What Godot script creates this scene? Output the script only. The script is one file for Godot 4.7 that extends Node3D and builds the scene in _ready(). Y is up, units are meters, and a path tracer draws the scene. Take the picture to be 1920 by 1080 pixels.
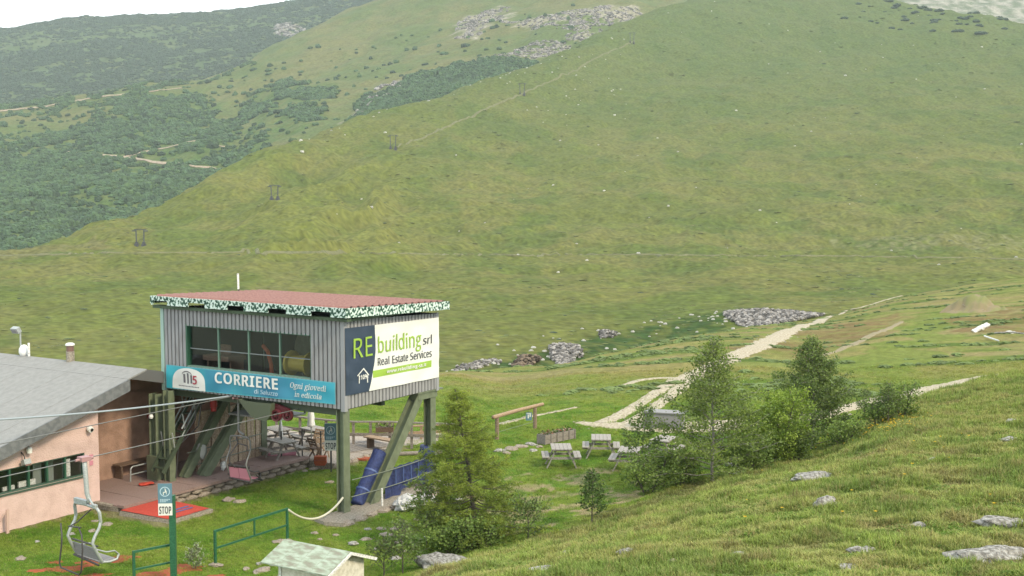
extends Node3D
# A mountain chairlift station on a grassy plateau, hut, terrace, trees and alpine slopes behind.

const FPX := 2380.0                       # focal length of the photograph in its own pixels (1920 wide)
const EYE := Vector3(0, 10.33, 0)
const PITCH := -0.0795870139
const TURN := -0.5619960                  # how the station and the hut stand to the view
const ORIGIN := Vector3(-5.233, 0, -39.223)

const NEAR_T = [-0.5714, -0.4034, -0.2269, -0.1345, -0.0546, 0.0, 0.0588, 0.1218, 0.1849, 0.2479, 0.3109, 0.4034, 0.5714]
const NEAR = [
	[2, 5, 10, 2.5, 24, 0.5, 31, 0, 40, 0, 52, 0, 60, -0.4, 70, -1.5, 90, -7, 120, -13],
	[2, 5, 10, 2.5, 22, 0.5, 28, 0, 36, 0, 52, 0, 60, -0.4, 70, -1.5, 90, -7, 120, -13],
	[2, 5.5, 12, 3, 24, 0.6, 30, 0, 36, 0, 52, 0, 62, -0.2, 74, -1.2, 95, -7, 120, -12],
	[2, 6, 14, 3.5, 25, 1.2, 31, 0.05, 36, 0, 52, 0, 64, -0.3, 78, -1.6, 100, -7, 122, -11],
	[2, 6.5, 16, 4, 27, 1.9, 32.5, 0.44, 36, 0.05, 51, -0.05, 66, -0.3, 88, -2.6, 106, -8, 128, -11],
	[2, 7, 18, 4.2, 27, 2.15, 34.5, 0.43, 38.5, 0.05, 52, -0.1, 70, -0.9, 100, -4.06, 120, -10, 142, -13],
	[2, 7.2, 20, 4.1, 28, 2.2, 37, 0.36, 41.5, 0.05, 54, -0.1, 74, -0.7, 115, -5.68, 137, -11, 162, -14],
	[2, 7.4, 20, 4.2, 30, 2.25, 40.5, 0.42, 45, 0.1, 58, -0.05, 80, -0.7, 130, -5.66, 152, -11, 182, -14],
	[2, 7.6, 20, 4.3, 31, 2.6, 43.5, 0.48, 48, 0.1, 61, 0, 90, -1, 145, -6.03, 167, -11, 202, -13],
	[2, 7.8, 19.5, 4.5, 32, 2.85, 49, 0.23, 53.5, 0.1, 66, -0.1, 102, -1.9, 165, -6.81, 188, -11, 222, -13],
	[2, 8, 19, 4.6, 33, 3.2, 55, 0.79, 60, 0.15, 74, -0.15, 117, -2.1, 180, -5.24, 204, -9.5, 237, -11],
	[2, 8.2, 19, 4.7, 35, 3.4, 63, 0.94, 69, 0.3, 82, -0.05, 125, -1.5, 192, -3.44, 217, -7.5, 250, -10],
	[2, 8.4, 19, 5, 38, 4.2, 68, 2.4, 76, 1, 90, 0.5, 130, 0, 205, 0, 232, -5, 262, -8],
]
const HILL_T = [-0.5714, -0.4034, -0.2929, -0.187, -0.0937, 0.008, 0.0945, 0.2017, 0.3235, 0.4034, 0.5714]
const HILL = [
	[118, -16, 240, -17, 370, -14.18, 390, -15.8, 410, -15.6, 430, -16, 520, -50],
	[108, -14.5, 250, -17, 415, -12.96, 432, -13, 452, -12.94, 470, -12.88, 560, -45],
	[108, -14, 245, -16.5, 430, -12.17, 478, -10.86, 528, -6.65, 580, -2.48, 690, -28],
	[108, -13, 235, -16, 440, -12.51, 535, -4.18, 620, 8.56, 715, 32.12, 820, 5],
	[112, -12.5, 225, -15.5, 445, -13.14, 575, 1.48, 705, 27.13, 840, 60.65, 960, 38],
	[128, -14.5, 205, -15, 450, -13.79, 630, 8.8, 820, 50.29, 1000, 100.36, 1130, 78],
	[150, -15.5, 205, -15.5, 450, -13.98, 690, 19.59, 960, 83.7, 1220, 168.21, 1360, 145],
	[180, -14.5, 232, -13.87, 440, -13.81, 710, 24.29, 1020, 103.41, 1400, 224.07, 1550, 205],
	[205, -12, 250, -13.31, 430, -13.62, 690, 24.76, 960, 91.22, 1300, 187.06, 1450, 150],
	[220, -11, 258, -12.65, 420, -13.59, 660, 21.39, 900, 77.63, 1200, 158.75, 1350, 110],
	[232, -9, 270, -11.2, 410, -11.99, 600, 15.38, 800, 55.28, 1050, 114.79, 1200, 80],
]
const MID_T = [-0.5714, -0.4034, -0.3193, -0.2269, -0.1681, -0.1092, 0.0, 0.1008, 0.2185, 0.3235, 0.4034, 0.5714]
const MID = [
	[640, -48, 880, -4.32, 1140, 41.29, 1400, 89.57, 1620, 60],
	[630, -42, 860, -2.19, 1110, 40.47, 1400, 94.2, 1620, 70],
	[680, -36, 880, 5.99, 1130, 50.4, 1430, 112.54, 1650, 85],
	[760, -10, 950, 25.46, 1200, 72.29, 1500, 140.43, 1720, 110],
	[850, 20, 1010, 53.27, 1310, 113.69, 1650, 200.21, 1870, 160],
	[930, 50, 1080, 77.71, 1400, 150.76, 1750, 260.38, 1970, 220],
	[1080, 90, 1220, 127.69, 1480, 206.09, 1800, 314.44, 2020, 280],
	[1330, 145, 1430, 199.48, 1620, 270.85, 1900, 362.17, 2100, 320],
	[1480, 150, 1560, 203.91, 1720, 251.89, 1900, 292.67, 2100, 240],
	[1400, 110, 1600, 195.77, 1800, 252.09, 2000, 315.68, 2200, 230],
	[1300, 80, 1500, 168.8, 1750, 231.07, 2000, 323.82, 2200, 230],
	[1150, 50, 1400, 143.85, 1700, 207.36, 2000, 307.53, 2200, 230],
]
const FAR_T = [-0.5714, -0.4034, -0.3613, -0.3151, -0.2731, -0.2395, -0.2059, -0.1681, -0.1092, 0.0, 0.2269, 0.5714]
const FAR = [
	[1650, 30, 2000, 143.38, 2550, 279.72, 2900, 200],
	[1650, 40, 2000, 176.38, 2550, 310.05, 2900, 250],
	[1650, 50, 2020, 186.36, 2580, 331.54, 2900, 260],
	[1680, 60, 2050, 201.63, 2600, 345.73, 2950, 270],
	[1700, 70, 2100, 214.93, 2620, 351.52, 2950, 280],
	[1740, 90, 2120, 229.94, 2640, 358.44, 2970, 290],
	[1800, 110, 2150, 246.29, 2670, 372.22, 2990, 295],
	[1860, 130, 2180, 262.99, 2700, 392.82, 3000, 300],
	[1960, 170, 2250, 298.74, 2750, 423.46, 3050, 320],
	[2000, 200, 2300, 342.73, 2800, 460.62, 3100, 330],
	[2000, 200, 2300, 342.73, 2800, 472, 3100, 330],
	[2000, 200, 2300, 342.73, 2800, 472, 3100, 330],
]

# ------------------------------------------------------------------ shapes
class Shape:
	var v := PackedVector3Array()
	var f := PackedInt32Array()
	var c := PackedColorArray()
	var tint := Color(1, 1, 1)
	var smooth := false
	func put(p: Vector3) -> int:
		v.push_back(p)
		c.push_back(tint)
		return v.size() - 1
	func tri(a: Vector3, b: Vector3, d: Vector3) -> void:
		var n := v.size()
		put(a); put(b); put(d)
		f.append_array(PackedInt32Array([n, n + 1, n + 2]))
	func quad(a: Vector3, b: Vector3, d: Vector3, e: Vector3) -> void:
		var n := v.size()
		put(a); put(b); put(d); put(e)
		f.append_array(PackedInt32Array([n, n + 1, n + 2, n, n + 2, n + 3]))
	func hexa(p: Array) -> void:            # eight corners: bottom four, then top four, both counter-clockwise from above
		var n := v.size()
		for q in p: put(q)
		for t in [[0, 1, 2], [0, 2, 3], [4, 6, 5], [4, 7, 6], [0, 5, 1], [0, 4, 5], [1, 6, 2], [1, 5, 6], [2, 7, 3], [2, 6, 7], [3, 4, 0], [3, 7, 4]]:
			f.append_array(PackedInt32Array([n + t[0], n + t[1], n + t[2]]))
	func box(a: Vector3, b: Vector3) -> void:   # two opposite corners
		var lo := Vector3(minf(a.x, b.x), minf(a.y, b.y), minf(a.z, b.z))
		var hi := Vector3(maxf(a.x, b.x), maxf(a.y, b.y), maxf(a.z, b.z))
		hexa([Vector3(lo.x, lo.y, hi.z), Vector3(hi.x, lo.y, hi.z), Vector3(hi.x, lo.y, lo.z), Vector3(lo.x, lo.y, lo.z), Vector3(lo.x, hi.y, hi.z), Vector3(hi.x, hi.y, hi.z), Vector3(hi.x, hi.y, lo.z), Vector3(lo.x, hi.y, lo.z)])
	func cube(m: Vector3, s: Vector3, turn := Basis()) -> void:
		var h := s / 2
		var p := []
		for q in [Vector3(-h.x, -h.y, h.z), Vector3(h.x, -h.y, h.z), Vector3(h.x, -h.y, -h.z), Vector3(-h.x, -h.y, -h.z), Vector3(-h.x, h.y, h.z), Vector3(h.x, h.y, h.z), Vector3(h.x, h.y, -h.z), Vector3(-h.x, h.y, -h.z)]:
			p.append(m + turn * q)
		hexa(p)
	func beam(a: Vector3, b: Vector3, w: float, h: float, up := Vector3.UP) -> void:
		var z := (b - a).normalized()
		var x := up.cross(z).normalized()
		var y := z.cross(x)
		var p := []
		for s in [[-1, -1, 0], [1, -1, 0], [1, -1, 1], [-1, -1, 1], [-1, 1, 0], [1, 1, 0], [1, 1, 1], [-1, 1, 1]]:
			p.append((b if s[2] else a) + x * (w / 2 * s[0]) + y * (h / 2 * s[1]))
		hexa(p)
	func tube(pts: Array, r: float, r2 := -1.0, seg := 7) -> void:
		var n := v.size()
		var m: int = pts.size()
		if r2 < 0.0: r2 = r
		var side := Vector3.ZERO
		for i in m:
			var dir: Vector3 = (pts[mini(i + 1, m - 1)] - pts[maxi(i - 1, 0)]).normalized()
			if side == Vector3.ZERO:
				side = dir.cross(Vector3.UP if absf(dir.y) < 0.9 else Vector3.RIGHT).normalized()
			side = (side - dir * side.dot(dir)).normalized()
			var other := dir.cross(side)
			var rr := lerpf(r, r2, float(i) / maxf(m - 1, 1))
			for k in seg:
				var a := TAU * k / seg
				put(pts[i] + (side * cos(a) + other * sin(a)) * rr)
		for i in m - 1:
			for k in seg:
				var a := n + i * seg + k
				var b := n + i * seg + (k + 1) % seg
				f.append_array(PackedInt32Array([a, b, a + seg, b, b + seg, a + seg]))
		for e in 2:
			var at := put(pts[0] if e == 0 else pts[m - 1])
			var o := n + (0 if e == 0 else (m - 1) * seg)
			for k in seg:
				f.append_array(PackedInt32Array([at, o + (k + 1) % seg, o + k] if e == 0 else [at, o + k, o + (k + 1) % seg]))
	func lathe(at: Vector3, rings: Array, seg := 12, turn := Basis()) -> void:   # rings of [radius, height]
		var n := v.size()
		for r in rings:
			for k in seg:
				var a := TAU * k / seg
				put(at + turn * Vector3(cos(a) * r[0], r[1], sin(a) * r[0]))
		for i in rings.size() - 1:
			for k in seg:
				var a := n + i * seg + k
				var b := n + i * seg + (k + 1) % seg
				f.append_array(PackedInt32Array([a, a + seg, b, b, a + seg, b + seg]))
	func grid(nu: int, nv: int, pts: PackedVector3Array) -> void:
		var n := v.size()
		for p in pts: put(p)
		for i in nu - 1:
			for j in nv - 1:
				var a := n + i * nv + j
				f.append_array(PackedInt32Array([a, a + 1, a + nv, a + 1, a + nv + 1, a + nv]))
	func blob(at: Vector3, r: Vector3, rough: float, rnd: RandomNumberGenerator, nu := 10, nv := 6, turn := Basis()) -> void:
		var no := FastNoiseLite.new()
		no.seed = rnd.randi() % 100000
		no.frequency = 0.9
		no.fractal_octaves = 3
		var n := v.size()
		for j in nv + 1:
			for i in nu:
				var th := PI * j / nv
				var ph := TAU * (i + 0.5 * (j % 2)) / nu
				var d := Vector3(sin(th) * cos(ph), cos(th), sin(th) * sin(ph))
				var k := 1.0 + rough * no.get_noise_3d(d.x, d.y, d.z) * 2.0
				put(at + turn * (d * r * k))
		for j in nv:
			for i in nu:
				var a := n + j * nu + i
				var b := n + j * nu + (i + 1) % nu
				f.append_array(PackedInt32Array([a, b, a + nu, b, b + nu, a + nu]))
	func add(m: ArrayMesh, t: Transform3D) -> void:
		for s in m.get_surface_count():
			var arr := m.surface_get_arrays(s)
			var n := v.size()
			for p in arr[Mesh.ARRAY_VERTEX]: put(t * p)
			for k in arr[Mesh.ARRAY_INDEX]: f.push_back(n + k)
	func mesh(off := Vector3.ZERO) -> ArrayMesh:
		var arr := []
		arr.resize(Mesh.ARRAY_MAX)
		var q := v
		if off != Vector3.ZERO:
			q = PackedVector3Array()
			q.resize(v.size())
			for i in v.size(): q[i] = v[i] - off
		arr[Mesh.ARRAY_VERTEX] = q
		arr[Mesh.ARRAY_INDEX] = f
		arr[Mesh.ARRAY_COLOR] = c
		if smooth:
			var n := PackedVector3Array()
			n.resize(v.size())
			for t in range(0, f.size(), 3):
				var x := (v[f[t + 2]] - v[f[t]]).cross(v[f[t + 1]] - v[f[t]])
				n[f[t]] += x; n[f[t + 1]] += x; n[f[t + 2]] += x
			for i in n.size(): n[i] = n[i].normalized()
			arr[Mesh.ARRAY_NORMAL] = n
		var m := ArrayMesh.new()
		m.add_surface_from_arrays(Mesh.PRIMITIVE_TRIANGLES, arr)
		return m


# ------------------------------------------------------------------ terrain
class Sheet:                                # heights over (sideways slope, depth) from a table of profiles
	var n := 340
	var t0 := -0.62
	var t1 := 0.62
	var k := 0
	var d := PackedFloat32Array()
	var h := PackedFloat32Array()
	var m := PackedFloat32Array()
	func _init(ts: Array, rows: Array) -> void:
		k = rows[0].size() / 2
		d.resize(n * k); h.resize(n * k); m.resize(n * k)
		for i in n:
			var t := clampf(lerpf(t0, t1, float(i) / (n - 1)), ts[0], ts[-1])
			var s := 0
			while s < ts.size() - 2 and t > ts[s + 1]: s += 1
			var u: float = (t - ts[s]) / (ts[s + 1] - ts[s])
			for q in k * 2:
				var p1: float = rows[s][q]
				var p2: float = rows[s + 1][q]
				var g: float = ts[s + 1] - ts[s]
				var m1 := (p2 - p1) / g
				var m2 := m1
				if s > 0: m1 = slope((rows[s][q] - rows[s - 1][q]) / (ts[s] - ts[s - 1]), m1)
				if s < ts.size() - 2: m2 = slope(m2, (rows[s + 2][q] - p2) / (ts[s + 2] - ts[s + 1]))
				var x := hermite(p1, p2, m1 * g, m2 * g, u)
				if q % 2 == 0: d[i * k + q / 2] = x
				else: h[i * k + q / 2] = x
			for q in k:
				var a := i * k + q
				if q == 0: m[a] = (h[a + 1] - h[a]) / (d[a + 1] - d[a])
				elif q == k - 1: m[a] = (h[a] - h[a - 1]) / (d[a] - d[a - 1])
				else: m[a] = slope((h[a] - h[a - 1]) / (d[a] - d[a - 1]), (h[a + 1] - h[a]) / (d[a + 1] - d[a]))
	func slope(a: float, b: float) -> float:
		return 0.0 if a * b <= 0.0 else 2.0 * a * b / (a + b)
	func hermite(p1: float, p2: float, m1: float, m2: float, u: float) -> float:
		var u2 := u * u
		var u3 := u2 * u
		return p1 * (2 * u3 - 3 * u2 + 1) + m1 * (u3 - 2 * u2 + u) + p2 * (3 * u2 - 2 * u3) + m2 * (u3 - u2)
	func in_column(i: int, x: float) -> float:
		var a := i * k
		if x <= d[a]: return h[a] + m[a] * (x - d[a])
		var s := a
		while s < a + k - 2 and x > d[s + 1]: s += 1
		var g := d[s + 1] - d[s]
		if x > d[s + 1]: return h[s + 1] + m[s + 1] * (x - d[s + 1])
		return hermite(h[s], h[s + 1], m[s] * g, m[s + 1] * g, (x - d[s]) / g)
	func height(x: float, z: float) -> float:
		var q := clampf((x / maxf(-z, 0.5) - t0) / (t1 - t0), 0, 1) * (n - 1)
		var i := mini(int(q), n - 2)
		return lerpf(in_column(i, -z), in_column(i + 1, -z), q - i)
	func knot(t: float, s: int) -> float:
		var q := clampf((t - t0) / (t1 - t0), 0, 1) * (n - 1)
		var i := mini(int(q), n - 2)
		return lerpf(d[i * k + s], d[(i + 1) * k + s], q - i)


var sheets := []
var noise_a := FastNoiseLite.new()          # plain noise, one unit per feature
var noise_b := FastNoiseLite.new()          # three octaves
var noise_r := FastNoiseLite.new()          # ridged
var fold_dir := Vector2(0.17, -0.985)
var bounds := {}
var areas := {}                             # name -> polygon on the ground (x, z)

func na(x: float, z: float) -> float: return noise_a.get_noise_2d(x, z)
func nb(x: float, z: float) -> float: return noise_b.get_noise_2d(x, z)

func ground_at(id: int, x: float, z: float) -> float:
	var s: Sheet = sheets[id]
	var y := s.height(x, z)
	var d := -z
	if id == 0:
		var wild := smoothstep(62.0, 90.0, d)
		y += 0.02 * na(x * 1.4, z * 1.4)
		if d > 36.0 and d < 50.0 and x < -6.0:
			var q := to_st(Vector3(x, 0, z))
			y -= 0.17 * smoothstep(-4.2, -5.7, q.x) * smoothstep(1.9, 1.2, q.z) * smoothstep(-6.4, -5.6, q.z)
		var fg := smoothstep(0.1, 0.8, y) * (1.0 - wild)
		y += fg * (0.10 * nb(x * 0.5, z * 0.5) + 0.05 * na(x * 1.7 + 40, z * 1.7))
		y += wild * (0.22 * nb(x * 0.06 + 7, z * 0.06) + 0.05 * na(x * 0.3, z * 0.3))
	elif id == 1:
		var far := smoothstep(180.0, 500.0, d)
		y += nb(x * 0.012 + 3, z * 0.012) * lerpf(0.6, 4.0, far) + na(x * 0.05, z * 0.05) * lerpf(0.2, 1.3, far) + na(x * 0.16 + 9, z * 0.16) * lerpf(0.1, 0.5, far)
		var w := fold_at(x, z)
		y += w.x * 7.5 * w.y
	elif id == 2:
		y += nb(x * 0.006, z * 0.006) * 7.0 + na(x * 0.03, z * 0.03) * 2.0
	else:
		y += nb(x * 0.004 + 50, z * 0.004) * 9.0 + na(x * 0.02, z * 0.02) * 2.5
	return y

func fold_at(x: float, z: float) -> Vector2:         # the furrows above the station: how much, and how high
	var d := -z
	var t := x / d
	var w := smoothstep(-0.25, -0.17, t) * (1.0 - smoothstep(-0.11, -0.05, t)) * smoothstep(280.0, 420.0, d) * (1.0 - smoothstep(610.0, 740.0, d))
	if w <= 0.0: return Vector2.ZERO
	var across := x * fold_dir.y - z * fold_dir.x
	var along := x * fold_dir.x + z * fold_dir.y
	return Vector2(w, noise_r.get_noise_2d(across * 0.014 + 0.3 * nb(x * 0.01, z * 0.01), along * 0.0024))

func look(px: float, py: float) -> Vector3:          # direction through a pixel of the photograph
	return Basis(Vector3.RIGHT, PITCH) * Vector3((px - 960.0) / FPX, -(py - 540.0) / FPX, -1.0)

func hit(px: float, py: float, id := 0, from := 12.0) -> Vector3:   # where that line of sight meets the ground
	var r := look(px, py)
	r /= -r.z
	var d := from
	var limit: float = 320.0 if id == 0 else 3200.0
	while d < limit:
		var step := d * 0.012
		var p := EYE + r * (d + step)
		if p.y < ground_at(id, p.x, p.z):
			var a := d
			var b := d + step
			for i in 14:
				var c := (a + b) / 2
				p = EYE + r * c
				if p.y < ground_at(id, p.x, p.z): b = c
				else: a = c
			p = EYE + r * b
			return Vector3(p.x, ground_at(id, p.x, p.z), p.z)
		d += step
	print("no ground at ", px, " ", py, " sheet ", id)
	return EYE + r * limit

func level(px: float, py: float, h: float) -> Vector3:
	var r := look(px, py)
	return EYE + r * ((h - EYE.y) / r.y)

func area(called: String, id: int, px: Array, from := 12.0) -> void:
	var a := PackedVector2Array()
	for i in range(0, px.size(), 2):
		var p := hit(px[i], px[i + 1], id, from)
		a.push_back(Vector2(p.x, p.z))
	areas[called] = a
	var box := Rect2(a[0], Vector2.ZERO)
	for p in a: box = box.expand(p)
	bounds[called] = box

func within(called: String, x: float, z: float, wobble := 0.0, size := 1.0) -> bool:
	var p := Vector2(x, z)
	if not (bounds[called] as Rect2).grow(wobble).has_point(p): return false
	if wobble > 0.0:
		p += Vector2(nb(x / size, z / size + 31.0), nb(x / size + 77.0, z / size)) * wobble
	return Geometry2D.is_point_in_polygon(p, areas[called])


# ------------------------------------------------------------------ things
var counts := {}
var base := Vector3.ZERO                    # where the thing under construction stands, in the frame its parts are written in
var rnd := RandomNumberGenerator.new()

func numbered(called: String) -> String:
	var k: int = counts.get(called, 0)
	counts[called] = k + 1
	return called if k == 0 else "%s_%03d" % [called, k]

func tag(o: Node, label: String, category: String, group := "") -> Node:
	o.set_meta("label", label)
	o.set_meta("category", category)
	if group: o.set_meta("group", group)
	return o

func st(a: float, h: float, b: float) -> Vector3:     # station axes to the world
	return ORIGIN + Basis(Vector3.UP, TURN) * Vector3(a, h, b)

func to_st(p: Vector3) -> Vector3:
	return Basis(Vector3.UP, -TURN) * (p - ORIGIN)

func thing(called: String, label: String, category: String, at: Vector3, turn := 0.0, group := "") -> Node3D:
	var o := Node3D.new()
	o.name = numbered(called)
	add_child(o, true)
	o.position = at
	o.rotation.y = turn
	base = Vector3.ZERO
	tag(o, label, category, group)
	return o

func sthing(called: String, label: String, category: String, a: float, h: float, b: float, group := "") -> Node3D:
	var o := thing(called, label, category, st(a, h, b), TURN, group)
	base = Vector3(a, h, b)
	return o

func part(called: String, s: Shape, m: Material, parent: Node, at := Vector3.ZERO) -> MeshInstance3D:
	var o := MeshInstance3D.new()
	o.name = called
	o.mesh = s.mesh(base if at == Vector3.ZERO else at)
	o.material_override = m
	parent.add_child(o, true)
	return o

func put_mesh(called: String, mesh: Mesh, m: Material, parent: Node, t := Transform3D()) -> MeshInstance3D:
	var o := MeshInstance3D.new()
	o.name = called
	o.mesh = mesh
	o.material_override = m
	o.transform = t
	parent.add_child(o, true)
	return o

func single(called: String, label: String, category: String, s: Shape, m: Material, at: Vector3, turn := 0.0, group := "") -> MeshInstance3D:
	var o := MeshInstance3D.new()
	o.name = numbered(called)
	o.mesh = s.mesh()
	o.material_override = m
	o.position = at
	o.rotation.y = turn
	add_child(o, true)
	tag(o, label, category, group)
	return o

func scatter(called: String, mesh: Mesh, m: Material, where: Array, tints: Array, parent: Node = self) -> MultiMeshInstance3D:
	var mm := MultiMesh.new()
	mm.transform_format = MultiMesh.TRANSFORM_3D
	mm.use_colors = true
	mm.mesh = mesh
	mm.instance_count = where.size()
	for i in where.size():
		mm.set_instance_transform(i, where[i])
		mm.set_instance_color(i, tints[i])
	var o := MultiMeshInstance3D.new()
	o.name = called if parent != self else numbered(called)
	o.multimesh = mm
	o.material_override = m
	o.set_meta("kind", "stuff")
	parent.add_child(o, true)
	return o


# ------------------------------------------------------------------ materials
var M := {}
var relief: NoiseTexture2D

func lin(r: float, g: float, b: float, a := 1.0) -> Color:
	var c := Color(r, g, b).linear_to_srgb()
	c.a = a
	return c

func plain(r: float, g: float, b: float, rough := 0.8, metal := 0.0) -> StandardMaterial3D:
	var m := StandardMaterial3D.new()
	m.albedo_color = lin(r, g, b)
	m.roughness = rough
	m.metallic = metal
	m.vertex_color_use_as_albedo = true
	return m

func noise_tex(stops: Array, freq: float, seed_: int, octaves := 4, size := 512, normal := false, warp := 0.0) -> NoiseTexture2D:
	var n := FastNoiseLite.new()
	n.seed = seed_
	n.noise_type = FastNoiseLite.TYPE_SIMPLEX_SMOOTH
	n.frequency = freq
	n.fractal_octaves = octaves
	if warp > 0.0:
		n.domain_warp_enabled = true
		n.domain_warp_amplitude = warp
		n.domain_warp_frequency = freq
	var t := NoiseTexture2D.new()
	t.width = size
	t.height = size
	t.seamless = true
	t.noise = n
	if normal:
		t.as_normal_map = true
		t.bump_strength = 6.0
	elif stops.size():
		var g := Gradient.new()
		g.offsets = PackedFloat32Array()
		g.colors = PackedColorArray()
		var off := PackedFloat32Array()
		var col := PackedColorArray()
		for s in stops:
			off.push_back(s[0])
			col.push_back(lin(s[1], s[2], s[3]))
		g.offsets = off
		g.colors = col
		t.color_ramp = g
	return t

func worn(stops: Array, freq: float, scale: float, seed_: int, rough := 0.85, bump := 0.0, warp := 0.0, metal := 0.0) -> StandardMaterial3D:
	var m := plain(1, 1, 1, rough, metal)
	m.albedo_texture = noise_tex(stops, freq, seed_, 5, 512, false, warp)
	m.uv1_triplanar = true
	m.uv1_scale = Vector3.ONE * scale
	if bump > 0.0:
		m.heightmap_enabled = true
		if relief == null: relief = noise_tex([], 0.09, 501, 4, 512)
		m.heightmap_texture = relief
		m.heightmap_scale = bump
	return m

func lettering(text: String, fonts: String, weight: int, w: float, h: float, slant := 0.0) -> Shape:   # text filled into w x h, lower left at the origin
	var f := SystemFont.new()
	f.font_names = PackedStringArray([fonts])
	f.font_weight = weight
	var t := TextMesh.new()
	t.font = f
	t.text = text
	t.font_size = 64
	t.pixel_size = 0.01
	t.depth = 0.02
	t.curve_step = 1.5
	var arr := t.get_mesh_arrays()
	var vs: PackedVector3Array = arr[Mesh.ARRAY_VERTEX]
	var lo := vs[0]
	var hi := vs[0]
	for p in vs:
		lo = lo.min(p)
		hi = hi.max(p)
	var s := Shape.new()
	for p in vs:
		var x := (p.x - lo.x) / (hi.x - lo.x) * w
		var y := (p.y - lo.y) / (hi.y - lo.y) * h
		s.put(Vector3(x + slant * (y - h / 2), y, (p.z - lo.z) * 0.2))
	s.f = arr[Mesh.ARRAY_INDEX]
	return s


# ------------------------------------------------------------------ ground colours and sheets
var road_points := []
var bare := {}                              # cells of the middle hill that its tracks cross
var mask := PackedByteArray()               # where no grass grows, quarter-metre cells
const MX := 280
const MZ := 560

func cell(x: float, z: float) -> int:
	var i := int((x + 25.0) * 4.0)
	var j := int(-z * 4.0)
	return -1 if i < 0 or i >= MX or j < 0 or j >= MZ else j * MX + i

func block_disc(p: Vector3, r: float) -> void:
	var n := int(ceil(r * 4.0))
	for i in range(-n, n + 1):
		for j in range(-n, n + 1):
			if Vector2(i, j).length() <= r * 4.0:
				var q := cell(p.x + i * 0.25, p.z + j * 0.25)
				if q >= 0: mask[q] = 1

func block_st(a0: float, a1: float, b0: float, b1: float) -> void:
	var a := minf(a0, a1)
	while a <= maxf(a0, a1):
		var b := minf(b0, b1)
		while b <= maxf(b0, b1):
			var p := st(a, 0, b)
			var q := cell(p.x, p.z)
			if q >= 0: mask[q] = 1
			b += 0.15
		a += 0.15

func blocked(x: float, z: float) -> bool:
	var q := cell(x, z)
	return q >= 0 and mask[q] == 1

func dark_band(x: float, z: float) -> float: return nb(x * 0.045 + 80 + z * 0.03, z * 0.15)

func bare_soil(x: float, z: float) -> bool: return within("trodden", x, z, 2.0, 5.0) and nb(x * 0.45 + 4, z * 0.7) + 0.3 * na(x * 3.0, z * 3.0) > 0.05

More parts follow.
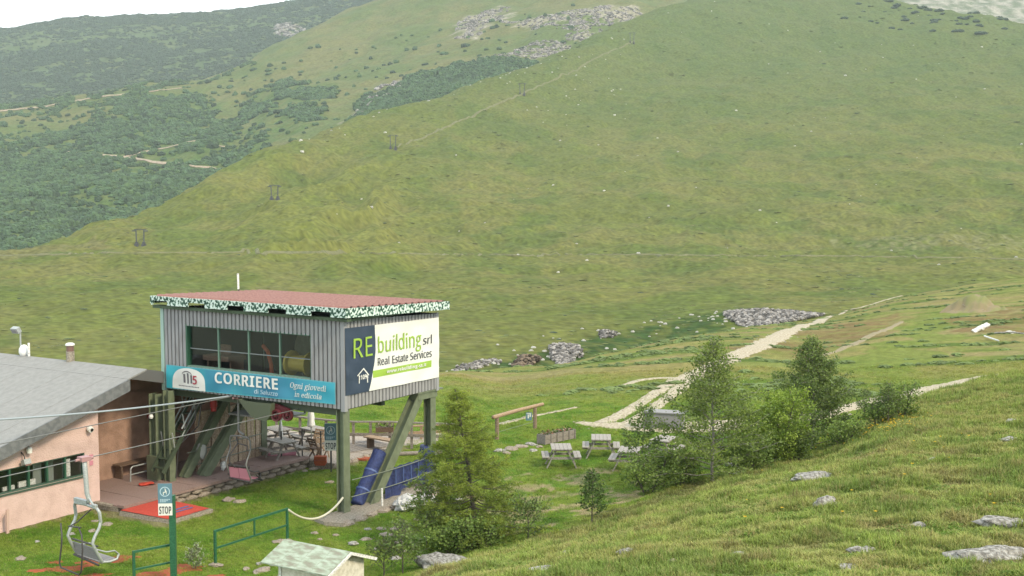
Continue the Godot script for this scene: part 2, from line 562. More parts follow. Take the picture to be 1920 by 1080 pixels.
func tone(id: int, x: float, y: float, z: float) -> Color:
	var d := -z
	var c: Color
	if id == 0:
		var n1 := nb(x * 0.35, z * 0.35)
		var n2 := nb(x * 1.3 + 20, z * 1.3)
		var n3 := na(x * 5.0, z * 5.0)
		var wild := smoothstep(58.0, 76.0, d)
		var fg := smoothstep(0.15, 0.7, y) * (1.0 - wild)
		var lawn := Color(0.112, 0.160, 0.036).lerp(Color(0.165, 0.175, 0.05), clampf(0.5 + n1 * 1.5 + n2 * 0.6, 0, 1))
		lawn = lawn.lerp(Color(0.070, 0.122, 0.022), clampf(-n1 * 1.6 - 0.2, 0, 0.8))
		var slope := Color(0.132, 0.168, 0.044).lerp(Color(0.178, 0.174, 0.068), clampf(0.4 + n1 * 1.8 + n2 * 0.7, 0, 1))
		slope = slope.lerp(Color(0.075, 0.112, 0.030), clampf(nb(x * 0.22 + 9, z * 0.22) * 3.0 - 0.2, 0, 0.85))
		slope = slope.lerp(Color(0.15, 0.115, 0.065), clampf(nb(x * 0.45 + 60, z * 0.45) * 3.0 - 0.6, 0, 0.75))
		var mead := Color(0.172, 0.198, 0.054).lerp(Color(0.228, 0.205, 0.078), clampf(0.45 + nb(x * 0.1, z * 0.1) * 2.2, 0, 1))
		mead = mead.lerp(Color(0.082, 0.132, 0.026), clampf(dark_band(x, z) * 3.4 - 0.15, 0, 0.9))
		mead = mead.lerp(Color(0.25, 0.205, 0.105), clampf(nb(x * 0.05 + 140, z * 0.14) * 3.0 - 0.25, 0, 0.7))
		c = (lawn * Color(0.86, 1.09, 0.62)).lerp(slope, fg).lerp(mead, wild) * 1.28
		if within("rust", x, z, 4.0, 10.0) or within("rust_right", x, z, 4.0, 10.0):
			c = c.lerp(Color(0.23, 0.155, 0.075), clampf(0.55 + nb(x * 0.2, z * 0.2) * 1.2, 0.1, 0.85))
		if within("bright", x, z, 4.0, 10.0): c = c.lerp(Color(0.19, 0.25, 0.055), 0.75)
		if within("heath", x, z, 1.2, 3.0): c = c.lerp(Color(0.105, 0.10, 0.05), 0.75)
		if bare_soil(x, z): c = c.lerp(Color(0.36, 0.285, 0.185), clampf(0.62 + n2 * 0.8, 0.2, 0.9))
		var edge := smoothstep(0.0, -6.0, y) * wild * clampf(nb(x * 0.15, z * 0.15) * 2.0 + 0.2, 0, 0.6)
		c = c.lerp(Color(0.20, 0.15, 0.075), edge * 0.7)
		if blocked(x, z): c = c.lerp(Color(0.28, 0.23, 0.15), 0.75)
		c = c * (1.0 + 0.22 * n3 + 0.2 * n2)
	elif id == 1:
		var n1 := nb(x * 0.012, z * 0.010)
		var n2 := nb(x * 0.05 + 11, z * 0.03)
		var n3 := nb(x * 0.22, z * 0.14)
		c = Color(0.172, 0.185, 0.052).lerp(Color(0.222, 0.208, 0.074), clampf(0.45 + n1 * 1.5 + n2 * 0.9, 0, 1))
		c = c.lerp(Color(0.128, 0.165, 0.042), clampf(nb(x * 0.02 + 40, z * 0.012) * 2.6 - 0.2 + n3 * 0.5, 0, 0.8))
		c = c.lerp(Color(0.10, 0.108, 0.050), clampf(n3 * 2.6 + n2 - 0.7, 0, 0.28))
		c = c.lerp(Color(0.20, 0.235, 0.055), clampf(nb(x * 0.03 + 90, z * 0.02) * 2.0 - 0.45, 0, 0.35))
		var up := smoothstep(550.0, 1150.0, d)
		c = c.lerp(Color(0.128, 0.172, 0.070), up * 0.7)
		var fw := fold_at(x, z)
		if fw.x > 0.0: c = c.lerp(Color(0.095, 0.14, 0.035) if fw.y < 0.0 else Color(0.235, 0.235, 0.062), fw.x * clampf(absf(fw.y) * 1.5 - 0.15, 0, 0.8 if fw.y < 0.0 else 0.45))
		if within("gully", x, z, 7.0, 20.0): c = c.lerp(Color(0.055, 0.10, 0.025), clampf(0.75 + n3 * 1.5, 0.2, 1))
		if within("left_edge", x, z, 14.0, 40.0): c = c.lerp(Color(0.22, 0.19, 0.10), 0.6)
		if within("pale_grass", x, z, 14.0, 30.0): c = c.lerp(Color(0.26, 0.24, 0.14), clampf(0.25 + n3 * 2.0, 0, 0.7))
		c = c * Color(0.70, 0.745, 0.655) * (1.0 + 0.20 * n3 + 0.22 * na(x * 0.5, z * 0.3) * smoothstep(900.0, 400.0, d) + 0.14 * na(x * 0.16, z * 0.09))
	elif id == 2:
		var n1 := nb(x * 0.008, z * 0.008)
		var n2 := nb(x * 0.05, z * 0.05)
		c = Color(0.105, 0.140, 0.050).lerp(Color(0.150, 0.152, 0.066), clampf(0.5 + n1 * 1.4 + n2 * 0.8, 0, 1))
		if within("shrubland", x, z, 25.0, 60.0) or within("shrub_right", x, z, 20.0, 50.0) or within("shrub_ridge", x, z, 14.0, 40.0):
			c = c.lerp(Color(0.080, 0.132, 0.042), clampf(0.6 + n2 * 1.6, 0.1, 0.9))
		if within("scree", x, z, 24.0, 40.0) and n2 + n1 > -0.16: c = c.lerp(Color(0.33, 0.30, 0.26), clampf(0.8 + n2 * 1.2, 0.2, 1))
		if within("scree_left", x, z, 18.0, 30.0): c = c.lerp(Color(0.33, 0.30, 0.26), clampf(0.75 + n2 * 1.4, 0.1, 1))
		if within("outcrop", x, z, 8.0, 20.0): c = c.lerp(Color(0.28, 0.25, 0.21), clampf(0.4 + n2 * 2.5, 0, 0.9))
		if x / d > 0.3: c = Color(0.14, 0.165, 0.11).lerp(Color(0.34, 0.32, 0.29), clampf(0.4 + n2 * 2.4 + n1, 0, 1))
		c = c * (1.0 + 0.2 * na(x * 0.2, z * 0.2))
	else:
		var n1 := nb(x * 0.006, z * 0.006)
		var n2 := nb(x * 0.04, z * 0.04)
		c = Color(0.075, 0.110, 0.050).lerp(Color(0.13, 0.14, 0.065), clampf(smoothstep(2380.0, 2560.0, d) * 0.8 + n1 * 0.7 + n2 * 0.5, 0, 1))
		if within("far_scree", x, z, 30.0, 60.0): c = c.lerp(Color(0.34, 0.31, 0.27), clampf(0.5 + n2 * 2.5, 0, 1))
		c = c * (1.0 + 0.2 * na(x * 0.12, z * 0.12))
	c.a = 1.0
	return c

func build_sheet(called: String, id: int, columns: int, steps: Array, m: Material) -> void:
	var s: Sheet = sheets[id]
	var v := PackedVector3Array()
	var c := PackedColorArray()
	var rows := 1
	for q in steps: rows += q
	for i in columns:
		var t := lerpf(s.t0, s.t1, float(i) / (columns - 1))
		for k in steps.size():
			var a := s.knot(t, k)
			var b := s.knot(t, k + 1)
			for j in steps[k] + (1 if k == steps.size() - 1 else 0):
				var u: float = float(j) / steps[k]
				var d: float = a + (b - a) * u if k > 0 or id > 0 else a * pow(b / a, u)
				var x: float = t * d
				var y := ground_at(id, x, -d)
				v.push_back(Vector3(x, y, -d))
				c.push_back(tone(id, x, y, -d))
	var n := PackedVector3Array()
	var f := PackedInt32Array()
	var uv := PackedVector2Array()
	n.resize(v.size()); uv.resize(v.size())
	f.resize((columns - 1) * (rows - 1) * 6)
	var w := 0
	for i in columns:
		for j in rows:
			var p := i * rows + j
			var across := v[mini(i + 1, columns - 1) * rows + j] - v[maxi(i - 1, 0) * rows + j]
			var away := v[i * rows + mini(j + 1, rows - 1)] - v[i * rows + maxi(j - 1, 0)]
			n[p] = across.cross(away).normalized()
			if n[p].y < 0: n[p] = -n[p]
			uv[p] = Vector2(v[p].x, v[p].z)
			if i < columns - 1 and j < rows - 1:
				f[w] = p; f[w + 1] = p + 1; f[w + 2] = p + rows
				f[w + 3] = p + 1; f[w + 4] = p + rows + 1; f[w + 5] = p + rows
				w += 6
	var arr := []
	arr.resize(Mesh.ARRAY_MAX)
	arr[Mesh.ARRAY_VERTEX] = v
	arr[Mesh.ARRAY_NORMAL] = n
	arr[Mesh.ARRAY_COLOR] = c
	arr[Mesh.ARRAY_TEX_UV] = uv
	arr[Mesh.ARRAY_INDEX] = f
	var mesh := ArrayMesh.new()
	mesh.add_surface_from_arrays(Mesh.PRIMITIVE_TRIANGLES, arr)
	var o := put_mesh(called, mesh, m, self)
	o.set_meta("kind", "structure")

func ground_mat(scale: float, seed_: int, dark: float, bump: float, bump_scale: float) -> StandardMaterial3D:
	var m := plain(1, 1, 1, 0.95)
	m.metallic_specular = 0.2
	m.albedo_texture = noise_tex([[0.0, dark, dark, dark * 0.9], [0.35, dark * 1.35, dark * 1.35, dark * 1.2], [0.62, 0.92, 0.92, 0.85], [1.0, 1, 1, 1]], 0.05, seed_, 6, 1024)
	m.uv1_scale = Vector3(1.0 / scale, 1.0 / scale, 1)
	m.heightmap_enabled = true
	m.heightmap_texture = noise_tex([], 0.03, seed_ + 5, 6, 1024)
	m.heightmap_scale = bump
	return m

func strip(called: String, id: int, px: Array, widths: Array, m: Material, lift: float, rough := 0.25, kind := "structure", from := 12.0) -> Node:   # a way laid on the ground along points of the photograph
	var pts := []
	for i in range(0, px.size(), 2):
		if i > 0:
			var n := maxi(1, int(Vector2(px[i] - px[i - 2], px[i + 1] - px[i - 1]).length() / (16.0 if id else 30.0)))
			for k in n: pts.append(hit(lerpf(px[i - 2], px[i], float(k) / n), lerpf(px[i - 1], px[i + 1], float(k) / n), id, from))
	pts.append(hit(px[-2], px[-1], id, from))
	if id == 2:
		for p in pts: bare[Vector2i(int(p.x / 7.0), int(p.z / 7.0))] = true
	return strip_world(called, id, pts, widths, m, lift, rough, kind)

func strip_world(called: String, id: int, pts: Array, widths: Array, m: Material, lift: float, rough := 0.25, kind := "structure") -> Node:
	var cv := Curve3D.new()
	for i in pts.size():
		var q: Vector3 = (pts[mini(i + 1, pts.size() - 1)] - pts[maxi(i - 1, 0)]) / 6.0
		cv.add_point(pts[i], -q, q)
	var length := cv.get_baked_length()
	var step := 0.4 if id == 0 else 3.0
	var n := int(length / step) + 2
	var s := Shape.new()
	s.smooth = true
	var grid := PackedVector3Array()
	for i in n:
		var p := cv.sample_baked(length * i / (n - 1))
		var q := cv.sample_baked(minf(length * i / (n - 1) + 0.2, length))
		var r := cv.sample_baked(maxf(length * i / (n - 1) - 0.2, 0))
		var dir := (q - r)
		dir.y = 0
		dir = dir.normalized()
		var side := Vector3(-dir.z, 0, dir.x)
		var u := float(i) / (n - 1) * (widths.size() - 1)
		var w := lerpf(widths[int(u)], widths[mini(int(u) + 1, widths.size() - 1)], u - int(u)) / 2.0
		for k in 7:
			var e := (k - 3) / 3.0
			var wobble := 1.0 + rough * nb(p.x * 0.9 + k * 17, p.z * 0.9) * 2.0 if absf(e) > 0.9 else 1.0
			var g := p + side * (w * e * wobble)
			var up := lift + (maxf(-p.z - 60.0, 0.0) * 0.0009 if id == 0 else 0.0)
			var low := up if absf(e) < 0.9 else up - (0.07 if id == 0 else 0.4)
			grid.push_back(Vector3(g.x, ground_at(id, g.x, g.z) + low, g.z))
		if id == 0: block_disc(p, maxf(w * 0.5, 0.2))
		if id == 0 and m == M.dirt: road_points.append([p, w])
	s.grid(n, 7, grid)
	if m == null: print("no material ", called)
	var o := put_mesh(numbered(called), s.mesh(), m, self)
	o.set_meta("kind", kind)
	return o

func patch_of_ground(s: Shape, at: Vector3, rx: float, rz: float, lift: float, turn := 0.0) -> void:   # an uneven patch laid on the grass
	var n := s.v.size()
	s.put(Vector3(at.x, ground_at(0, at.x, at.z) + lift, at.z))
	for ring in 3:
		for k in 22:
			var a := TAU * k / 22
			var r := (ring + 1) / 3.0 * (1.0 + 0.9 * nb(at.x * 3 + cos(a) * 1.3, at.z * 3 + sin(a) * 1.3))
			var q := Vector3(cos(a) * rx * r, 0, sin(a) * rz * r).rotated(Vector3.UP, turn) + at
			s.put(Vector3(q.x, ground_at(0, q.x, q.z) + (lift if ring < 2 else -0.01), q.z))
	for k in 22:
		s.f.append_array(PackedInt32Array([n, n + 1 + (k + 1) % 22, n + 1 + k]))
		for ring in 2:
			var a := n + 1 + ring * 22 + k
			var b := n + 1 + ring * 22 + (k + 1) % 22
			s.f.append_array(PackedInt32Array([a, b, a + 22, b, b + 22, a + 22]))


# ------------------------------------------------------------------ plants
func tuft(blades: int, tall: float, spread: float, width: float, seed_: int) -> ArrayMesh:
	var r := RandomNumberGenerator.new()
	r.seed = seed_
	var s := Shape.new()
	for i in blades:
		var a := r.randf() * TAU
		var o := Vector3(r.randf_range(-1, 1), 0, r.randf_range(-1, 1)) * spread * 0.5
		var lean := Vector3(cos(a), 0, sin(a)) * r.randf_range(0.15, 0.8) * tall
		var h := tall * r.randf_range(0.55, 1.1)
		var side := Vector3(-sin(a), 0, cos(a)) * width
		s.tint = Color(1, 1, 1).lerp(Color(1.35, 1.15, 0.9), r.randf()) * r.randf_range(0.7, 1.15)
		var mid := o + lean * 0.35 + Vector3(0, h * 0.6, 0)
		var tip := o + lean + Vector3(0, h * r.randf_range(0.75, 1.0), 0)
		s.quad(o - side - Vector3(0, 0.02, 0), o + side - Vector3(0, 0.02, 0), mid + side * 0.7, mid - side * 0.7)
		s.tri(mid - side * 0.7, mid + side * 0.7, tip)
	return s.mesh()

func leaf(s: Shape, at: Vector3, size: float, r: RandomNumberGenerator) -> void:
	var u := Vector3(r.randfn(), r.randfn() * 0.7, r.randfn()).normalized()
	var w := u.cross(Vector3(r.randfn(), r.randfn(), r.randfn())).normalized()
	s.quad(at - u * size * 0.5, at + w * size * 0.34, at + u * size * 0.5, at - w * size * 0.34)

func grow(at: Node3D, seed_: int, o: Dictionary) -> void:     # trunk with limbs, and a crown of separate leaves
	var r := RandomNumberGenerator.new()
	r.seed = seed_
	var tall: float = o.tall
	var wide: float = o.wide
	var first: float = o.get("first", 0.1)
	var trunk := Shape.new()
	var limbs := Shape.new()
	var crown := Shape.new()
	var needles: bool = o.get("needles", false)
	var lean: Vector3 = o.get("lean", Vector3.ZERO)
	var stems: int = o.get("stems", 1)
	var per := int(o.leaves / float(o.limbs * 6))
	var dark: Color = o.dark
	var light: Color = o.light
	for stem in stems:
		var ang := TAU * stem / stems + r.randf()
		var out := Vector3(cos(ang), 0, sin(ang)) * (0.0 if stems == 1 else wide * 0.45)
		var foot := out * 0.2
		var th := tall * (1.0 if stem == 0 else r.randf_range(0.6, 0.95))
		var pts := []
		for i in 7:
			var u := i / 6.0
			pts.append(foot + out * u * 0.8 + Vector3(lean.x * pow(u, 1.3) + r.randfn() * 0.012 * tall * u, th * u - (0.06 if i == 0 else 0.0), lean.z * pow(u, 1.3) + r.randfn() * 0.012 * tall * u))
		trunk.tube(pts, o.girth * (1.0 if stem == 0 else 0.7), o.girth * 0.15, 8)
		var count := int(o.limbs / float(stems))
		for b in count:
			var f := first + (0.985 - first) * pow((b + r.randf() * 0.7) / count, 0.85)
			var q := f * 6.0
			var p: Vector3 = pts[int(q)].lerp(pts[mini(int(q) + 1, 6)], q - int(q))
			var az := b * 2.399 + r.randf() * 0.9
			var g := (f - first) / (1.0 - first)
			var reach: float = wide * (pow(maxf(1.0 - g, 0.0), o.get("taper", 0.8)) * lerpf(o.get("skirt", 0.75), 1.0, minf(g * 4.0, 1.0)) + 0.05) * r.randf_range(0.65, 1.2) * (1.0 if stems == 1 else 0.6)
			var rise: float = o.lift + g * o.get("lift_top", 0.5) + r.randfn() * 0.12
			var flat := Vector3(cos(az), 0, sin(az))
			var bend: float = o.get("bend", 0.0)
			var line := []
			for i in 5:
				var u := i / 4.0
				line.append(p + flat * reach * u + Vector3.UP * reach * (rise * u + bend * (u * u - u)) + Vector3(r.randfn(), r.randfn(), r.randfn()) * reach * 0.02)
			limbs.tube(line, o.girth * (0.30 - 0.2 * g), 0.004, 4)
			var clump := r.randf()
			for w in 6:
				var u := 0.22 + 0.78 * (w + r.randf() * 0.8) / 6.0
				var from: Vector3 = line[int(u * 3.99)].lerp(line[int(u * 3.99) + 1], u * 3.99 - int(u * 3.99))
				var swing := flat.rotated(Vector3.UP, r.randf_range(0.5, 1.2) * (1 if w % 2 else -1))
				var len_: float = reach * r.randf_range(0.22, 0.42) * (1.1 - 0.5 * u) + 0.06
				var to: Vector3 = from + swing * len_ + Vector3.UP * len_ * r.randf_range(o.get("droop", -0.3), o.get("droop", -0.3) + 0.7)
				limbs.tube([from, to], 0.006, 0.003, 3)
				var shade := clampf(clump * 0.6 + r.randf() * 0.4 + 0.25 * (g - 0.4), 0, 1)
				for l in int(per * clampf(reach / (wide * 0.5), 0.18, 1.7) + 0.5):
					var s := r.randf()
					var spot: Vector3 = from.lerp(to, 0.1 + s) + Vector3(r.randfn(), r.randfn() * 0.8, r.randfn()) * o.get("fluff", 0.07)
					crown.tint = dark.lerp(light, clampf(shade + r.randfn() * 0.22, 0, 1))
					if needles:
						var dir: Vector3 = Vector3(r.randfn(), r.randfn() * 0.6 + 0.35, r.randfn()).normalized() * (float(o.leaf) * r.randf_range(0.7, 1.3))
						var side: Vector3 = dir.cross(Vector3(r.randfn(), r.randfn(), r.randfn())).normalized() * 0.008
						crown.tri(spot - side, spot + side, spot + dir)
						dir = dir.rotated(side.normalized(), 1.1)
						crown.tri(spot - side, spot + side, spot + dir)
					else:
						leaf(crown, spot, o.leaf * r.randf_range(0.7, 1.3), r)
	trunk.smooth = true
	base = Vector3.ZERO
	part("trunk", trunk, o.bark, at)
	part("limbs", limbs, o.bark, at).set_meta("kind", "stuff")
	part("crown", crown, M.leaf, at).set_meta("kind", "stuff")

func rock_shape(r: Vector3, seed_: int, fine := false) -> Shape:
	var g := RandomNumberGenerator.new()
	g.seed = seed_
	var s := Shape.new()
	s.smooth = fine
	s.blob(Vector3.ZERO, r, 0.28, g, 16 if fine else 9, 10 if fine else 6)
	return s


func _ready() -> void:
	# ---- camera, sky, sun, exposure
	var cam := Camera3D.new()
	cam.name = "camera"
	add_child(cam)
	cam.position = EYE
	cam.rotation.x = PITCH
	cam.fov = rad_to_deg(2.0 * atan(540.0 / FPX))
	cam.near = 0.2
	cam.far = 6000.0
	cam.current = true
	var world := WorldEnvironment.new()
	world.name = "world"
	var env := Environment.new()
	env.background_mode = Environment.BG_SKY
	var sky_m := ProceduralSkyMaterial.new()
	sky_m.sky_top_color = lin(0.68, 0.75, 0.80)
	sky_m.sky_horizon_color = lin(0.84, 0.90, 0.92)
	sky_m.sky_curve = 0.25
	sky_m.ground_bottom_color = lin(0.16, 0.18, 0.12)
	sky_m.ground_horizon_color = lin(0.5, 0.55, 0.52)
	sky_m.sun_angle_max = 60.0
	sky_m.sun_curve = 0.12
	var sky := Sky.new()
	sky.sky_material = sky_m
	env.sky = sky
	env.tonemap_mode = Environment.TONE_MAPPER_LINEAR
	env.tonemap_exposure = 2.4
	env.sdfgi_enabled = true
	env.ssao_enabled = true
	env.ssil_enabled = true
	env.fog_enabled = true
	env.fog_density = 0.000115
	env.fog_light_color = lin(0.82, 0.93, 0.97)
	world.environment = env
	add_child(world)
	var sun := DirectionalLight3D.new()
	sun.name = "sun"
	sun.light_color = Color(1.0, 0.945, 0.83)
	sun.light_energy = 0.5
	sun.light_angular_distance = 12.0
	sun.shadow_enabled = true
	sun.rotation = Vector3(deg_to_rad(-38), deg_to_rad(48), 0)
	add_child(sun)

	# ---- materials and noise
	noise_a.noise_type = FastNoiseLite.TYPE_SIMPLEX_SMOOTH
	noise_a.frequency = 1.0
	noise_a.fractal_type = FastNoiseLite.FRACTAL_NONE
	noise_a.seed = 3
	noise_b.noise_type = FastNoiseLite.TYPE_SIMPLEX_SMOOTH
	noise_b.frequency = 1.0
	noise_b.fractal_octaves = 4
	noise_b.seed = 8
	noise_r.noise_type = FastNoiseLite.TYPE_SIMPLEX_SMOOTH
	noise_r.frequency = 1.0
	noise_r.fractal_type = FastNoiseLite.FRACTAL_RIDGED
	noise_r.fractal_octaves = 2
	noise_r.seed = 21
	rnd.seed = 11
	mask.resize(MX * MZ)
	make_materials()

	# ---- the land
	sheets = [Sheet.new(NEAR_T, NEAR), Sheet.new(HILL_T, HILL), Sheet.new(MID_T, MID), Sheet.new(FAR_T, FAR)]
	make_areas()
	make_ways()
	build_sheet("meadow_ground", 0, 430, [10, 50, 60, 30, 45, 60, 70, 14, 8], ground_mat(3.0, 5, 0.42, 5.0, 1.0))
	build_sheet("hillside", 1, 600, [30, 85, 85, 75, 65, 5], ground_mat(150.0, 9, 0.55, 60.0, 1.0))
	build_sheet("middle_hill", 2, 330, [30, 90, 70, 5], ground_mat(200.0, 13, 0.55, 60.0, 1.0))
	build_sheet("far_hill", 3, 260, [20, 80, 5], ground_mat(300.0, 17, 0.6, 60.0, 1.0))
	make_far_plants()
	make_far_rocks()
	make_towers()

	# ---- the station, the hut, the terrace
	make_platform()
	make_station()
	make_banners()
	make_machinery()
	make_hut()
	make_chairs()
	make_posts_and_padding()
	make_terrace()
	make_yard()
	make_rocks()
	make_trees()
	make_grass()


func make_areas() -> void:
	area("rust", 0, [1390, 655, 1560, 612, 1690, 585, 1650, 625, 1500, 668])
	area("rust_right", 0, [1790, 600, 1915, 570, 1990, 570, 1990, 640, 1850, 632])
	area("bright", 0, [1560, 690, 1650, 640, 1740, 585, 1800, 590, 1790, 640, 1700, 705])
	area("trodden", 0, [890, 905, 1000, 880, 1200, 885, 1250, 915, 1090, 975, 960, 1010, 880, 990])
	area("heath", 0, [1000, 1006, 1150, 958, 1240, 926, 1310, 900, 1330, 916, 1200, 968, 1080, 1000, 1010, 1022])
	area("gully", 1, [830, 700, 1000, 670, 1130, 628, 1370, 583, 1390, 625, 1150, 690, 900, 715], 150.0)
	area("left_edge", 1, [-60, 480, 80, 466, 170, 445, 200, 452, 100, 474, 0, 486, -60, 490], 300.0)
	area("pale_grass", 1, [1550, 452, 1800, 440, 1960, 440, 1960, 470, 1700, 470], 200.0)
	area("shrubland", 2, [-120, 285, 0, 268, 130, 243, 250, 192, 370, 178, 425, 230, 472, 290, 440, 335, 300, 392, 180, 447, 0, 478, -120, 490], 640.0)
	area("shrub_right", 2, [455, 190, 540, 143, 625, 165, 600, 225, 500, 282, 470, 280], 640.0)
	area("shrub_ridge", 2, [650, 226, 690, 180, 760, 148, 830, 124, 950, 108, 1010, 118, 960, 142, 850, 180, 740, 208], 640.0)
	area("light_strip", 2, [-100, 245, 0, 236, 150, 208, 175, 214, 120, 243, 40, 268, -100, 285], 640.0)
	area("track_grass", 2, [240, 300, 300, 278, 390, 282, 440, 300, 400, 322, 300, 318], 640.0)
	area("scree", 2, [930, 40, 1010, 30, 1205, 22, 1190, 40, 1120, 84, 1010, 108, 940, 112, 890, 112, 985, 90, 1060, 66, 1020, 50], 640.0)
	area("scree_left", 2, [856, 48, 900, 24, 960, 14, 960, 28, 915, 44, 890, 74, 862, 76], 640.0)
	area("outcrop", 2, [645, 232, 680, 186, 735, 152, 770, 146, 720, 180, 690, 215], 640.0)
	area("far_scree", 3, [515, 50, 545, 42, 575, 55, 560, 70, 520, 66], 1500.0)
	area("far_top", 3, [-200, 95, 0, 72, 110, 54, 210, 46, 400, 38, 560, 32, 700, 12, 700, 20, 560, 50, 300, 66, 100, 92, -200, 125], 1500.0)


func make_ways() -> void:
	strip("wheel_rut", 0, [1128, 793, 1165, 777, 1212, 748, 1252, 722, 1280, 708], [1.1, 1.0, 0.9, 1.1, 1.4], M.dirt, 0.025)
	strip("wheel_rut", 0, [1178, 795, 1208, 778, 1246, 750, 1275, 728, 1296, 712], [1.1, 0.9, 0.9, 1.1, 1.4], M.dirt, 0.03)
	strip("dirt_road", 0, [1278, 714, 1300, 704, 1345, 683, 1420, 650, 1500, 614, 1580, 588, 1650, 567, 1690, 556], [1.9, 1.8, 1.5, 1.4, 1.3, 1.1, 0.9, 0.7], M.dirt, 0.02)
	strip("gravel_yard", 0, [1085, 792, 1130, 797, 1200, 800, 1300, 800, 1400, 795, 1500, 785, 1560, 772], [0.6, 2.0, 3.2, 3.2, 2.6, 2.2, 1.8], M.dirt, 0.03)
	strip("gravel_path", 0, [1550, 775, 1600, 762, 1700, 740, 1780, 722, 1840, 708, 1880, 702], [1.4, 1.6, 2.4, 2.2, 1.5, 0.7], M.dirt, 0.035)
	strip("foot_path", 0, [1165, 724, 1200, 713, 1245, 709, 1275, 712], [0.4, 0.6, 0.8, 0.9], M.dirt, 0.025)
	strip("foot_path", 0, [936, 796, 990, 782, 1040, 772, 1080, 764], [0.5, 0.4, 0.35, 0.25], M.dirt, 0.02)
	strip("wheel_track", 0, [1500, 678, 1560, 662, 1620, 636, 1690, 604], [0.6, 0.8, 0.8, 0.5], M.pale_soil, 0.02)
	strip("terrace_gravel", 0, [640, 822, 720, 824, 790, 818, 850, 812], [3.0, 3.4, 3.0, 2.0], M.gravel, 0.02)
	strip("mountain_track", 1, [-60, 480, 60, 479, 200, 475, 400, 474, 600, 474, 800, 477, 1000, 479, 1200, 478, 1400, 480, 1600, 481, 1800, 484, 2000, 489], [1.5, 1.3, 1.2, 1.1], M.track, 0.25, 0.3, "structure", 300.0)
	strip("lift_line_path", 1, [745, 277, 800, 255, 860, 228, 930, 196, 1000, 168, 1060, 140, 1120, 108, 1190, 76], [1.4, 1.6, 1.6, 1.5, 1.3], M.track, 0.3, 0.3, "structure", 300.0)
	strip("hill_track", 2, [78, 284, 130, 286, 190, 291, 240, 296, 300, 306, 360, 312, 400, 316, 440, 318], [2.6, 3.4, 3.0, 3.4, 2.4, 2.0], M.red_soil, 0.8, 0.4, "structure", 640.0)
	strip("hill_track", 2, [236, 293, 280, 284, 320, 276, 355, 267, 380, 266, 425, 276], [2.6, 3.4, 3.0, 2.4, 1.6], M.red_soil, 0.8, 0.4, "structure", 640.0)
	strip("hill_track", 2, [-80, 216, 0, 209, 80, 201, 180, 183, 260, 175, 340, 166], [3.0, 3.0, 4.0, 2.4, 2.0], M.red_soil, 1.0, 0.4, "structure", 640.0)
	block_st(-9.7, -6.0, -5.4, 3.8)
	block_st(-6.2, -3.8, 1.8, 3.9)
	block_st(-16, -7.3, -1, 9)
	block_st(-0.5, 0.8, -5.0, 1.1)
	block_st(4.4, 6.3, 6.3, 8.3)
	block_st(-10.5, -4.6, -9.4, -5.2)


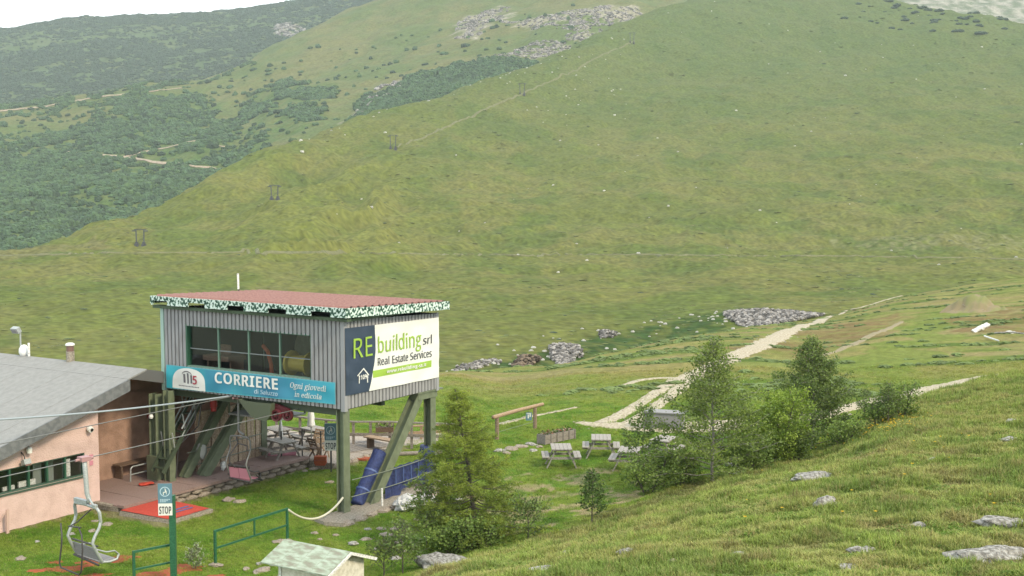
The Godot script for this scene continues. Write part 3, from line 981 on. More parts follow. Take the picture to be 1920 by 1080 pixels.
func make_materials() -> void:
	M.leaf = plain(1, 1, 1, 0.6)
	M.leaf.metallic_specular = 0.3
	M.leaf.backlight_enabled = true
	M.leaf.backlight = Color(0.80, 0.82, 0.55)
	M.grass = plain(1, 1, 1, 0.7)
	M.grass.metallic_specular = 0.25
	M.grass.backlight_enabled = true
	M.grass.backlight = Color(0.6, 0.62, 0.45)
	M.shrub = plain(1, 1, 1, 0.85)
	M.bark = worn([[0.25, 0.06, 0.05, 0.04], [0.6, 0.13, 0.11, 0.09]], 0.05, 2.0, 31, 0.9, 2.0)
	M.birch_bark = worn([[0.3, 0.08, 0.07, 0.06], [0.5, 0.24, 0.22, 0.19], [0.7, 0.36, 0.34, 0.30]], 0.04, 2.0, 33, 0.8)
	M.dirt = worn([[0.2, 0.20, 0.165, 0.10], [0.4, 0.32, 0.265, 0.18], [0.58, 0.40, 0.345, 0.25], [0.8, 0.45, 0.40, 0.31]], 0.04, 0.25, 41, 0.95, 0.8)
	M.pale_soil = worn([[0.25, 0.17, 0.15, 0.07], [0.6, 0.28, 0.225, 0.135]], 0.03, 0.3, 43, 0.95, 3.0)
	M.gravel = worn([[0.2, 0.28, 0.23, 0.19], [0.7, 0.45, 0.39, 0.33]], 0.05, 0.5, 45, 0.95, 4.0)
	M.track = worn([[0.25, 0.085, 0.092, 0.036], [0.6, 0.15, 0.145, 0.066]], 0.02, 0.05, 47, 0.95)
	M.red_soil = worn([[0.25, 0.20, 0.165, 0.11], [0.6, 0.36, 0.28, 0.21]], 0.02, 0.05, 49, 0.95)
	M.rock = worn([[0.2, 0.12, 0.11, 0.095], [0.42, 0.27, 0.25, 0.22], [0.58, 0.37, 0.35, 0.315], [0.78, 0.55, 0.53, 0.49]], 0.02, 0.8, 51, 0.9, 5.0)
	M.pink_rock = worn([[0.2, 0.20, 0.16, 0.12], [0.5, 0.36, 0.29, 0.23], [0.8, 0.52, 0.46, 0.39]], 0.04, 1.2, 53, 0.9, 4.0)
	M.far_rock = plain(1, 1, 1, 0.95)
	M.concrete = worn([[0.2, 0.19, 0.165, 0.13], [0.5, 0.30, 0.26, 0.205], [0.8, 0.40, 0.355, 0.29]], 0.03, 0.8, 55, 0.9, 2.5)
	M.cladding = worn([[0.2, 0.215, 0.205, 0.20], [0.4, 0.25, 0.246, 0.25], [0.6, 0.27, 0.266, 0.27], [0.85, 0.30, 0.292, 0.29]], 0.02, 0.5, 57, 0.5, 0.0, 20.0)
	M.cladding.uv1_scale = Vector3(0.5, 0.1, 0.5)
	M.trim = plain(0.27, 0.27, 0.28, 0.5)
	M.olive = worn([[0.25, 0.115, 0.135, 0.082], [0.6, 0.135, 0.158, 0.098], [0.85, 0.155, 0.175, 0.112]], 0.012, 0.5, 59, 0.55)
	M.olive_dark = plain(0.045, 0.062, 0.036, 0.6)
	M.flaking = worn([[0.36, 0.010, 0.05, 0.03], [0.455, 0.04, 0.13, 0.075], [0.485, 0.46, 0.56, 0.50], [0.75, 0.60, 0.69, 0.64]], 0.022, 0.62, 61, 0.6, 0.6, 5.0)
	M.red_roof = worn([[0.25, 0.22, 0.095, 0.075], [0.6, 0.30, 0.145, 0.115], [0.9, 0.34, 0.185, 0.15]], 0.03, 0.5, 63, 0.6)
	M.roof_grey = worn([[0.25, 0.20, 0.198, 0.188], [0.55, 0.225, 0.222, 0.21], [0.85, 0.245, 0.242, 0.23]], 0.02, 0.35, 65, 0.85, 1.0)
	M.fascia = worn([[0.3, 0.115, 0.12, 0.125], [0.7, 0.16, 0.165, 0.17]], 0.02, 0.4, 67, 0.6)
	M.soffit = plain(0.075, 0.068, 0.06, 0.7)
	M.peach = worn([[0.2, 0.52, 0.365, 0.325], [0.5, 0.57, 0.405, 0.365], [0.8, 0.60, 0.43, 0.39]], 0.012, 0.3, 69, 0.92, 1.2)
	M.brown_wall = worn([[0.2, 0.26, 0.16, 0.115], [0.7, 0.34, 0.21, 0.155]], 0.012, 0.3, 71, 0.9, 1.0)
	M.paver = worn([[0.25, 0.19, 0.125, 0.11], [0.5, 0.27, 0.18, 0.155], [0.8, 0.33, 0.24, 0.21]], 0.05, 0.8, 73, 0.9, 1.5)
	M.wood_grey = worn([[0.25, 0.16, 0.135, 0.115], [0.5, 0.27, 0.235, 0.205], [0.8, 0.37, 0.33, 0.295]], 0.03, 0.9, 75, 0.85, 2.0)
	M.wood_grey.uv1_scale = Vector3(0.5, 2.5, 2.5)
	M.wood_tan = worn([[0.25, 0.23, 0.145, 0.085], [0.6, 0.36, 0.25, 0.16], [0.85, 0.43, 0.32, 0.22]], 0.03, 1.0, 77, 0.8, 1.5)
	M.wood_dark = worn([[0.25, 0.09, 0.055, 0.035], [0.7, 0.17, 0.11, 0.075]], 0.04, 1.0, 79, 0.8, 1.5)
	M.plank_brown = worn([[0.25, 0.38, 0.28, 0.195], [0.7, 0.56, 0.44, 0.33]], 0.03, 0.8, 81, 0.8, 1.5)
	M.green = worn([[0.3, 0.012, 0.075, 0.036], [0.7, 0.03, 0.125, 0.062]], 0.03, 1.0, 83, 0.45)
	M.light_green = plain(0.13, 0.22, 0.165, 0.5)
	M.frame_green = plain(0.022, 0.085, 0.048, 0.5)
	M.white = plain(0.74, 0.74, 0.72, 0.6)
	M.white_worn = worn([[0.25, 0.45, 0.44, 0.41], [0.5, 0.66, 0.65, 0.62], [0.8, 0.75, 0.74, 0.72]], 0.03, 0.9, 85, 0.6)
	M.galv = worn([[0.3, 0.28, 0.30, 0.295], [0.7, 0.42, 0.44, 0.43]], 0.04, 1.0, 87, 0.45, 0.0, 0.0, 0.25)
	M.dark_metal = plain(0.045, 0.04, 0.04, 0.5)
	M.black = plain(0.012, 0.012, 0.012, 0.6)
	M.rust_pipe = plain(0.16, 0.09, 0.07, 0.7)
	M.red = plain(0.34, 0.03, 0.028, 0.5)
	M.dark_red = worn([[0.3, 0.06, 0.009, 0.013], [0.7, 0.11, 0.014, 0.02]], 0.05, 2.0, 89, 0.45)
	M.red_mat = worn([[0.25, 0.42, 0.045, 0.028], [0.6, 0.52, 0.06, 0.035], [0.85, 0.56, 0.085, 0.05]], 0.03, 0.9, 91, 0.95, 2.0)
	M.orange_mat = worn([[0.3, 0.32, 0.09, 0.035], [0.6, 0.47, 0.095, 0.04]], 0.06, 1.3, 93, 0.95, 3.0)
	M.pink = plain(0.52, 0.21, 0.27, 0.5)
	M.seat_grey = worn([[0.3, 0.17, 0.165, 0.165], [0.6, 0.26, 0.25, 0.25]], 0.12, 2.0, 95, 0.7)
	M.blue = plain(0.035, 0.06, 0.235, 0.55)
	M.blue_light = plain(0.07, 0.11, 0.26, 0.55)
	M.sign_blue = plain(0.095, 0.185, 0.24, 0.45)
	M.navy = plain(0.025, 0.042, 0.072, 0.55)
	M.lime = plain(0.27, 0.42, 0.05, 0.55)
	M.ink = plain(0.05, 0.05, 0.055, 0.6)
	M.print_white = plain(0.66, 0.66, 0.62, 0.55)
	M.teal = plain(1, 1, 1, 0.5)
	M.grey_print = plain(0.13, 0.12, 0.13, 0.6)
	M.rope = worn([[0.3, 0.42, 0.40, 0.30], [0.7, 0.62, 0.59, 0.48]], 0.1, 4.0, 97, 0.9)
	M.cable = plain(0.17, 0.17, 0.165, 0.5, 0.3)
	M.hose = plain(0.27, 0.31, 0.34, 0.5)
	M.glass = StandardMaterial3D.new()
	M.glass.albedo_color = Color(0.1, 0.13, 0.13, 0.08)
	M.glass.transparency = BaseMaterial3D.TRANSPARENCY_ALPHA
	M.glass.roughness = 0.05
	M.glass.metallic_specular = 0.45
	M.yellow = plain(0.40, 0.33, 0.05, 0.6)
	M.flower_red = plain(0.5, 0.08, 0.06, 0.7)
	M.flower = plain(0.72, 0.42, 0.03, 0.7)
	M.wire = plain(0.17, 0.19, 0.15, 0.6)
	M.rubber = plain(0.05, 0.05, 0.05, 0.8)
	M.hut_roof = worn([[0.25, 0.21, 0.20, 0.15], [0.44, 0.25, 0.285, 0.21], [0.56, 0.30, 0.35, 0.265], [0.75, 0.36, 0.41, 0.33]], 0.009, 0.8, 99, 0.85, 0.8, 20.0)
	M.hut_roof.uv1_scale = Vector3(0.5, 1.6, 1.6)
	M.hut_wall = worn([[0.25, 0.52, 0.49, 0.40], [0.7, 0.66, 0.63, 0.54]], 0.02, 0.6, 101, 0.85, 1.0)
	M.tower = plain(0.055, 0.06, 0.062, 0.6)
	M.tower_foot = plain(0.06, 0.06, 0.065, 0.8)
	M.wire_green = plain(0.16, 0.19, 0.15, 0.6)
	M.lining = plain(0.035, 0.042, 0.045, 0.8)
	M.pale_trim = plain(0.30, 0.42, 0.36, 0.5)
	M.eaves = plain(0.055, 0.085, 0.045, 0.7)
	M.transom = plain(0.16, 0.18, 0.18, 0.5)
	M.olive_shade = M.olive
	M.olive_deep = plain(0.075, 0.092, 0.055, 0.6)
	M.cyan = plain(0.08, 0.36, 0.42, 0.5)
	M.dark_red_print = plain(0.35, 0.05, 0.07, 0.6)
	M.pale_print = plain(0.45, 0.58, 0.66, 0.6)
	M.frame_grey = plain(0.16, 0.16, 0.155, 0.5)
	M.frame_dark = plain(0.045, 0.09, 0.06, 0.6)
	M.curtain = plain(0.24, 0.27, 0.25, 0.9)
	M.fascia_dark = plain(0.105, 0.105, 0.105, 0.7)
	M.stake = plain(0.50, 0.34, 0.29, 0.8)
	M.sack = plain(0.33, 0.33, 0.30, 0.9)
	M.grip = plain(0.34, 0.19, 0.19, 0.6)
	M.blue_cloth = worn([[0.25, 0.013, 0.022, 0.085], [0.55, 0.022, 0.038, 0.14], [0.85, 0.035, 0.055, 0.18]], 0.015, 1.0, 111, 0.5, 3.0)
	M.wood_pale = worn([[0.25, 0.22, 0.195, 0.17], [0.5, 0.32, 0.29, 0.26], [0.8, 0.40, 0.37, 0.335]], 0.03, 0.9, 103, 0.85, 1.5)
	M.wood_brown = worn([[0.25, 0.17, 0.115, 0.08], [0.7, 0.28, 0.205, 0.15]], 0.03, 1.0, 105, 0.85, 1.5)
	M.plastic = worn([[0.25, 0.36, 0.35, 0.34], [0.7, 0.60, 0.59, 0.57]], 0.05, 1.0, 107, 0.5, 2.0)


# ------------------------------------------------------------------ what stands on the far slopes
func bush(seed_: int, tall: float) -> ArrayMesh:
	var r := RandomNumberGenerator.new()
	r.seed = seed_
	var s := Shape.new()
	s.blob(Vector3(0, tall * 0.35, 0), Vector3(0.5, tall * 0.6, 0.5), 0.35, r, 6, 4)
	for i in 3:
		var a := TAU * i / 3.0 + r.randf()
		s.tint = Color(1, 1, 1) * r.randf_range(0.75, 1.25)
		s.blob(Vector3(cos(a) * 0.4, tall * 0.28, sin(a) * 0.4), Vector3(0.36, tall * r.randf_range(0.35, 0.6), 0.36), 0.4, r, 6, 4)
	return s.mesh()

func make_far_plants() -> void:
	var r := RandomNumberGenerator.new()
	r.seed = 77
	var where := [[], [], []]
	var tints := [[], [], []]
	for i in 120000:                        # dwarf pines of the middle hill
		var d := sqrt(r.randf_range(700.0 * 700.0, 1480.0 * 1480.0))
		var t := r.randf_range(-0.50, 0.05)
		var x := t * d
		var z := -d
		var keep := 0.005
		var lump := nb(x * 0.02, z * 0.02) + 0.6 * nb(x * 0.006 + 40, z * 0.006)
		if within("shrubland", x, z, 18.0, 50.0):
			keep = clampf(0.36 + lump * 2.2, 0.09, 0.85)
			if within("light_strip", x, z, 14.0, 40.0): keep *= 0.07
			if within("track_grass", x, z, 12.0, 30.0): keep *= 0.25
		elif within("shrub_right", x, z, 14.0, 40.0): keep = clampf(0.20 + lump * 2.2, 0.015, 1.0)
		elif within("shrub_ridge", x, z, 10.0, 30.0): keep = clampf(1.2 + lump * 1.2, 0.3, 1.0)
		elif t < -0.2: keep = clampf(lump * 1.5 - 0.25, 0.015, 0.6)
		if within("outcrop", x, z, 6.0, 20.0): keep *= 0.35
		if bare.has(Vector2i(int(x / 7.0), int(z / 7.0))): keep = 0.0
		if r.randf() > keep: continue
		var y := ground_at(2, x, z)
		var s := r.randf_range(1.6, 4.2)
		var k := i % 3
		where[k].append(Transform3D(Basis(Vector3.UP, r.randf() * TAU).scaled(Vector3(s * r.randf_range(0.9, 1.6), s * r.randf_range(0.7, 1.3), s)), Vector3(x, y - 0.2, z)))
		var g := r.randf_range(0.5, 1.45)
		tints[k].append(Color(0.042 * g, 0.080 * g, 0.034 * g).lerp(Color(0.075, 0.13, 0.035), clampf(r.randf() - 0.55 + lump * 0.4, 0, 1)))
	for k in 3: scatter("dwarf_pine_shrubs", bush(100 + k, 0.9), M.shrub, where[k], tints[k])
	where = [[], []]
	tints = [[], []]
	for i in 60000:                         # and of the far one
		var d := sqrt(r.randf_range(1750.0 * 1750.0, 2700.0 * 2700.0))
		var t := r.randf_range(-0.50, -0.02)
		var x := t * d
		var z := -d
		var lump := nb(x * 0.015, z * 0.015) + 0.5 * nb(x * 0.004 + 10, z * 0.004)
		var keep := clampf(0.8 + lump * 1.4, 0.1, 1.0)
		if within("far_top", x, z, 20.0, 60.0): keep *= 0.35
		if within("far_scree", x, z, 10.0, 40.0): keep *= 0.1
		if r.randf() > keep: continue
		var s := r.randf_range(2.4, 5.5)
		var k := i % 2
		where[k].append(Transform3D(Basis(Vector3.UP, r.randf() * TAU).scaled(Vector3(s * 1.3, s * r.randf_range(0.5, 0.9), s * 1.1)), Vector3(x, ground_at(3, x, z) - 0.3, z)))
		var g := r.randf_range(0.75, 1.3)
		tints[k].append(Color(0.040 * g, 0.068 * g, 0.034 * g))
	for k in 2: scatter("far_shrubs", bush(110 + k, 0.9), M.shrub, where[k], tints[k])
	where = [[], []]                        # shrubs on the crest at the right, and low tussocks and herbs all over the big slope
	tints = [[], []]
	for i in 260:
		var t := r.randf_range(0.255, 0.45)
		var d := r.randf_range(1120.0, 1330.0) - (t - 0.3) * 700.0
		if nb(t * 60.0, d * 0.05) < 0.02: continue
		var p := Vector3(t * d, 0, -d)
		p.y = ground_at(1, p.x, p.z)
		var s := r.randf_range(1.6, 4.0)
		where[0].append(Transform3D(Basis(Vector3.UP, r.randf() * TAU).scaled(Vector3(s * 1.6, s * 0.7, s)), p))
		tints[0].append(Color(0.035, 0.06, 0.034))
	scatter("crest_shrubs", bush(120, 0.9), M.shrub, where[0], tints[0])
	where = [[], []]
	for i in 6000:
		var d := 170.0 * exp(r.randf() * log(1300.0 / 170.0))
		var t := r.randf_range(-0.44, 0.44)
		var x := t * d
		var z := -d
		var lump := nb(x * 0.03, z * 0.015) + 0.4 * nb(x * 0.15, z * 0.1)
		if r.randf() > clampf(0.25 + lump * 2.0, 0.05, 1.0): continue
		var s := (0.25 + d * 0.0011) * r.randf_range(0.6, 1.3)
		var k := i % 2
		where[k].append(Transform3D(Basis(Vector3.UP, r.randf() * TAU).scaled(Vector3(s * r.randf_range(1.2, 2.6), s * 0.42, s * 1.3)), Vector3(x, ground_at(1, x, z) - 0.05 * s, z)))
		var c := tone(1, x, 0.0, z)
		c = c * r.randf_range(0.86, 1.06)
		c.a = 1.0
		tints[k].append(c)
	for k in 2: scatter("slope_tussocks", bush(130 + k, 0.8), M.shrub, where[k], tints[k].slice(0, where[k].size()))


func stones_in(called: String, id: int, many: int, small: float, big: float, seed_: int, box: Array, flat := 0.7) -> Array:   # transforms and tints of stones strewn inside an area
	var r := RandomNumberGenerator.new()
	r.seed = seed_
	var poly: PackedVector2Array = areas[called]
	var lo := poly[0]
	var hi := poly[0]
	for q in poly:
		lo = lo.min(q)
		hi = hi.max(q)
	var where := []
	var tints := []
	for i in many:
		var x := r.randf_range(lo.x, hi.x)
		var z := r.randf_range(lo.y, hi.y)
		if not within(called, x, z, box[0], box[1]): continue
		if box.size() > 2 and nb(x * 0.05, z * 0.05) < box[2]: continue
		var s := r.randf_range(small, big)
		where.append(Transform3D(Basis.from_euler(Vector3(r.randf() * 0.6, r.randf() * TAU, r.randf() * 0.6)).scaled(Vector3(s, s * flat, s * r.randf_range(0.7, 1.2))), Vector3(x, ground_at(id, x, z) + s * 0.12, z)))
		var g := 0.07 + 0.28 * pow(r.randf(), 1.4)
		tints.append(Color(g, g * 0.93, g * 0.87))
	return [where, tints]

func make_far_rocks() -> void:
	var stone := rock_shape(Vector3(0.5, 0.5, 0.5), 61).mesh()
	for e in [["scree", 9000, 1.0, 2.8, -0.08], ["scree_left", 2600, 1.0, 2.8, -0.1], ["outcrop", 1500, 1.5, 4.5, -0.12]]:
		var a := stones_in(e[0], 2, e[1], e[2], e[3], 5, [20.0, 40.0, e[4]])
		scatter("scree_boulders", stone, M.far_rock, a[0], a[1])
	var b := stones_in("far_scree", 3, 900, 3.0, 7.0, 6, [10.0, 40.0, 0.0])
	scatter("far_boulders", stone, M.far_rock, b[0], b[1])
	# cairns and stone heaps in the gully, each a heap of its own
	area("heap_round", 1, [1030, 652, 1055, 647, 1080, 650, 1090, 664, 1080, 680, 1050, 688, 1034, 674], 150.0)
	area("heap_long", 1, [1358, 590, 1400, 583, 1480, 585, 1545, 592, 1500, 601, 1430, 612, 1390, 612, 1370, 602], 150.0)
	area("heap_small", 1, [1122, 625, 1140, 623, 1155, 628, 1145, 635, 1126, 635], 150.0)
	area("heap_row", 1, [855, 690, 890, 682, 930, 674, 940, 679, 915, 687, 870, 698, 856, 698], 150.0)
	area("heap_brown", 1, [960, 690, 985, 672, 1005, 670, 1012, 680, 990, 697, 965, 700], 130.0)
	var heaps := [["heap_round", 520, "rounded grey stone heap in the grassy gully behind the station", 0.25, 0.65], ["heap_long", 1300, "long tapering heap of grey stones where the dirt road meets the slope", 0.3, 0.9],
		["heap_small", 90, "small grey stone heap higher up the gully than the rounded one", 0.2, 0.55], ["heap_row", 140, "low broken row of grey stones at the gully's left end, right of the banner", 0.25, 0.6], ["heap_brown", 260, "brownish overgrown stone heap left of the rounded grey heap", 0.2, 0.7]]
	for e in heaps:
		var a := stones_in(e[0], 1, e[1] * 3, e[3], e[4], 7, [1.0, 6.0])
		var mid := Vector3.ZERO
		for t in a[0]: mid += t.origin
		mid /= maxf(a[0].size(), 1)
		var o := thing("stone_heap", e[2], "stone heap", mid, 0.0, "stone heaps in the gully")
		var local := []
		var top: float = 1.1 if e[0] != "heap_row" else 0.35
		var reach := 0.1
		for t in a[0]: reach = maxf(reach, (t.origin - mid).length())
		for t in a[0]:
			var q: Transform3D = t
			var near := 1.0 - clampf((q.origin - mid).length() / reach, 0, 1)
			q.origin = q.origin - mid + Vector3(0, top * near * rnd.randf(), 0)
			local.append(q)
		if e[0] == "heap_brown":
			for i in a[1].size(): a[1][i] = a[1][i] * Color(0.62, 0.5, 0.38)
		scatter("stones", stone, M.far_rock, local, a[1], o)
	# loose pale stones on the big slope
	var r := RandomNumberGenerator.new()
	r.seed = 19
	var where := []
	var tints := []
	for i in 200:
		var px := r.randf_range(560, 1920)
		var py := r.randf_range(60, 470)
		if i < 60:
			px = r.randf_range(900, 1180)
			py = r.randf_range(130, 260)
		var x := (px - 960) / FPX
		var d := lerpf(1250, 380, (py - 60) / 410.0)
		d = minf(d, (sheets[1] as Sheet).knot(x, 5) - 20.0)
		var p := Vector3(x * d, 0, -d)
		p.y = ground_at(1, p.x, p.z)
		var s := r.randf_range(0.35, 1.1) * (1.6 if r.randf() < 0.08 else 1.0)
		where.append(Transform3D(Basis(Vector3.UP, r.randf() * TAU).scaled(Vector3(s * 1.4, s, s)), p))
		var g := r.randf_range(0.3, 0.55)
		tints.append(Color(g, g * 0.97, g * 0.9))
	for i in 160:                           # and in the gully
		var q: Vector2 = areas["gully"][i % areas["gully"].size()].lerp(areas["gully"][(i + 1) % areas["gully"].size()], r.randf()) + Vector2(r.randfn(), r.randfn()) * 4.0
		var s := r.randf_range(0.2, 0.6)
		where.append(Transform3D(Basis(Vector3.UP, r.randf() * TAU).scaled(Vector3(s * 1.4, s, s)), Vector3(q.x, ground_at(1, q.x, q.y), q.y)))
		tints.append(Color(0.36, 0.35, 0.32))
	scatter("slope_stones", stone, M.far_rock, where, tints)


func make_towers() -> void:
	var spots := [[263, 462, 30, "lowest"], [515, 375, 26, "second lowest"], [737, 280, 25, "third and middle"], [979, 178, 20, "second highest"], [1185, 82, 19, "highest"]]
	for e in spots:
		var p := hit(e[0], e[1], 1, 300.0)
		var h: float = e[2] / FPX * -p.z * 1.05
		var o := thing("lift_tower", "grey portal lift tower, %s of the five up the green slope" % e[3], "lift tower", p, -0.25, "lift towers up the slope")
		var s := Shape.new()
		for x in [-1.5, 1.5]:
			s = Shape.new()
			s.tube([Vector3(x, -0.5, 0), Vector3(x * 1.12, h, 0)], 0.27, 0.24, 8)
			part("post", s, M.tower, o)
			s = Shape.new()
			s.box(Vector3(x - 0.7, -0.6, -0.7), Vector3(x + 0.7, 0.9, 0.7))
			s.box(Vector3(x - 0.45, 0.9, -0.5), Vector3(x + 0.45, 1.7, 0.5))
			part("footing", s, M.tower_foot, o)
		s = Shape.new()
		s.box(Vector3(-2.6, h - 0.15, -0.15), Vector3(2.6, h + 0.15, 0.15))
		part("crossarm", s, M.tower, o)
		for x in [-2.6, 2.6]:
			s = Shape.new()
			s.box(Vector3(x - 0.1, h - 0.7, -1.3), Vector3(x + 0.1, h - 0.35, 1.3))
			for k in 4: s.lathe(Vector3(x, h - 0.5, -1.1 + k * 0.73), [[0.0, -0.09], [0.24, -0.09], [0.24, 0.09], [0.0, 0.09]], 8, Basis(Vector3.FORWARD, PI / 2))
			part("sheave_assembly", s, M.tower, o)
		s = Shape.new()
		s.beam(Vector3(-1.5, 1.2, 0), Vector3(1.6, h * 0.55, 0), 0.12, 0.12)
		part("brace", s, M.tower, o)


# ------------------------------------------------------------------ the lift station
func ribbed(s: Shape, from: Vector3, along: Vector3, run: float, out: Vector3, bot: Array, top: Array, phase := 0.0, pitch := 0.178, deep := 0.06) -> void:   # trapezoid sheet between two sloping edges
	var us := [0.0]
	var ps := [[0.0, 0.0], [0.035, 0.0], [0.05, 1.0], [0.163, 1.0], [0.1775, 0.0]]
	var k := floorf(phase / pitch)
	while k * pitch < phase + run:
		for p in ps:
			var u: float = k * pitch + p[0] * pitch / 0.178 - phase
			if u > 0.001 and u < run - 0.001: us.append(u)
		k += 1.0
	us.append(run)
	var pts := PackedVector3Array()
	for u in us:
		var w := fposmod(u + phase, pitch) * 0.178 / pitch
		var e := 0.0
		if w >= 0.0349 and w < 0.05: e = (w - 0.035) / 0.015
		elif w >= 0.05 and w <= 0.163: e = 1.0
		elif w > 0.163 and w < 0.1775: e = 1.0 - (w - 0.163) / 0.0145
		var q: Vector3 = from + along * u + out * (deep * clampf(e, 0, 1))
		var f: float = u / run
		pts.append(q + Vector3.UP * lerpf(bot[0], bot[1], f))
		pts.append(q + Vector3.UP * lerpf(top[0], top[1], f))
	s.grid(us.size(), 2, pts)

func h_post(s: Shape, a: float, b: float, lo: float, hi: float, w := 0.30) -> void:   # wide-flange column, flanges across the station's long axis
	s.box(Vector3(a + w / 2 - 0.03, lo, b - w / 2), Vector3(a + w / 2, hi, b + w / 2))
	s.box(Vector3(a - w / 2, lo, b - w / 2), Vector3(a - w / 2 + 0.03, hi, b + w / 2))
	s.box(Vector3(a - w / 2 + 0.03, lo, b - 0.012), Vector3(a + w / 2 - 0.03, hi, b + 0.012))

func h_brace(s: Shape, p: Vector3, q: Vector3, w: float) -> void:       # the same, leaning in the station's side plane
	var z := (q - p).normalized()
	var y := z.cross(Vector3.RIGHT).normalized()
	var x := Vector3.RIGHT
	for e in [[w / 2 - 0.015, 0.0, 0.03, w], [-w / 2 + 0.015, 0.0, 0.03, w], [0.0, 0.0, w - 0.06, 0.024]]:
		s.cube((p + q) / 2 + x * e[0], Vector3(e[2], e[3], (q - p).length()), Basis(x, y, z))

func make_station() -> void:
	var o := sthing("chairlift_station", "grey corrugated lift cabin on olive steel legs with a red ribbed roof", "lift station", -4, 0, -2.4)
	var s := Shape.new()
	# front wall round the long window, side, back and far side
	var wl := -6.86
	var wr := -1.30
	var wb := 4.25
	var wt := 5.64
	var f := 6.2
	ribbed(s, Vector3(-7.94, 0, 0), Vector3.RIGHT, 7.94 + wl, Vector3.BACK, [3.4, 3.4], [f, f])
	ribbed(s, Vector3(wl, 0, 0), Vector3.RIGHT, wr - wl, Vector3.BACK, [3.4, 3.4], [wb, wb], 7.94 + wl)
	ribbed(s, Vector3(wl, 0, 0), Vector3.RIGHT, wr - wl, Vector3.BACK, [wt, wt], [f, f], 7.94 + wl)
	ribbed(s, Vector3(wr, 0, 0), Vector3.RIGHT, -0.06 - wr, Vector3.BACK, [3.4, 3.4], [f, f], 7.94 + wr)
	part("front_cladding", s, M.cladding, o)
	s = Shape.new()
	ribbed(s, Vector3(0, 0, -0.06), Vector3.FORWARD, 4.8, Vector3.RIGHT, [3.4, 3.4], [f, 6.0])
	part("side_cladding", s, M.cladding, o)
	s = Shape.new()
	ribbed(s, Vector3(-0.06, 0, -4.92), Vector3.LEFT, 7.88, Vector3.FORWARD, [3.4, 3.4], [6.0, 6.0])
	part("back_cladding", s, M.cladding, o)
	s = Shape.new()
	ribbed(s, Vector3(-8, 0, -4.86), Vector3.BACK, 4.8, Vector3.LEFT, [3.4, 3.4], [6.0, f])
	part("far_side_cladding", s, M.cladding, o)
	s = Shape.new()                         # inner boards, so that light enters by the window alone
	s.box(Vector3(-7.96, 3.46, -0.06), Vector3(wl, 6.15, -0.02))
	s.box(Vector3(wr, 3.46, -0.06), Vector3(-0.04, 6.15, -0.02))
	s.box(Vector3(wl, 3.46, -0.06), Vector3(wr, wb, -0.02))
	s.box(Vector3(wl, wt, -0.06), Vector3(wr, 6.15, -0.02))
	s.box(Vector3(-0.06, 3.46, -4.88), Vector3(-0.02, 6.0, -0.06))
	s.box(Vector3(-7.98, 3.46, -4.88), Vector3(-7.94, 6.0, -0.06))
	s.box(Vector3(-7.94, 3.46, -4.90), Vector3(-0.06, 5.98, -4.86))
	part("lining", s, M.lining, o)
	s = Shape.new()
	s.box(Vector3(-7.97, 3.36, -4.9), Vector3(-0.03, 3.46, -0.03))
	part("floor_slab", s, M.olive_dark, o)
	for q in [[0.0, 0.0, 3.33, 6.22], [-8.0, 0.0, 3.33, 6.22], [0.0, -4.9, 3.33, 6.02], [-8.0, -4.9, 3.33, 6.02]]:
		s = Shape.new()
		s.box(Vector3(q[0] - 0.075, q[2], q[1] - 0.075), Vector3(q[0] + 0.075, q[3], q[1] + 0.075))
		part("corner_trim", s, M.trim if q[0] == 0.0 else M.pale_trim, o)
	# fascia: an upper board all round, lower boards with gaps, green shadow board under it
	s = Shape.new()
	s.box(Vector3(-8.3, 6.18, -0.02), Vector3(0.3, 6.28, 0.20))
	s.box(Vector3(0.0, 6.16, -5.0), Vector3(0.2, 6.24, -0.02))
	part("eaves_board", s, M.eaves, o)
	var roof := Shape.new()                 # red sheet, ribs along the front
	var pts := PackedVector3Array()
	var rows := 0
	var b := 0.31
	while b > -5.12:
		for e in [[0.0, 0.0], [0.20, 0.0], [0.23, 0.06], [0.32, 0.06], [0.345, 0.0]]:
			var bb: float = b - e[0]
			if bb < -5.12: continue
			var y: float = 6.60 + (bb - 0.31) * 0.037 + e[1]
			pts.append(Vector3(-8.18, y, bb))
			pts.append(Vector3(0.34, y, bb))
			rows += 1
		b -= 0.35
	roof.grid(rows, 2, pts)
	part("roof_sheet", roof, M.red_roof, o)
	s = Shape.new()
	s.hexa([Vector3(-8.16, 6.5, 0.28), Vector3(0.32, 6.5, 0.28), Vector3(0.32, 6.30, -5.1), Vector3(-8.16, 6.30, -5.1), Vector3(-8.16, 6.58, 0.28), Vector3(0.32, 6.58, 0.28), Vector3(0.32, 6.38, -5.1), Vector3(-8.16, 6.38, -5.1)])
	part("roof_deck", s, M.soffit, o)
	s = Shape.new()
	s.box(Vector3(-8.2, 6.46, 0.32), Vector3(0.38, 6.61, 0.36))
	part("front_fascia", s, M.flaking, o)
	for q in [[-7.42, -6.42], [-5.66, -4.62], [-3.88, -2.82], [-2.05, -1.02], [-0.24, 0.38], [-8.2, -8.12]]:
		s = Shape.new()
		s.box(Vector3(q[0], 6.31, 0.323), Vector3(q[1], 6.457, 0.357))
		part("fascia_board", s, M.flaking, o)
	s = Shape.new()
	s.hexa([Vector3(0.34, 6.31, 0.32), Vector3(0.38, 6.31, 0.32), Vector3(0.38, 6.13, -5.2), Vector3(0.34, 6.13, -5.2), Vector3(0.34, 6.61, 0.32), Vector3(0.38, 6.61, 0.32), Vector3(0.38, 6.41, -5.2), Vector3(0.34, 6.41, -5.2)])
	part("side_fascia", s, M.flaking, o)
	s = Shape.new()
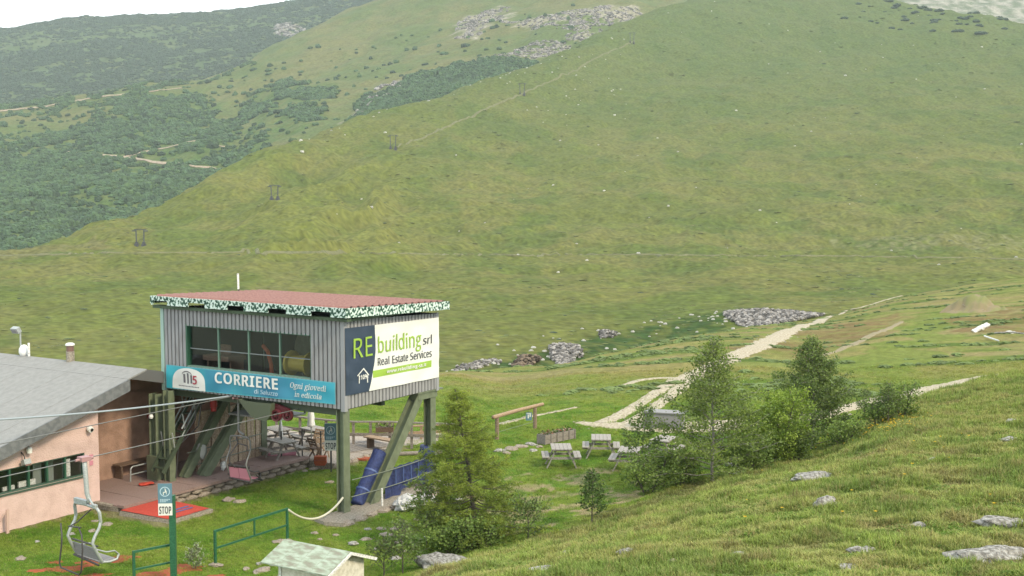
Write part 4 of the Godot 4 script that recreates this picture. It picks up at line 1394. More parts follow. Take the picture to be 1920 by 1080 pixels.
	s.hexa([Vector3(-8.24, 6.36, 0.36), Vector3(-8.2, 6.36, 0.36), Vector3(-8.2, 6.13, -5.2), Vector3(-8.24, 6.13, -5.2), Vector3(-8.24, 6.61, 0.36), Vector3(-8.2, 6.61, 0.36), Vector3(-8.2, 6.41, -5.2), Vector3(-8.24, 6.41, -5.2)])
	s.box(Vector3(-8.2, 6.13, -5.2), Vector3(0.34, 6.40, -5.16))
	part("rear_fascia", s, M.flaking, o)
	# window: reveals, frame, mullions, transoms, eight panes
	var win := Node3D.new()
	win.name = "window"
	o.add_child(win)
	s = Shape.new()
	s.box(Vector3(wl - 0.05, wb - 0.05, -0.14), Vector3(wl + 0.045, wt + 0.05, 0.05))
	s.box(Vector3(wr - 0.03, wb - 0.05, -0.14), Vector3(wr + 0.03, wt + 0.05, 0.05))
	s.box(Vector3(wl + 0.045, wt - 0.02, -0.14), Vector3(wr - 0.03, wt + 0.04, 0.045))
	part("frame", s, M.frame_green, win)
	s = Shape.new()
	s.box(Vector3(wl + 0.05, wb - 0.05, -0.14), Vector3(wr - 0.035, wb + 0.03, 0.055))
	part("sill", s, M.light_green, win)
	var pitch := (wr - wl - 0.075) / 4.0
	for k in 3:
		s = Shape.new()
		var x := wl + 0.045 + pitch * (k + 1)
		s.box(Vector3(x - 0.024, wb + 0.03, -0.11), Vector3(x + 0.024, wt - 0.02, -0.03))
		part("mullion", s, M.light_green, win)
	for k in 4:
		var x := wl + 0.045 + pitch * k
		s = Shape.new()
		s.box(Vector3(x + 0.032, 4.845, -0.09), Vector3(x + pitch - 0.032, 4.875, -0.045))
		part("transom", s, M.transom, win)
		for y in [[wb + 0.03, 4.845], [4.875, wt - 0.02]]:
			s = Shape.new()
			s.box(Vector3(x + 0.032, y[0], -0.072), Vector3(x + pitch - 0.032, y[1], -0.066))
			part("pane", s, M.glass, win)
	# what stands inside
	s = Shape.new()
	s.box(Vector3(-6.5, 4.45, -1.2), Vector3(-5.3, 4.62, -0.35))
	for x in [-6.45, -5.4]: s.box(Vector3(x, 3.46, -1.1), Vector3(x + 0.07, 4.45, -0.5))
	s.box(Vector3(-6.3, 4.62, -0.9), Vector3(-5.7, 4.95, -0.85))
	part("control_desk", s, M.wood_dark, o)
	s = Shape.new()
	s.lathe(Vector3(-3.0, 4.45, -1.4), [[0.0, -0.45], [0.42, -0.45], [0.42, -0.38], [0.28, -0.36], [0.28, 0.36], [0.42, 0.38], [0.42, 0.45], [0.0, 0.45]], 16, Basis(Vector3.FORWARD, PI / 2))
	part("yellow_drum", s, M.yellow, o)
	s = Shape.new()
	s.tube([Vector3(-4.9, 4.9, -1.6), Vector3(-4.6, 4.75, -1.5), Vector3(-4.45, 4.3, -1.5), Vector3(-4.4, 3.6, -1.5)], 0.07)
	part("orange_pipe", s, M.orange_mat, o)
	s = Shape.new()
	s.lathe(Vector3(-3.9, 4.7, -3.0), [[0.0, -0.1], [0.75, -0.1], [0.75, 0.1], [0.0, 0.1]], 20, Basis(Vector3.RIGHT, PI / 2))
	s.box(Vector3(-3.5, 3.46, -3.3), Vector3(-2.3, 4.2, -2.0))
	s.box(Vector3(-2.0, 3.46, -2.2), Vector3(-1.5, 4.9, -1.6))
	part("drive_motor", s, M.olive, o)
	s = Shape.new()
	s.lathe(Vector3(-1.55, 4.55, -0.5), [[0.0, -0.09], [0.1, -0.09], [0.1, 0.09], [0.0, 0.09]], 10, Basis(Vector3.RIGHT, PI / 2))
	part("red_gauge", s, M.dark_red, o)
	# legs and braces
	for q in [[-0.17, -0.12, 0.06, 3.36], [-0.17, -4.76, -0.2, 3.36], [-8.0, -4.72, 0.2, 3.36]]:
		s = Shape.new()
		h_post(s, q[0], q[1], q[2], q[3])
		part("leg", s, M.olive, o)
	s = Shape.new()
	h_post(s, -7.66, 0.16, 0.2, 3.36, 0.28)
	part("leg", s, M.olive, o)
	s = Shape.new()
	h_post(s, -8.28, 0.18, 1.0, 3.2, 0.34)
	s.box(Vector3(-8.53, 0.2, -0.1), Vector3(-8.02, 1.05, 0.42))
	part("leg", s, M.olive, o)
	s = Shape.new()
	h_brace(s, Vector3(-0.17, -0.05, -1.36), Vector3(-0.17, 3.36, -4.12), 0.34)
	part("brace", s, M.olive, o)
	s = Shape.new()
	h_brace(s, Vector3(-7.62, 0.2, -0.42), Vector3(-7.62, 3.36, -2.98), 0.28)
	part("brace", s, M.olive, o)
	s = Shape.new()
	h_brace(s, Vector3(-7.25, 0.2, -0.95), Vector3(-7.25, 3.36, -3.9), 0.34)
	part("brace", s, M.olive_shade, o)
	s = Shape.new()
	s.box(Vector3(-0.34, 3.12, -4.95), Vector3(0.02, 3.34, -3.85))
	s.box(Vector3(-0.36, 3.34, -5.25), Vector3(0.06, 3.39, -3.8))
	part("head_beam", s, M.olive, o)
	s = Shape.new()
	for b2 in [-0.25, -2.4, -4.6]: s.box(Vector3(-7.9, 3.14, b2 - 0.09), Vector3(-0.35, 3.36, b2 + 0.09))
	part("floor_beam", s, M.olive_dark, o)
	# steep ladder with two pale rails
	var lad := Node3D.new()
	lad.name = "ladder"
	o.add_child(lad)
	var p0 := Vector3(-7.85, 0.25, 1.0)
	for x in [-7.95, -7.4]:
		s = Shape.new()
		s.beam(Vector3(x, 0.6, 0.72), Vector3(x, 3.4, -1.55), 0.05, 0.16)
		part("stringer", s, M.olive_dark, lad)
		s = Shape.new()
		s.tube([Vector3(x + 0.02, 2.0, -0.15), Vector3(x + 0.02, 3.36, -1.25)], 0.03)
		s.tube([Vector3(x + 0.02, 1.75, -0.15), Vector3(x + 0.02, 3.15, -1.28)], 0.024)
		part("handrail", s, M.galv, lad)
	for k in 4:
		s = Shape.new()
		var q := Vector3(-7.4, lerpf(1.3, 3.1, k / 3.0), lerpf(0.15, -1.3, k / 3.0))
		s.tube([q, q + Vector3(0, 0.62, 0.12)], 0.022)
		part("rail_post", s, M.galv, lad)
		s = Shape.new()
		s.tube([q + Vector3(-0.55, 0, 0), q + Vector3(-0.55, 0.62, 0.12)], 0.022)
		part("rail_post", s, M.galv, lad)
	for k in 3:
		s = Shape.new()
		s.tube([Vector3(-7.2 + k * 0.16, 3.36, -0.5 - k * 0.1), Vector3(-7.25 + k * 0.16, 2.5 - 0.2 * k, -0.5), Vector3(-7.5, 1.4, -0.1), Vector3(-7.5, 0.3, 0.05)], 0.022, -1, 6)
		part("conduit", s, M.dark_metal, o)
	for k in 10:
		s = Shape.new()
		var u := k / 10.0 + 0.05
		s.cube(Vector3(-7.675, lerpf(0.6, 3.4, u), lerpf(0.72, -1.55, u)), Vector3(0.5, 0.03, 0.16))
		part("tread", s, M.olive_dark, lad)
	base = Vector3.ZERO
	var m := sthing("antenna_mast", "thin white antenna mast standing on the left edge of the red roof", "antenna", -8.1, 6.4, -3.75)
	s = Shape.new()
	s.tube([Vector3(-8.1, 6.36, -3.75), Vector3(-8.1, 6.58, -3.75)], 0.022)
	part("foot", s, M.dark_metal, m)
	s = Shape.new()
	s.tube([Vector3(-8.12, 6.56, -3.75), Vector3(-8.13, 7.14, -3.75)], 0.04)
	part("rod", s, M.white_worn, m)


func make_machinery() -> void:
	# bogie with red wheels under the floor
	var o := sthing("cable_bogie", "olive cable guide with two dark red wheels under the cabin floor", "lift machinery", -3.3, 3.0, -0.3)
	var s := Shape.new()
	var side := []
	for q in [[-4.3, 3.36], [-4.05, 3.12], [-3.75, 2.86], [-3.4, 2.76], [-3.05, 2.78], [-2.9, 2.95], [-2.85, 3.36]]: side.append(q)
	for e in [-0.55, 0.25]:
		var c := Vector3(-3.5, 3.34, e)
		for k in side.size() - 1: s.tri(c, Vector3(side[k][0], side[k][1], e), Vector3(side[k + 1][0], side[k + 1][1], e))
	for k in side.size() - 1:
		s.quad(Vector3(side[k][0], side[k][1], -0.55), Vector3(side[k][0], side[k][1], 0.25), Vector3(side[k + 1][0], side[k + 1][1], 0.25), Vector3(side[k + 1][0], side[k + 1][1], -0.55))
	part("housing", s, M.olive_deep, o)
	s = Shape.new()
	s.beam(Vector3(-2.95, 3.24, 0.0), Vector3(-2.3, 3.1, 0.0), 0.1, 0.2)
	part("rocker", s, M.dark_red, o)
	for q in [[-2.74, 2.96, 0.12], [-2.34, 3.0, 0.02]]:
		var w := Node3D.new()
		w.name = "wheel"
		o.add_child(w, true)
		s = Shape.new()
		s.lathe(Vector3(q[0], q[1], q[2]), [[0.135, -0.05], [0.195, -0.06], [0.205, 0.0], [0.195, 0.06], [0.135, 0.05], [0.135, -0.05]], 18, Basis(Vector3.RIGHT, PI / 2))
		part("rim", s, M.dark_red, w)
		s = Shape.new()
		for k in 5:
			var d := Vector3(cos(TAU * k / 5), sin(TAU * k / 5), 0)
			s.beam(Vector3(q[0], q[1], q[2]), Vector3(q[0], q[1], q[2]) + d * 0.16, 0.045, 0.05, Vector3.BACK)
		s.lathe(Vector3(q[0], q[1], q[2]), [[0.0, -0.07], [0.05, -0.07], [0.05, 0.07], [0.0, 0.07]], 10, Basis(Vector3.RIGHT, PI / 2))
		part("spokes", s, M.dark_red, w)
	# bullwheel under the floor
	o = sthing("bullwheel", "dark bullwheel lying flat under the cabin floor behind the cable guide", "lift machinery", -3.4, 3.1, -2.2)
	s = Shape.new()
	s.lathe(Vector3(-3.4, 3.02, -2.2), [[1.22, -0.05], [1.4, -0.06], [1.36, 0.0], [1.4, 0.06], [1.22, 0.05], [1.22, -0.05]], 30)
	part("rim", s, M.olive_dark, o)
	for k in 6:
		s = Shape.new()
		var d := Vector3(cos(TAU * k / 6), 0, sin(TAU * k / 6))
		s.beam(Vector3(-3.4, 3.02, -2.2) + d * 0.1, Vector3(-3.4, 3.02, -2.2) + d * 1.25, 0.08, 0.08)
		part("spoke", s, M.olive_dark, o)
	s = Shape.new()
	s.lathe(Vector3(-3.4, 3.02, -2.2), [[0.0, -0.15], [0.18, -0.15], [0.18, 0.14], [0.0, 0.14]], 12)
	part("hub", s, M.olive_dark, o)
	# red motor and switches by the ladder
	o = sthing("hoist_motor", "small red upright motor with a coiled hose beside the ladder", "motor", -6.9, 2.5, -1.2)
	s = Shape.new()
	s.lathe(Vector3(-6.9, 2.85, -1.2), [[0.0, -0.34], [0.10, -0.34], [0.10, -0.2], [0.13, -0.18], [0.13, 0.15], [0.09, 0.18], [0.09, 0.5], [0.0, 0.5]], 12)
	s.box(Vector3(-7.02, 2.95, -1.3), Vector3(-6.78, 3.05, -1.0))
	part("body", s, M.red, o)
	s = Shape.new()
	var coil := []
	for k in 40: coil.append(Vector3(-7.2 + cos(k * 0.5) * 0.14, 2.9 + sin(k * 0.5) * 0.14, -1.0 + k * 0.004))
	s.tube(coil, 0.018, -1, 5)
	part("hose", s, M.rubber, o)
	o = sthing("service_platform", "pale grey service platform edge hung under the floor beside the red motor", "platform", -6.2, 2.2, -2.4)
	s = Shape.new()
	s.box(Vector3(-6.9, 2.28, -3.4), Vector3(-4.6, 2.34, -1.9))
	part("deck", s, M.galv, o)
	for q in [[-6.88, -1.92], [-4.62, -1.92], [-6.88, -3.38], [-4.62, -3.38]]:
		s = Shape.new()
		s.box(Vector3(q[0] - 0.03, 2.34, q[1] - 0.03), Vector3(q[0] + 0.03, 3.36, q[1] + 0.03))
		part("hanger", s, M.olive, o)
	o = sthing("white_cover", "white triangular cover panel under the floor left of the cable guide", "panel", -4.55, 2.9, -1.6)
	s = Shape.new()
	for e in [-1.64, -1.6]:
		s.tri(Vector3(-5.1, 2.4, e), Vector3(-4.0, 2.4, e), Vector3(-4.55, 3.1, e))
	s.quad(Vector3(-5.1, 2.4, -1.64), Vector3(-5.1, 2.4, -1.6), Vector3(-4.55, 3.1, -1.6), Vector3(-4.55, 3.1, -1.64))
	s.quad(Vector3(-4.0, 2.4, -1.64), Vector3(-4.0, 2.4, -1.6), Vector3(-4.55, 3.1, -1.6), Vector3(-4.55, 3.1, -1.64))
	part("sheet", s, M.white_worn, o)
	# ropes
	var rope := func(called: String, label: String, p: Array, r: float, m: Material, cat: String):
		var t := Shape.new()
		var mid := Vector3.ZERO
		t.smooth = true
		for q in p: mid += q / p.size()
		var local := []
		for q in p: local.append(q - mid)
		t.tube(local, r, -1, 6)
		single(called, label, cat, t, m, mid)
	var near := []
	var far := []
	for k in 12:
		var u := k / 11.0
		near.append(st(-2.0, 3.18 - 0.08 * sin(u * PI) + 0.05 * (1 - u), lerpf(-2.2, 24.0, u)))
		far.append(st(-4.8, 3.36 - 0.08 * sin(u * PI) + 0.05 * (1 - u), lerpf(-2.2, 24.0, u)))
	rope.call("haul_rope", "grey haul rope that the nearer grey chair hangs from", near, 0.015, M.cable, "cable")
	rope.call("haul_rope", "grey haul rope that the pink chair hangs from, behind the other rope", far, 0.015, M.cable, "cable")
	var a := st(-4.85, 3.38, -0.3)
	var r := look(0, 782)
	var bb := EYE + r * (36.0 / -r.z)
	var pipe := []
	for k in 12:
		var u := k / 11.0
		var q := a.lerp(bb + (bb - a) * 0.25, u)
		q.y -= 0.12 * sin(u * PI)
		pipe.append(q)
	rope.call("power_cable", "thick pale blue-grey power cable slung from the cabin to the left", pipe, 0.030, M.hose, "cable")
	pipe = []
	for k in 8:
		var u := k / 7.0
		pipe.append(st(-8.45, 1.12 - 0.02 * k, 1.0 + u * 22.0))


func banner_wave(u: float, v: float, seed_: float) -> float:
	return 0.010 * sin(u * 5.0 + v * 2.2 + seed_) + 0.006 * sin(v * 7.0 - u * 3.0 + seed_ * 2.0) + 0.010 * na(u * 1.3 + seed_, v * 2.1)

func sheet_on(s: Shape, org: Vector3, ax: Vector3, out: Vector3, u0: float, u1: float, fv0: Array, fv1: Array, seed_: float, lift: float, nu := 40, nv := 14) -> void:   # cloth piece; fv = [height at left, height at right]
	var pts := PackedVector3Array()
	for i in nu:
		for j in nv:
			var f := float(i) / (nu - 1)
			var u := lerpf(u0, u1, f)
			var v := lerpf(lerpf(fv0[0], fv0[1], f), lerpf(fv1[0], fv1[1], f), float(j) / (nv - 1))
			pts.append(org + ax * u + Vector3.UP * v + out * (0.098 + lift + banner_wave(u, v, seed_)))
	s.grid(nu, nv, pts)

func wrapped(t: Shape, org: Vector3, ax: Vector3, out: Vector3, u: float, v: float, seed_: float, tilt := 0.0) -> Shape:   # lettering laid on that cloth
	var s := Shape.new()
	for p in t.v:
		var x := u + p.x
		var y := v + p.y + tilt * p.x
		s.put(org + ax * x + Vector3.UP * y + out * (0.119 + p.z + banner_wave(x, y, seed_)))
	s.f = t.f
	return s

func make_banners() -> void:
	var org := Vector3(0, 0, 0)
	var ax := Vector3.RIGHT
	var out := Vector3.BACK
	var o := sthing("advertising_banner", "long teal newspaper banner under the cabin windows with white capitals", "banner", -4.0, 3.85, 0.06)
	var s := Shape.new()
	s.smooth = true
	var n := 60
	var pts := PackedVector3Array()
	for i in n:
		for j in 10:
			var u := lerpf(-7.8, -0.27, float(i) / (n - 1))
			var f := float(i) / (n - 1)
			var v := lerpf(lerpf(3.43, 3.54, f), 4.235, j / 9.0)
			pts.append(Vector3(u, v, 0.098 + banner_wave(u, v, 1.0)))
	s.grid(n, 10, pts)
	for i in n:
		for j in 10:
			var f := float(i) / (n - 1)
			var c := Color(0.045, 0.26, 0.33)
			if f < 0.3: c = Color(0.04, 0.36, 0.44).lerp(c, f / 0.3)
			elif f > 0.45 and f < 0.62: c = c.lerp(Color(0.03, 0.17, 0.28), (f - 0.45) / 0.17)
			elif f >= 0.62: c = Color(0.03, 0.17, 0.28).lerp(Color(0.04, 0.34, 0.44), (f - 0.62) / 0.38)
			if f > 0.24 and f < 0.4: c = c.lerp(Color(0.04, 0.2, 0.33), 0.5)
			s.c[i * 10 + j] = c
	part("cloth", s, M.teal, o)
	s = Shape.new()                         # pale edging
	sheet_on(s, org, ax, out, -7.8, -0.27, [4.20, 4.20], [4.235, 4.235], 1.0, 0.003, 60, 2)
	sheet_on(s, org, ax, out, -7.8, -0.27, [3.43, 3.54], [3.455, 3.565], 1.0, 0.003, 60, 2)
	sheet_on(s, org, ax, out, -0.31, -0.27, [3.565, 3.565], [4.20, 4.20], 1.0, 0.003, 2, 8)
	part("edging", s, M.cyan, o)
	s = Shape.new()                         # white dome with the figures
	var dome := PackedVector3Array()
	for i in 25:
		var a := PI * i / 24.0
		var u := -6.73 - cos(a) * 0.78
		var top := 3.46 + sqrt(maxf(0, sin(a))) * 0.73
		for j in 10:
			var v := lerpf(3.46, top, j / 9.0)
			dome.append(Vector3(u, v, 0.102 + banner_wave(u, v, 1.0)))
	s.grid(25, 10, dome)
	part("white_dome", s, M.print_white, o)
	s = Shape.new()
	for q in [[-6.98, -6.88, 3.68, 3.98], [-6.80, -6.72, 3.66, 4.02], [-6.64, -6.56, 3.68, 3.96]]:
		sheet_on(s, org, ax, out, q[0], q[1], [q[2], q[2]], [q[3], q[3]], 1.0, 0.007, 2, 5)
	for k in 12:                            # roof over the figures
		var a := PI * k / 12.0
		var b := PI * (k + 1) / 12.0
		var p := Vector3(-6.8 - cos(a) * 0.24, 3.92 + sin(a) * 0.14, 0.109)
		var q := Vector3(-6.8 - cos(b) * 0.24, 3.92 + sin(b) * 0.14, 0.109)
		p.z += banner_wave(p.x, p.y, 1.0)
		q.z += banner_wave(q.x, q.y, 1.0)
		s.quad(p, q, q + Vector3(0, 0.035, 0), p + Vector3(0, 0.035, 0))
	part("emblem", s, M.grey_print, o)
	part("emblem_figure", wrapped(lettering("5", "Droid Sans", 700, 0.20, 0.3), org, ax, out, -6.52, 3.66, 1.0), M.dark_red_print, o)
	s = Shape.new()
	for k in 14: sheet_on(s, org, ax, out, -7.22 + k * 0.072, -7.17 + k * 0.072, [3.55, 3.55], [3.585, 3.585], 1.0, 0.006, 2, 2)
	part("small_print", s, M.grey_print, o)
	part("lettering", wrapped(lettering("CORRIERE", "Droid Sans", 700, 2.80, 0.37), org, ax, out, -5.46, 3.80, 1.0), M.print_white, o)
	part("lettering", wrapped(lettering("di Saluzzo", "Droid Sans", 400, 1.02, 0.15), org, ax, out, -3.69, 3.595, 1.0), M.pale_print, o)
	part("lettering", wrapped(lettering("Ogni giovedì", "Droid Serif", 400, 1.52, 0.24, 0.22), org, ax, out, -2.15, 3.86, 1.0), M.print_white, o)
	part("lettering", wrapped(lettering("in edicola", "Droid Serif", 400, 1.12, 0.17, 0.22), org, ax, out, -1.95, 3.645, 1.0), M.print_white, o)
	# side banner: u runs backwards along the side
	ax = Vector3.FORWARD
	out = Vector3.RIGHT
	o = sthing("advertising_banner", "large white and navy banner on the cabin's right side with lime lettering", "banner", 0.06, 4.85, -2.45)
	s = Shape.new()
	s.smooth = true
	var edge := func(v: float) -> float:
		var t: float = (v - 3.8) / 2.1
		return 1.08 + 0.40 * sin(clampf(t, 0, 1) * PI * 0.62) - 0.1 * maxf(0, t - 0.7)
	pts = PackedVector3Array()
	var left := PackedVector3Array()
	for i in 60:
		for j in 24:
			var f := i / 59.0
			var v0 := lerpf(3.84, 3.77, j / 23.0)
			var vv := lerpf(3.85, 5.96, j / 23.0)
			var u0: float = edge.call(vv)
			var u := lerpf(u0, 4.95, f)
			var v := lerpf(lerpf(3.84, 3.79, u / 4.95), lerpf(5.95, 5.86, u / 4.95), j / 23.0)
			pts.append(Vector3(0.098 + banner_wave(u, v, 4.0), v, -u))
			if i < 24:
				u = lerpf(-0.05, u0, i / 23.0)
				v = lerpf(lerpf(3.84, 3.79, u / 4.95), lerpf(5.95, 5.86, u / 4.95), j / 23.0)
				left.append(Vector3(0.098 + banner_wave(u, v, 4.0), v, -u))
	s.grid(60, 24, pts)
	part("white_field", s, M.print_white, o)
	s = Shape.new()
	s.smooth = true
	s.grid(24, 24, left)
	part("navy_field", s, M.navy, o)
	s = Shape.new()
	sheet_on(s, org, ax, out, 1.30, 4.51, [4.23, 4.20], [4.46, 4.43], 4.0, 0.005, 40, 3)
	part("lime_bar", s, M.lime, o)
	part("lettering", wrapped(lettering("RE", "Droid Sans", 400, 0.92, 0.62), org, ax, out, 0.34, 4.965, 4.0), M.lime, o)
	part("lettering", wrapped(lettering("building", "Droid Sans", 400, 2.32, 0.70), org, ax, out, 1.58, 4.84, 4.0, -0.008), M.lime, o)
	part("lettering", wrapped(lettering("srl", "Droid Sans", 400, 0.48, 0.31), org, ax, out, 4.03, 5.01, 4.0), M.ink, o)
	part("lettering", wrapped(lettering("Real Estate Services", "Droid Sans", 400, 2.94, 0.27), org, ax, out, 1.56, 4.59, 4.0, -0.012), M.ink, o)
	part("lettering", wrapped(lettering("www.rebuilding-ss.it", "Droid Sans", 700, 2.15, 0.15), org, ax, out, 2.0, 4.26, 4.0, -0.009), M.print_white, o)
	s = Shape.new()                         # little house badge
	for q in [[Vector2(0.55, 4.40), Vector2(0.83, 4.59)], [Vector2(0.83, 4.59), Vector2(1.08, 4.36)], [Vector2(0.62, 4.37), Vector2(0.62, 4.16)], [Vector2(1.02, 4.33), Vector2(1.02, 4.14)]]:
		var d: Vector2 = (q[1] - q[0]).normalized() * 0.02
		var e := Vector2(-d.y, d.x)
		var c := []
		for w in [q[0] - d - e, q[1] + d - e, q[1] + d + e, q[0] - d + e]: c.append(Vector3(0.111 + banner_wave(w.x, w.y, 4.0), w.y, -w.x))
		s.quad(c[0], c[1], c[2], c[3])
	part("house_badge", s, M.print_white, o)
	part("lettering", wrapped(lettering("110%", "Droid Sans", 700, 0.46, 0.15), org, ax, out, 0.58, 4.25, 4.0), M.print_white, o)


# ------------------------------------------------------------------ platform, hut, chairs, posts
func roof_y(b: float) -> float:
	return 4.10 - 0.288 * (b - 2.45) if b > 1.66 else 4.3275 + 0.22 * (b - 1.66)

func make_platform() -> void:
	var o := Node3D.new()
	o.name = "boarding_platform"
	o.position = st(-7.5, 0, 0)
	o.rotation.y = TURN
	o.set_meta("kind", "structure")
	add_child(o)
	base = Vector3(-7.5, 0, 0)
	var s := Shape.new()
	s.box(Vector3(-9.7, -0.6, -5.3), Vector3(-6.42, 0.17, 3.5))
	part("core", s, M.concrete, o)
	var r := RandomNumberGenerator.new()
	r.seed = 3
	for i in 3:
		for j in 8:
			s = Shape.new()
			var a := -9.68 + i * 1.085
			var b := -5.3 + j * 1.1
			var y := 0.205 + r.randf() * 0.012
			s.box(Vector3(a, 0.17, b + 0.012), Vector3(a + 1.068, y, b + 1.085))
			part("paving_slab", s, M.paver, o)
	for j in 9:
		s = Shape.new()
		var b := -5.3 + j * 0.98
		s.cube(Vector3(-6.27, 0.19 + r.randf() * 0.015, b + 0.49), Vector3(0.30, 0.09, 0.965), Basis(Vector3.UP, r.randfn() * 0.01))
		part("coping_stone", s, M.paver, o)
	for j in 3:
		s = Shape.new()
		s.cube(Vector3(-9.3 + j * 1.05, 0.19, 3.52), Vector3(1.03, 0.07, 0.14))
		part("coping_stone", s, M.concrete, o)
	for j in 16:
		for k in 2:
			s = Shape.new()
			var len_ := r.randf_range(0.42, 0.56)
			s.blob(Vector3(-6.27 + r.randfn() * 0.015, 0.05 - k * 0.17, -5.15 + j * 0.545 + (0.2 if k else 0.0)), Vector3(0.17, 0.105, len_ * 0.55), 0.14, r, 8, 5)
			part("wall_stone", s, M.pink_rock, o)
	# red matting on its concrete pad
	var pad := sthing("concrete_pad", "low concrete pad under the red mat, beside the paved platform", "concrete pad", -5.0, 0.0, 2.75)
	s = Shape.new()
	s.hexa([Vector3(-6.1, -0.3, 3.75), Vector3(-3.93, -0.3, 3.62), Vector3(-3.85, -0.3, 1.85), Vector3(-6.1, -0.3, 1.9), Vector3(-6.1, 0.13, 3.72), Vector3(-3.95, 0.11, 3.58), Vector3(-3.88, 0.11, 1.88), Vector3(-6.1, 0.13, 1.92)])
	part("slab", s, M.concrete, pad)
	var mat := sthing("entrance_mat", "bright red boarding mat lying on the low concrete pad", "mat", -5.0, 0.12, 2.75)
	var pts := PackedVector3Array()
	for i in 18:
		for j in 16:
			var a := lerpf(-6.1, -3.98, i / 17.0) + (0.02 * nb(j * 0.4, 3) if i == 17 else 0.0)
			var b := lerpf(1.93, 3.68 - 0.12 * i / 17.0, j / 15.0) + (0.03 * nb(i * 0.4, 8) if j == 15 else 0.0)
			pts.append(Vector3(a, lerpf(0.16, 0.135, i / 17.0) + 0.008 * nb(a * 1.5, b * 1.5), b))
	s = Shape.new()
	s.smooth = true
	s.grid(18, 16, pts)
	part("carpet", s, M.red_mat, mat)
	s = Shape.new()
	for q in [[-4.75, 2.15, -4.65, 3.0], [-4.5, 2.2, -4.42, 2.95]]: s.box(Vector3(q[0], 0.149, q[1]), Vector3(q[2], 0.158, q[3]))
	part("blue_mark", s, M.blue_light, mat)
	s = Shape.new()
	s.smooth = true
	s.blob(Vector3.ZERO, Vector3(0.28, 0.05, 0.18), 0.35, r, 12, 6)
	single("red_cloth", "crumpled red cloth lying on the platform paving near the bench", "cloth", s, M.red_mat, level(275, 907, 0.26), 0.4)


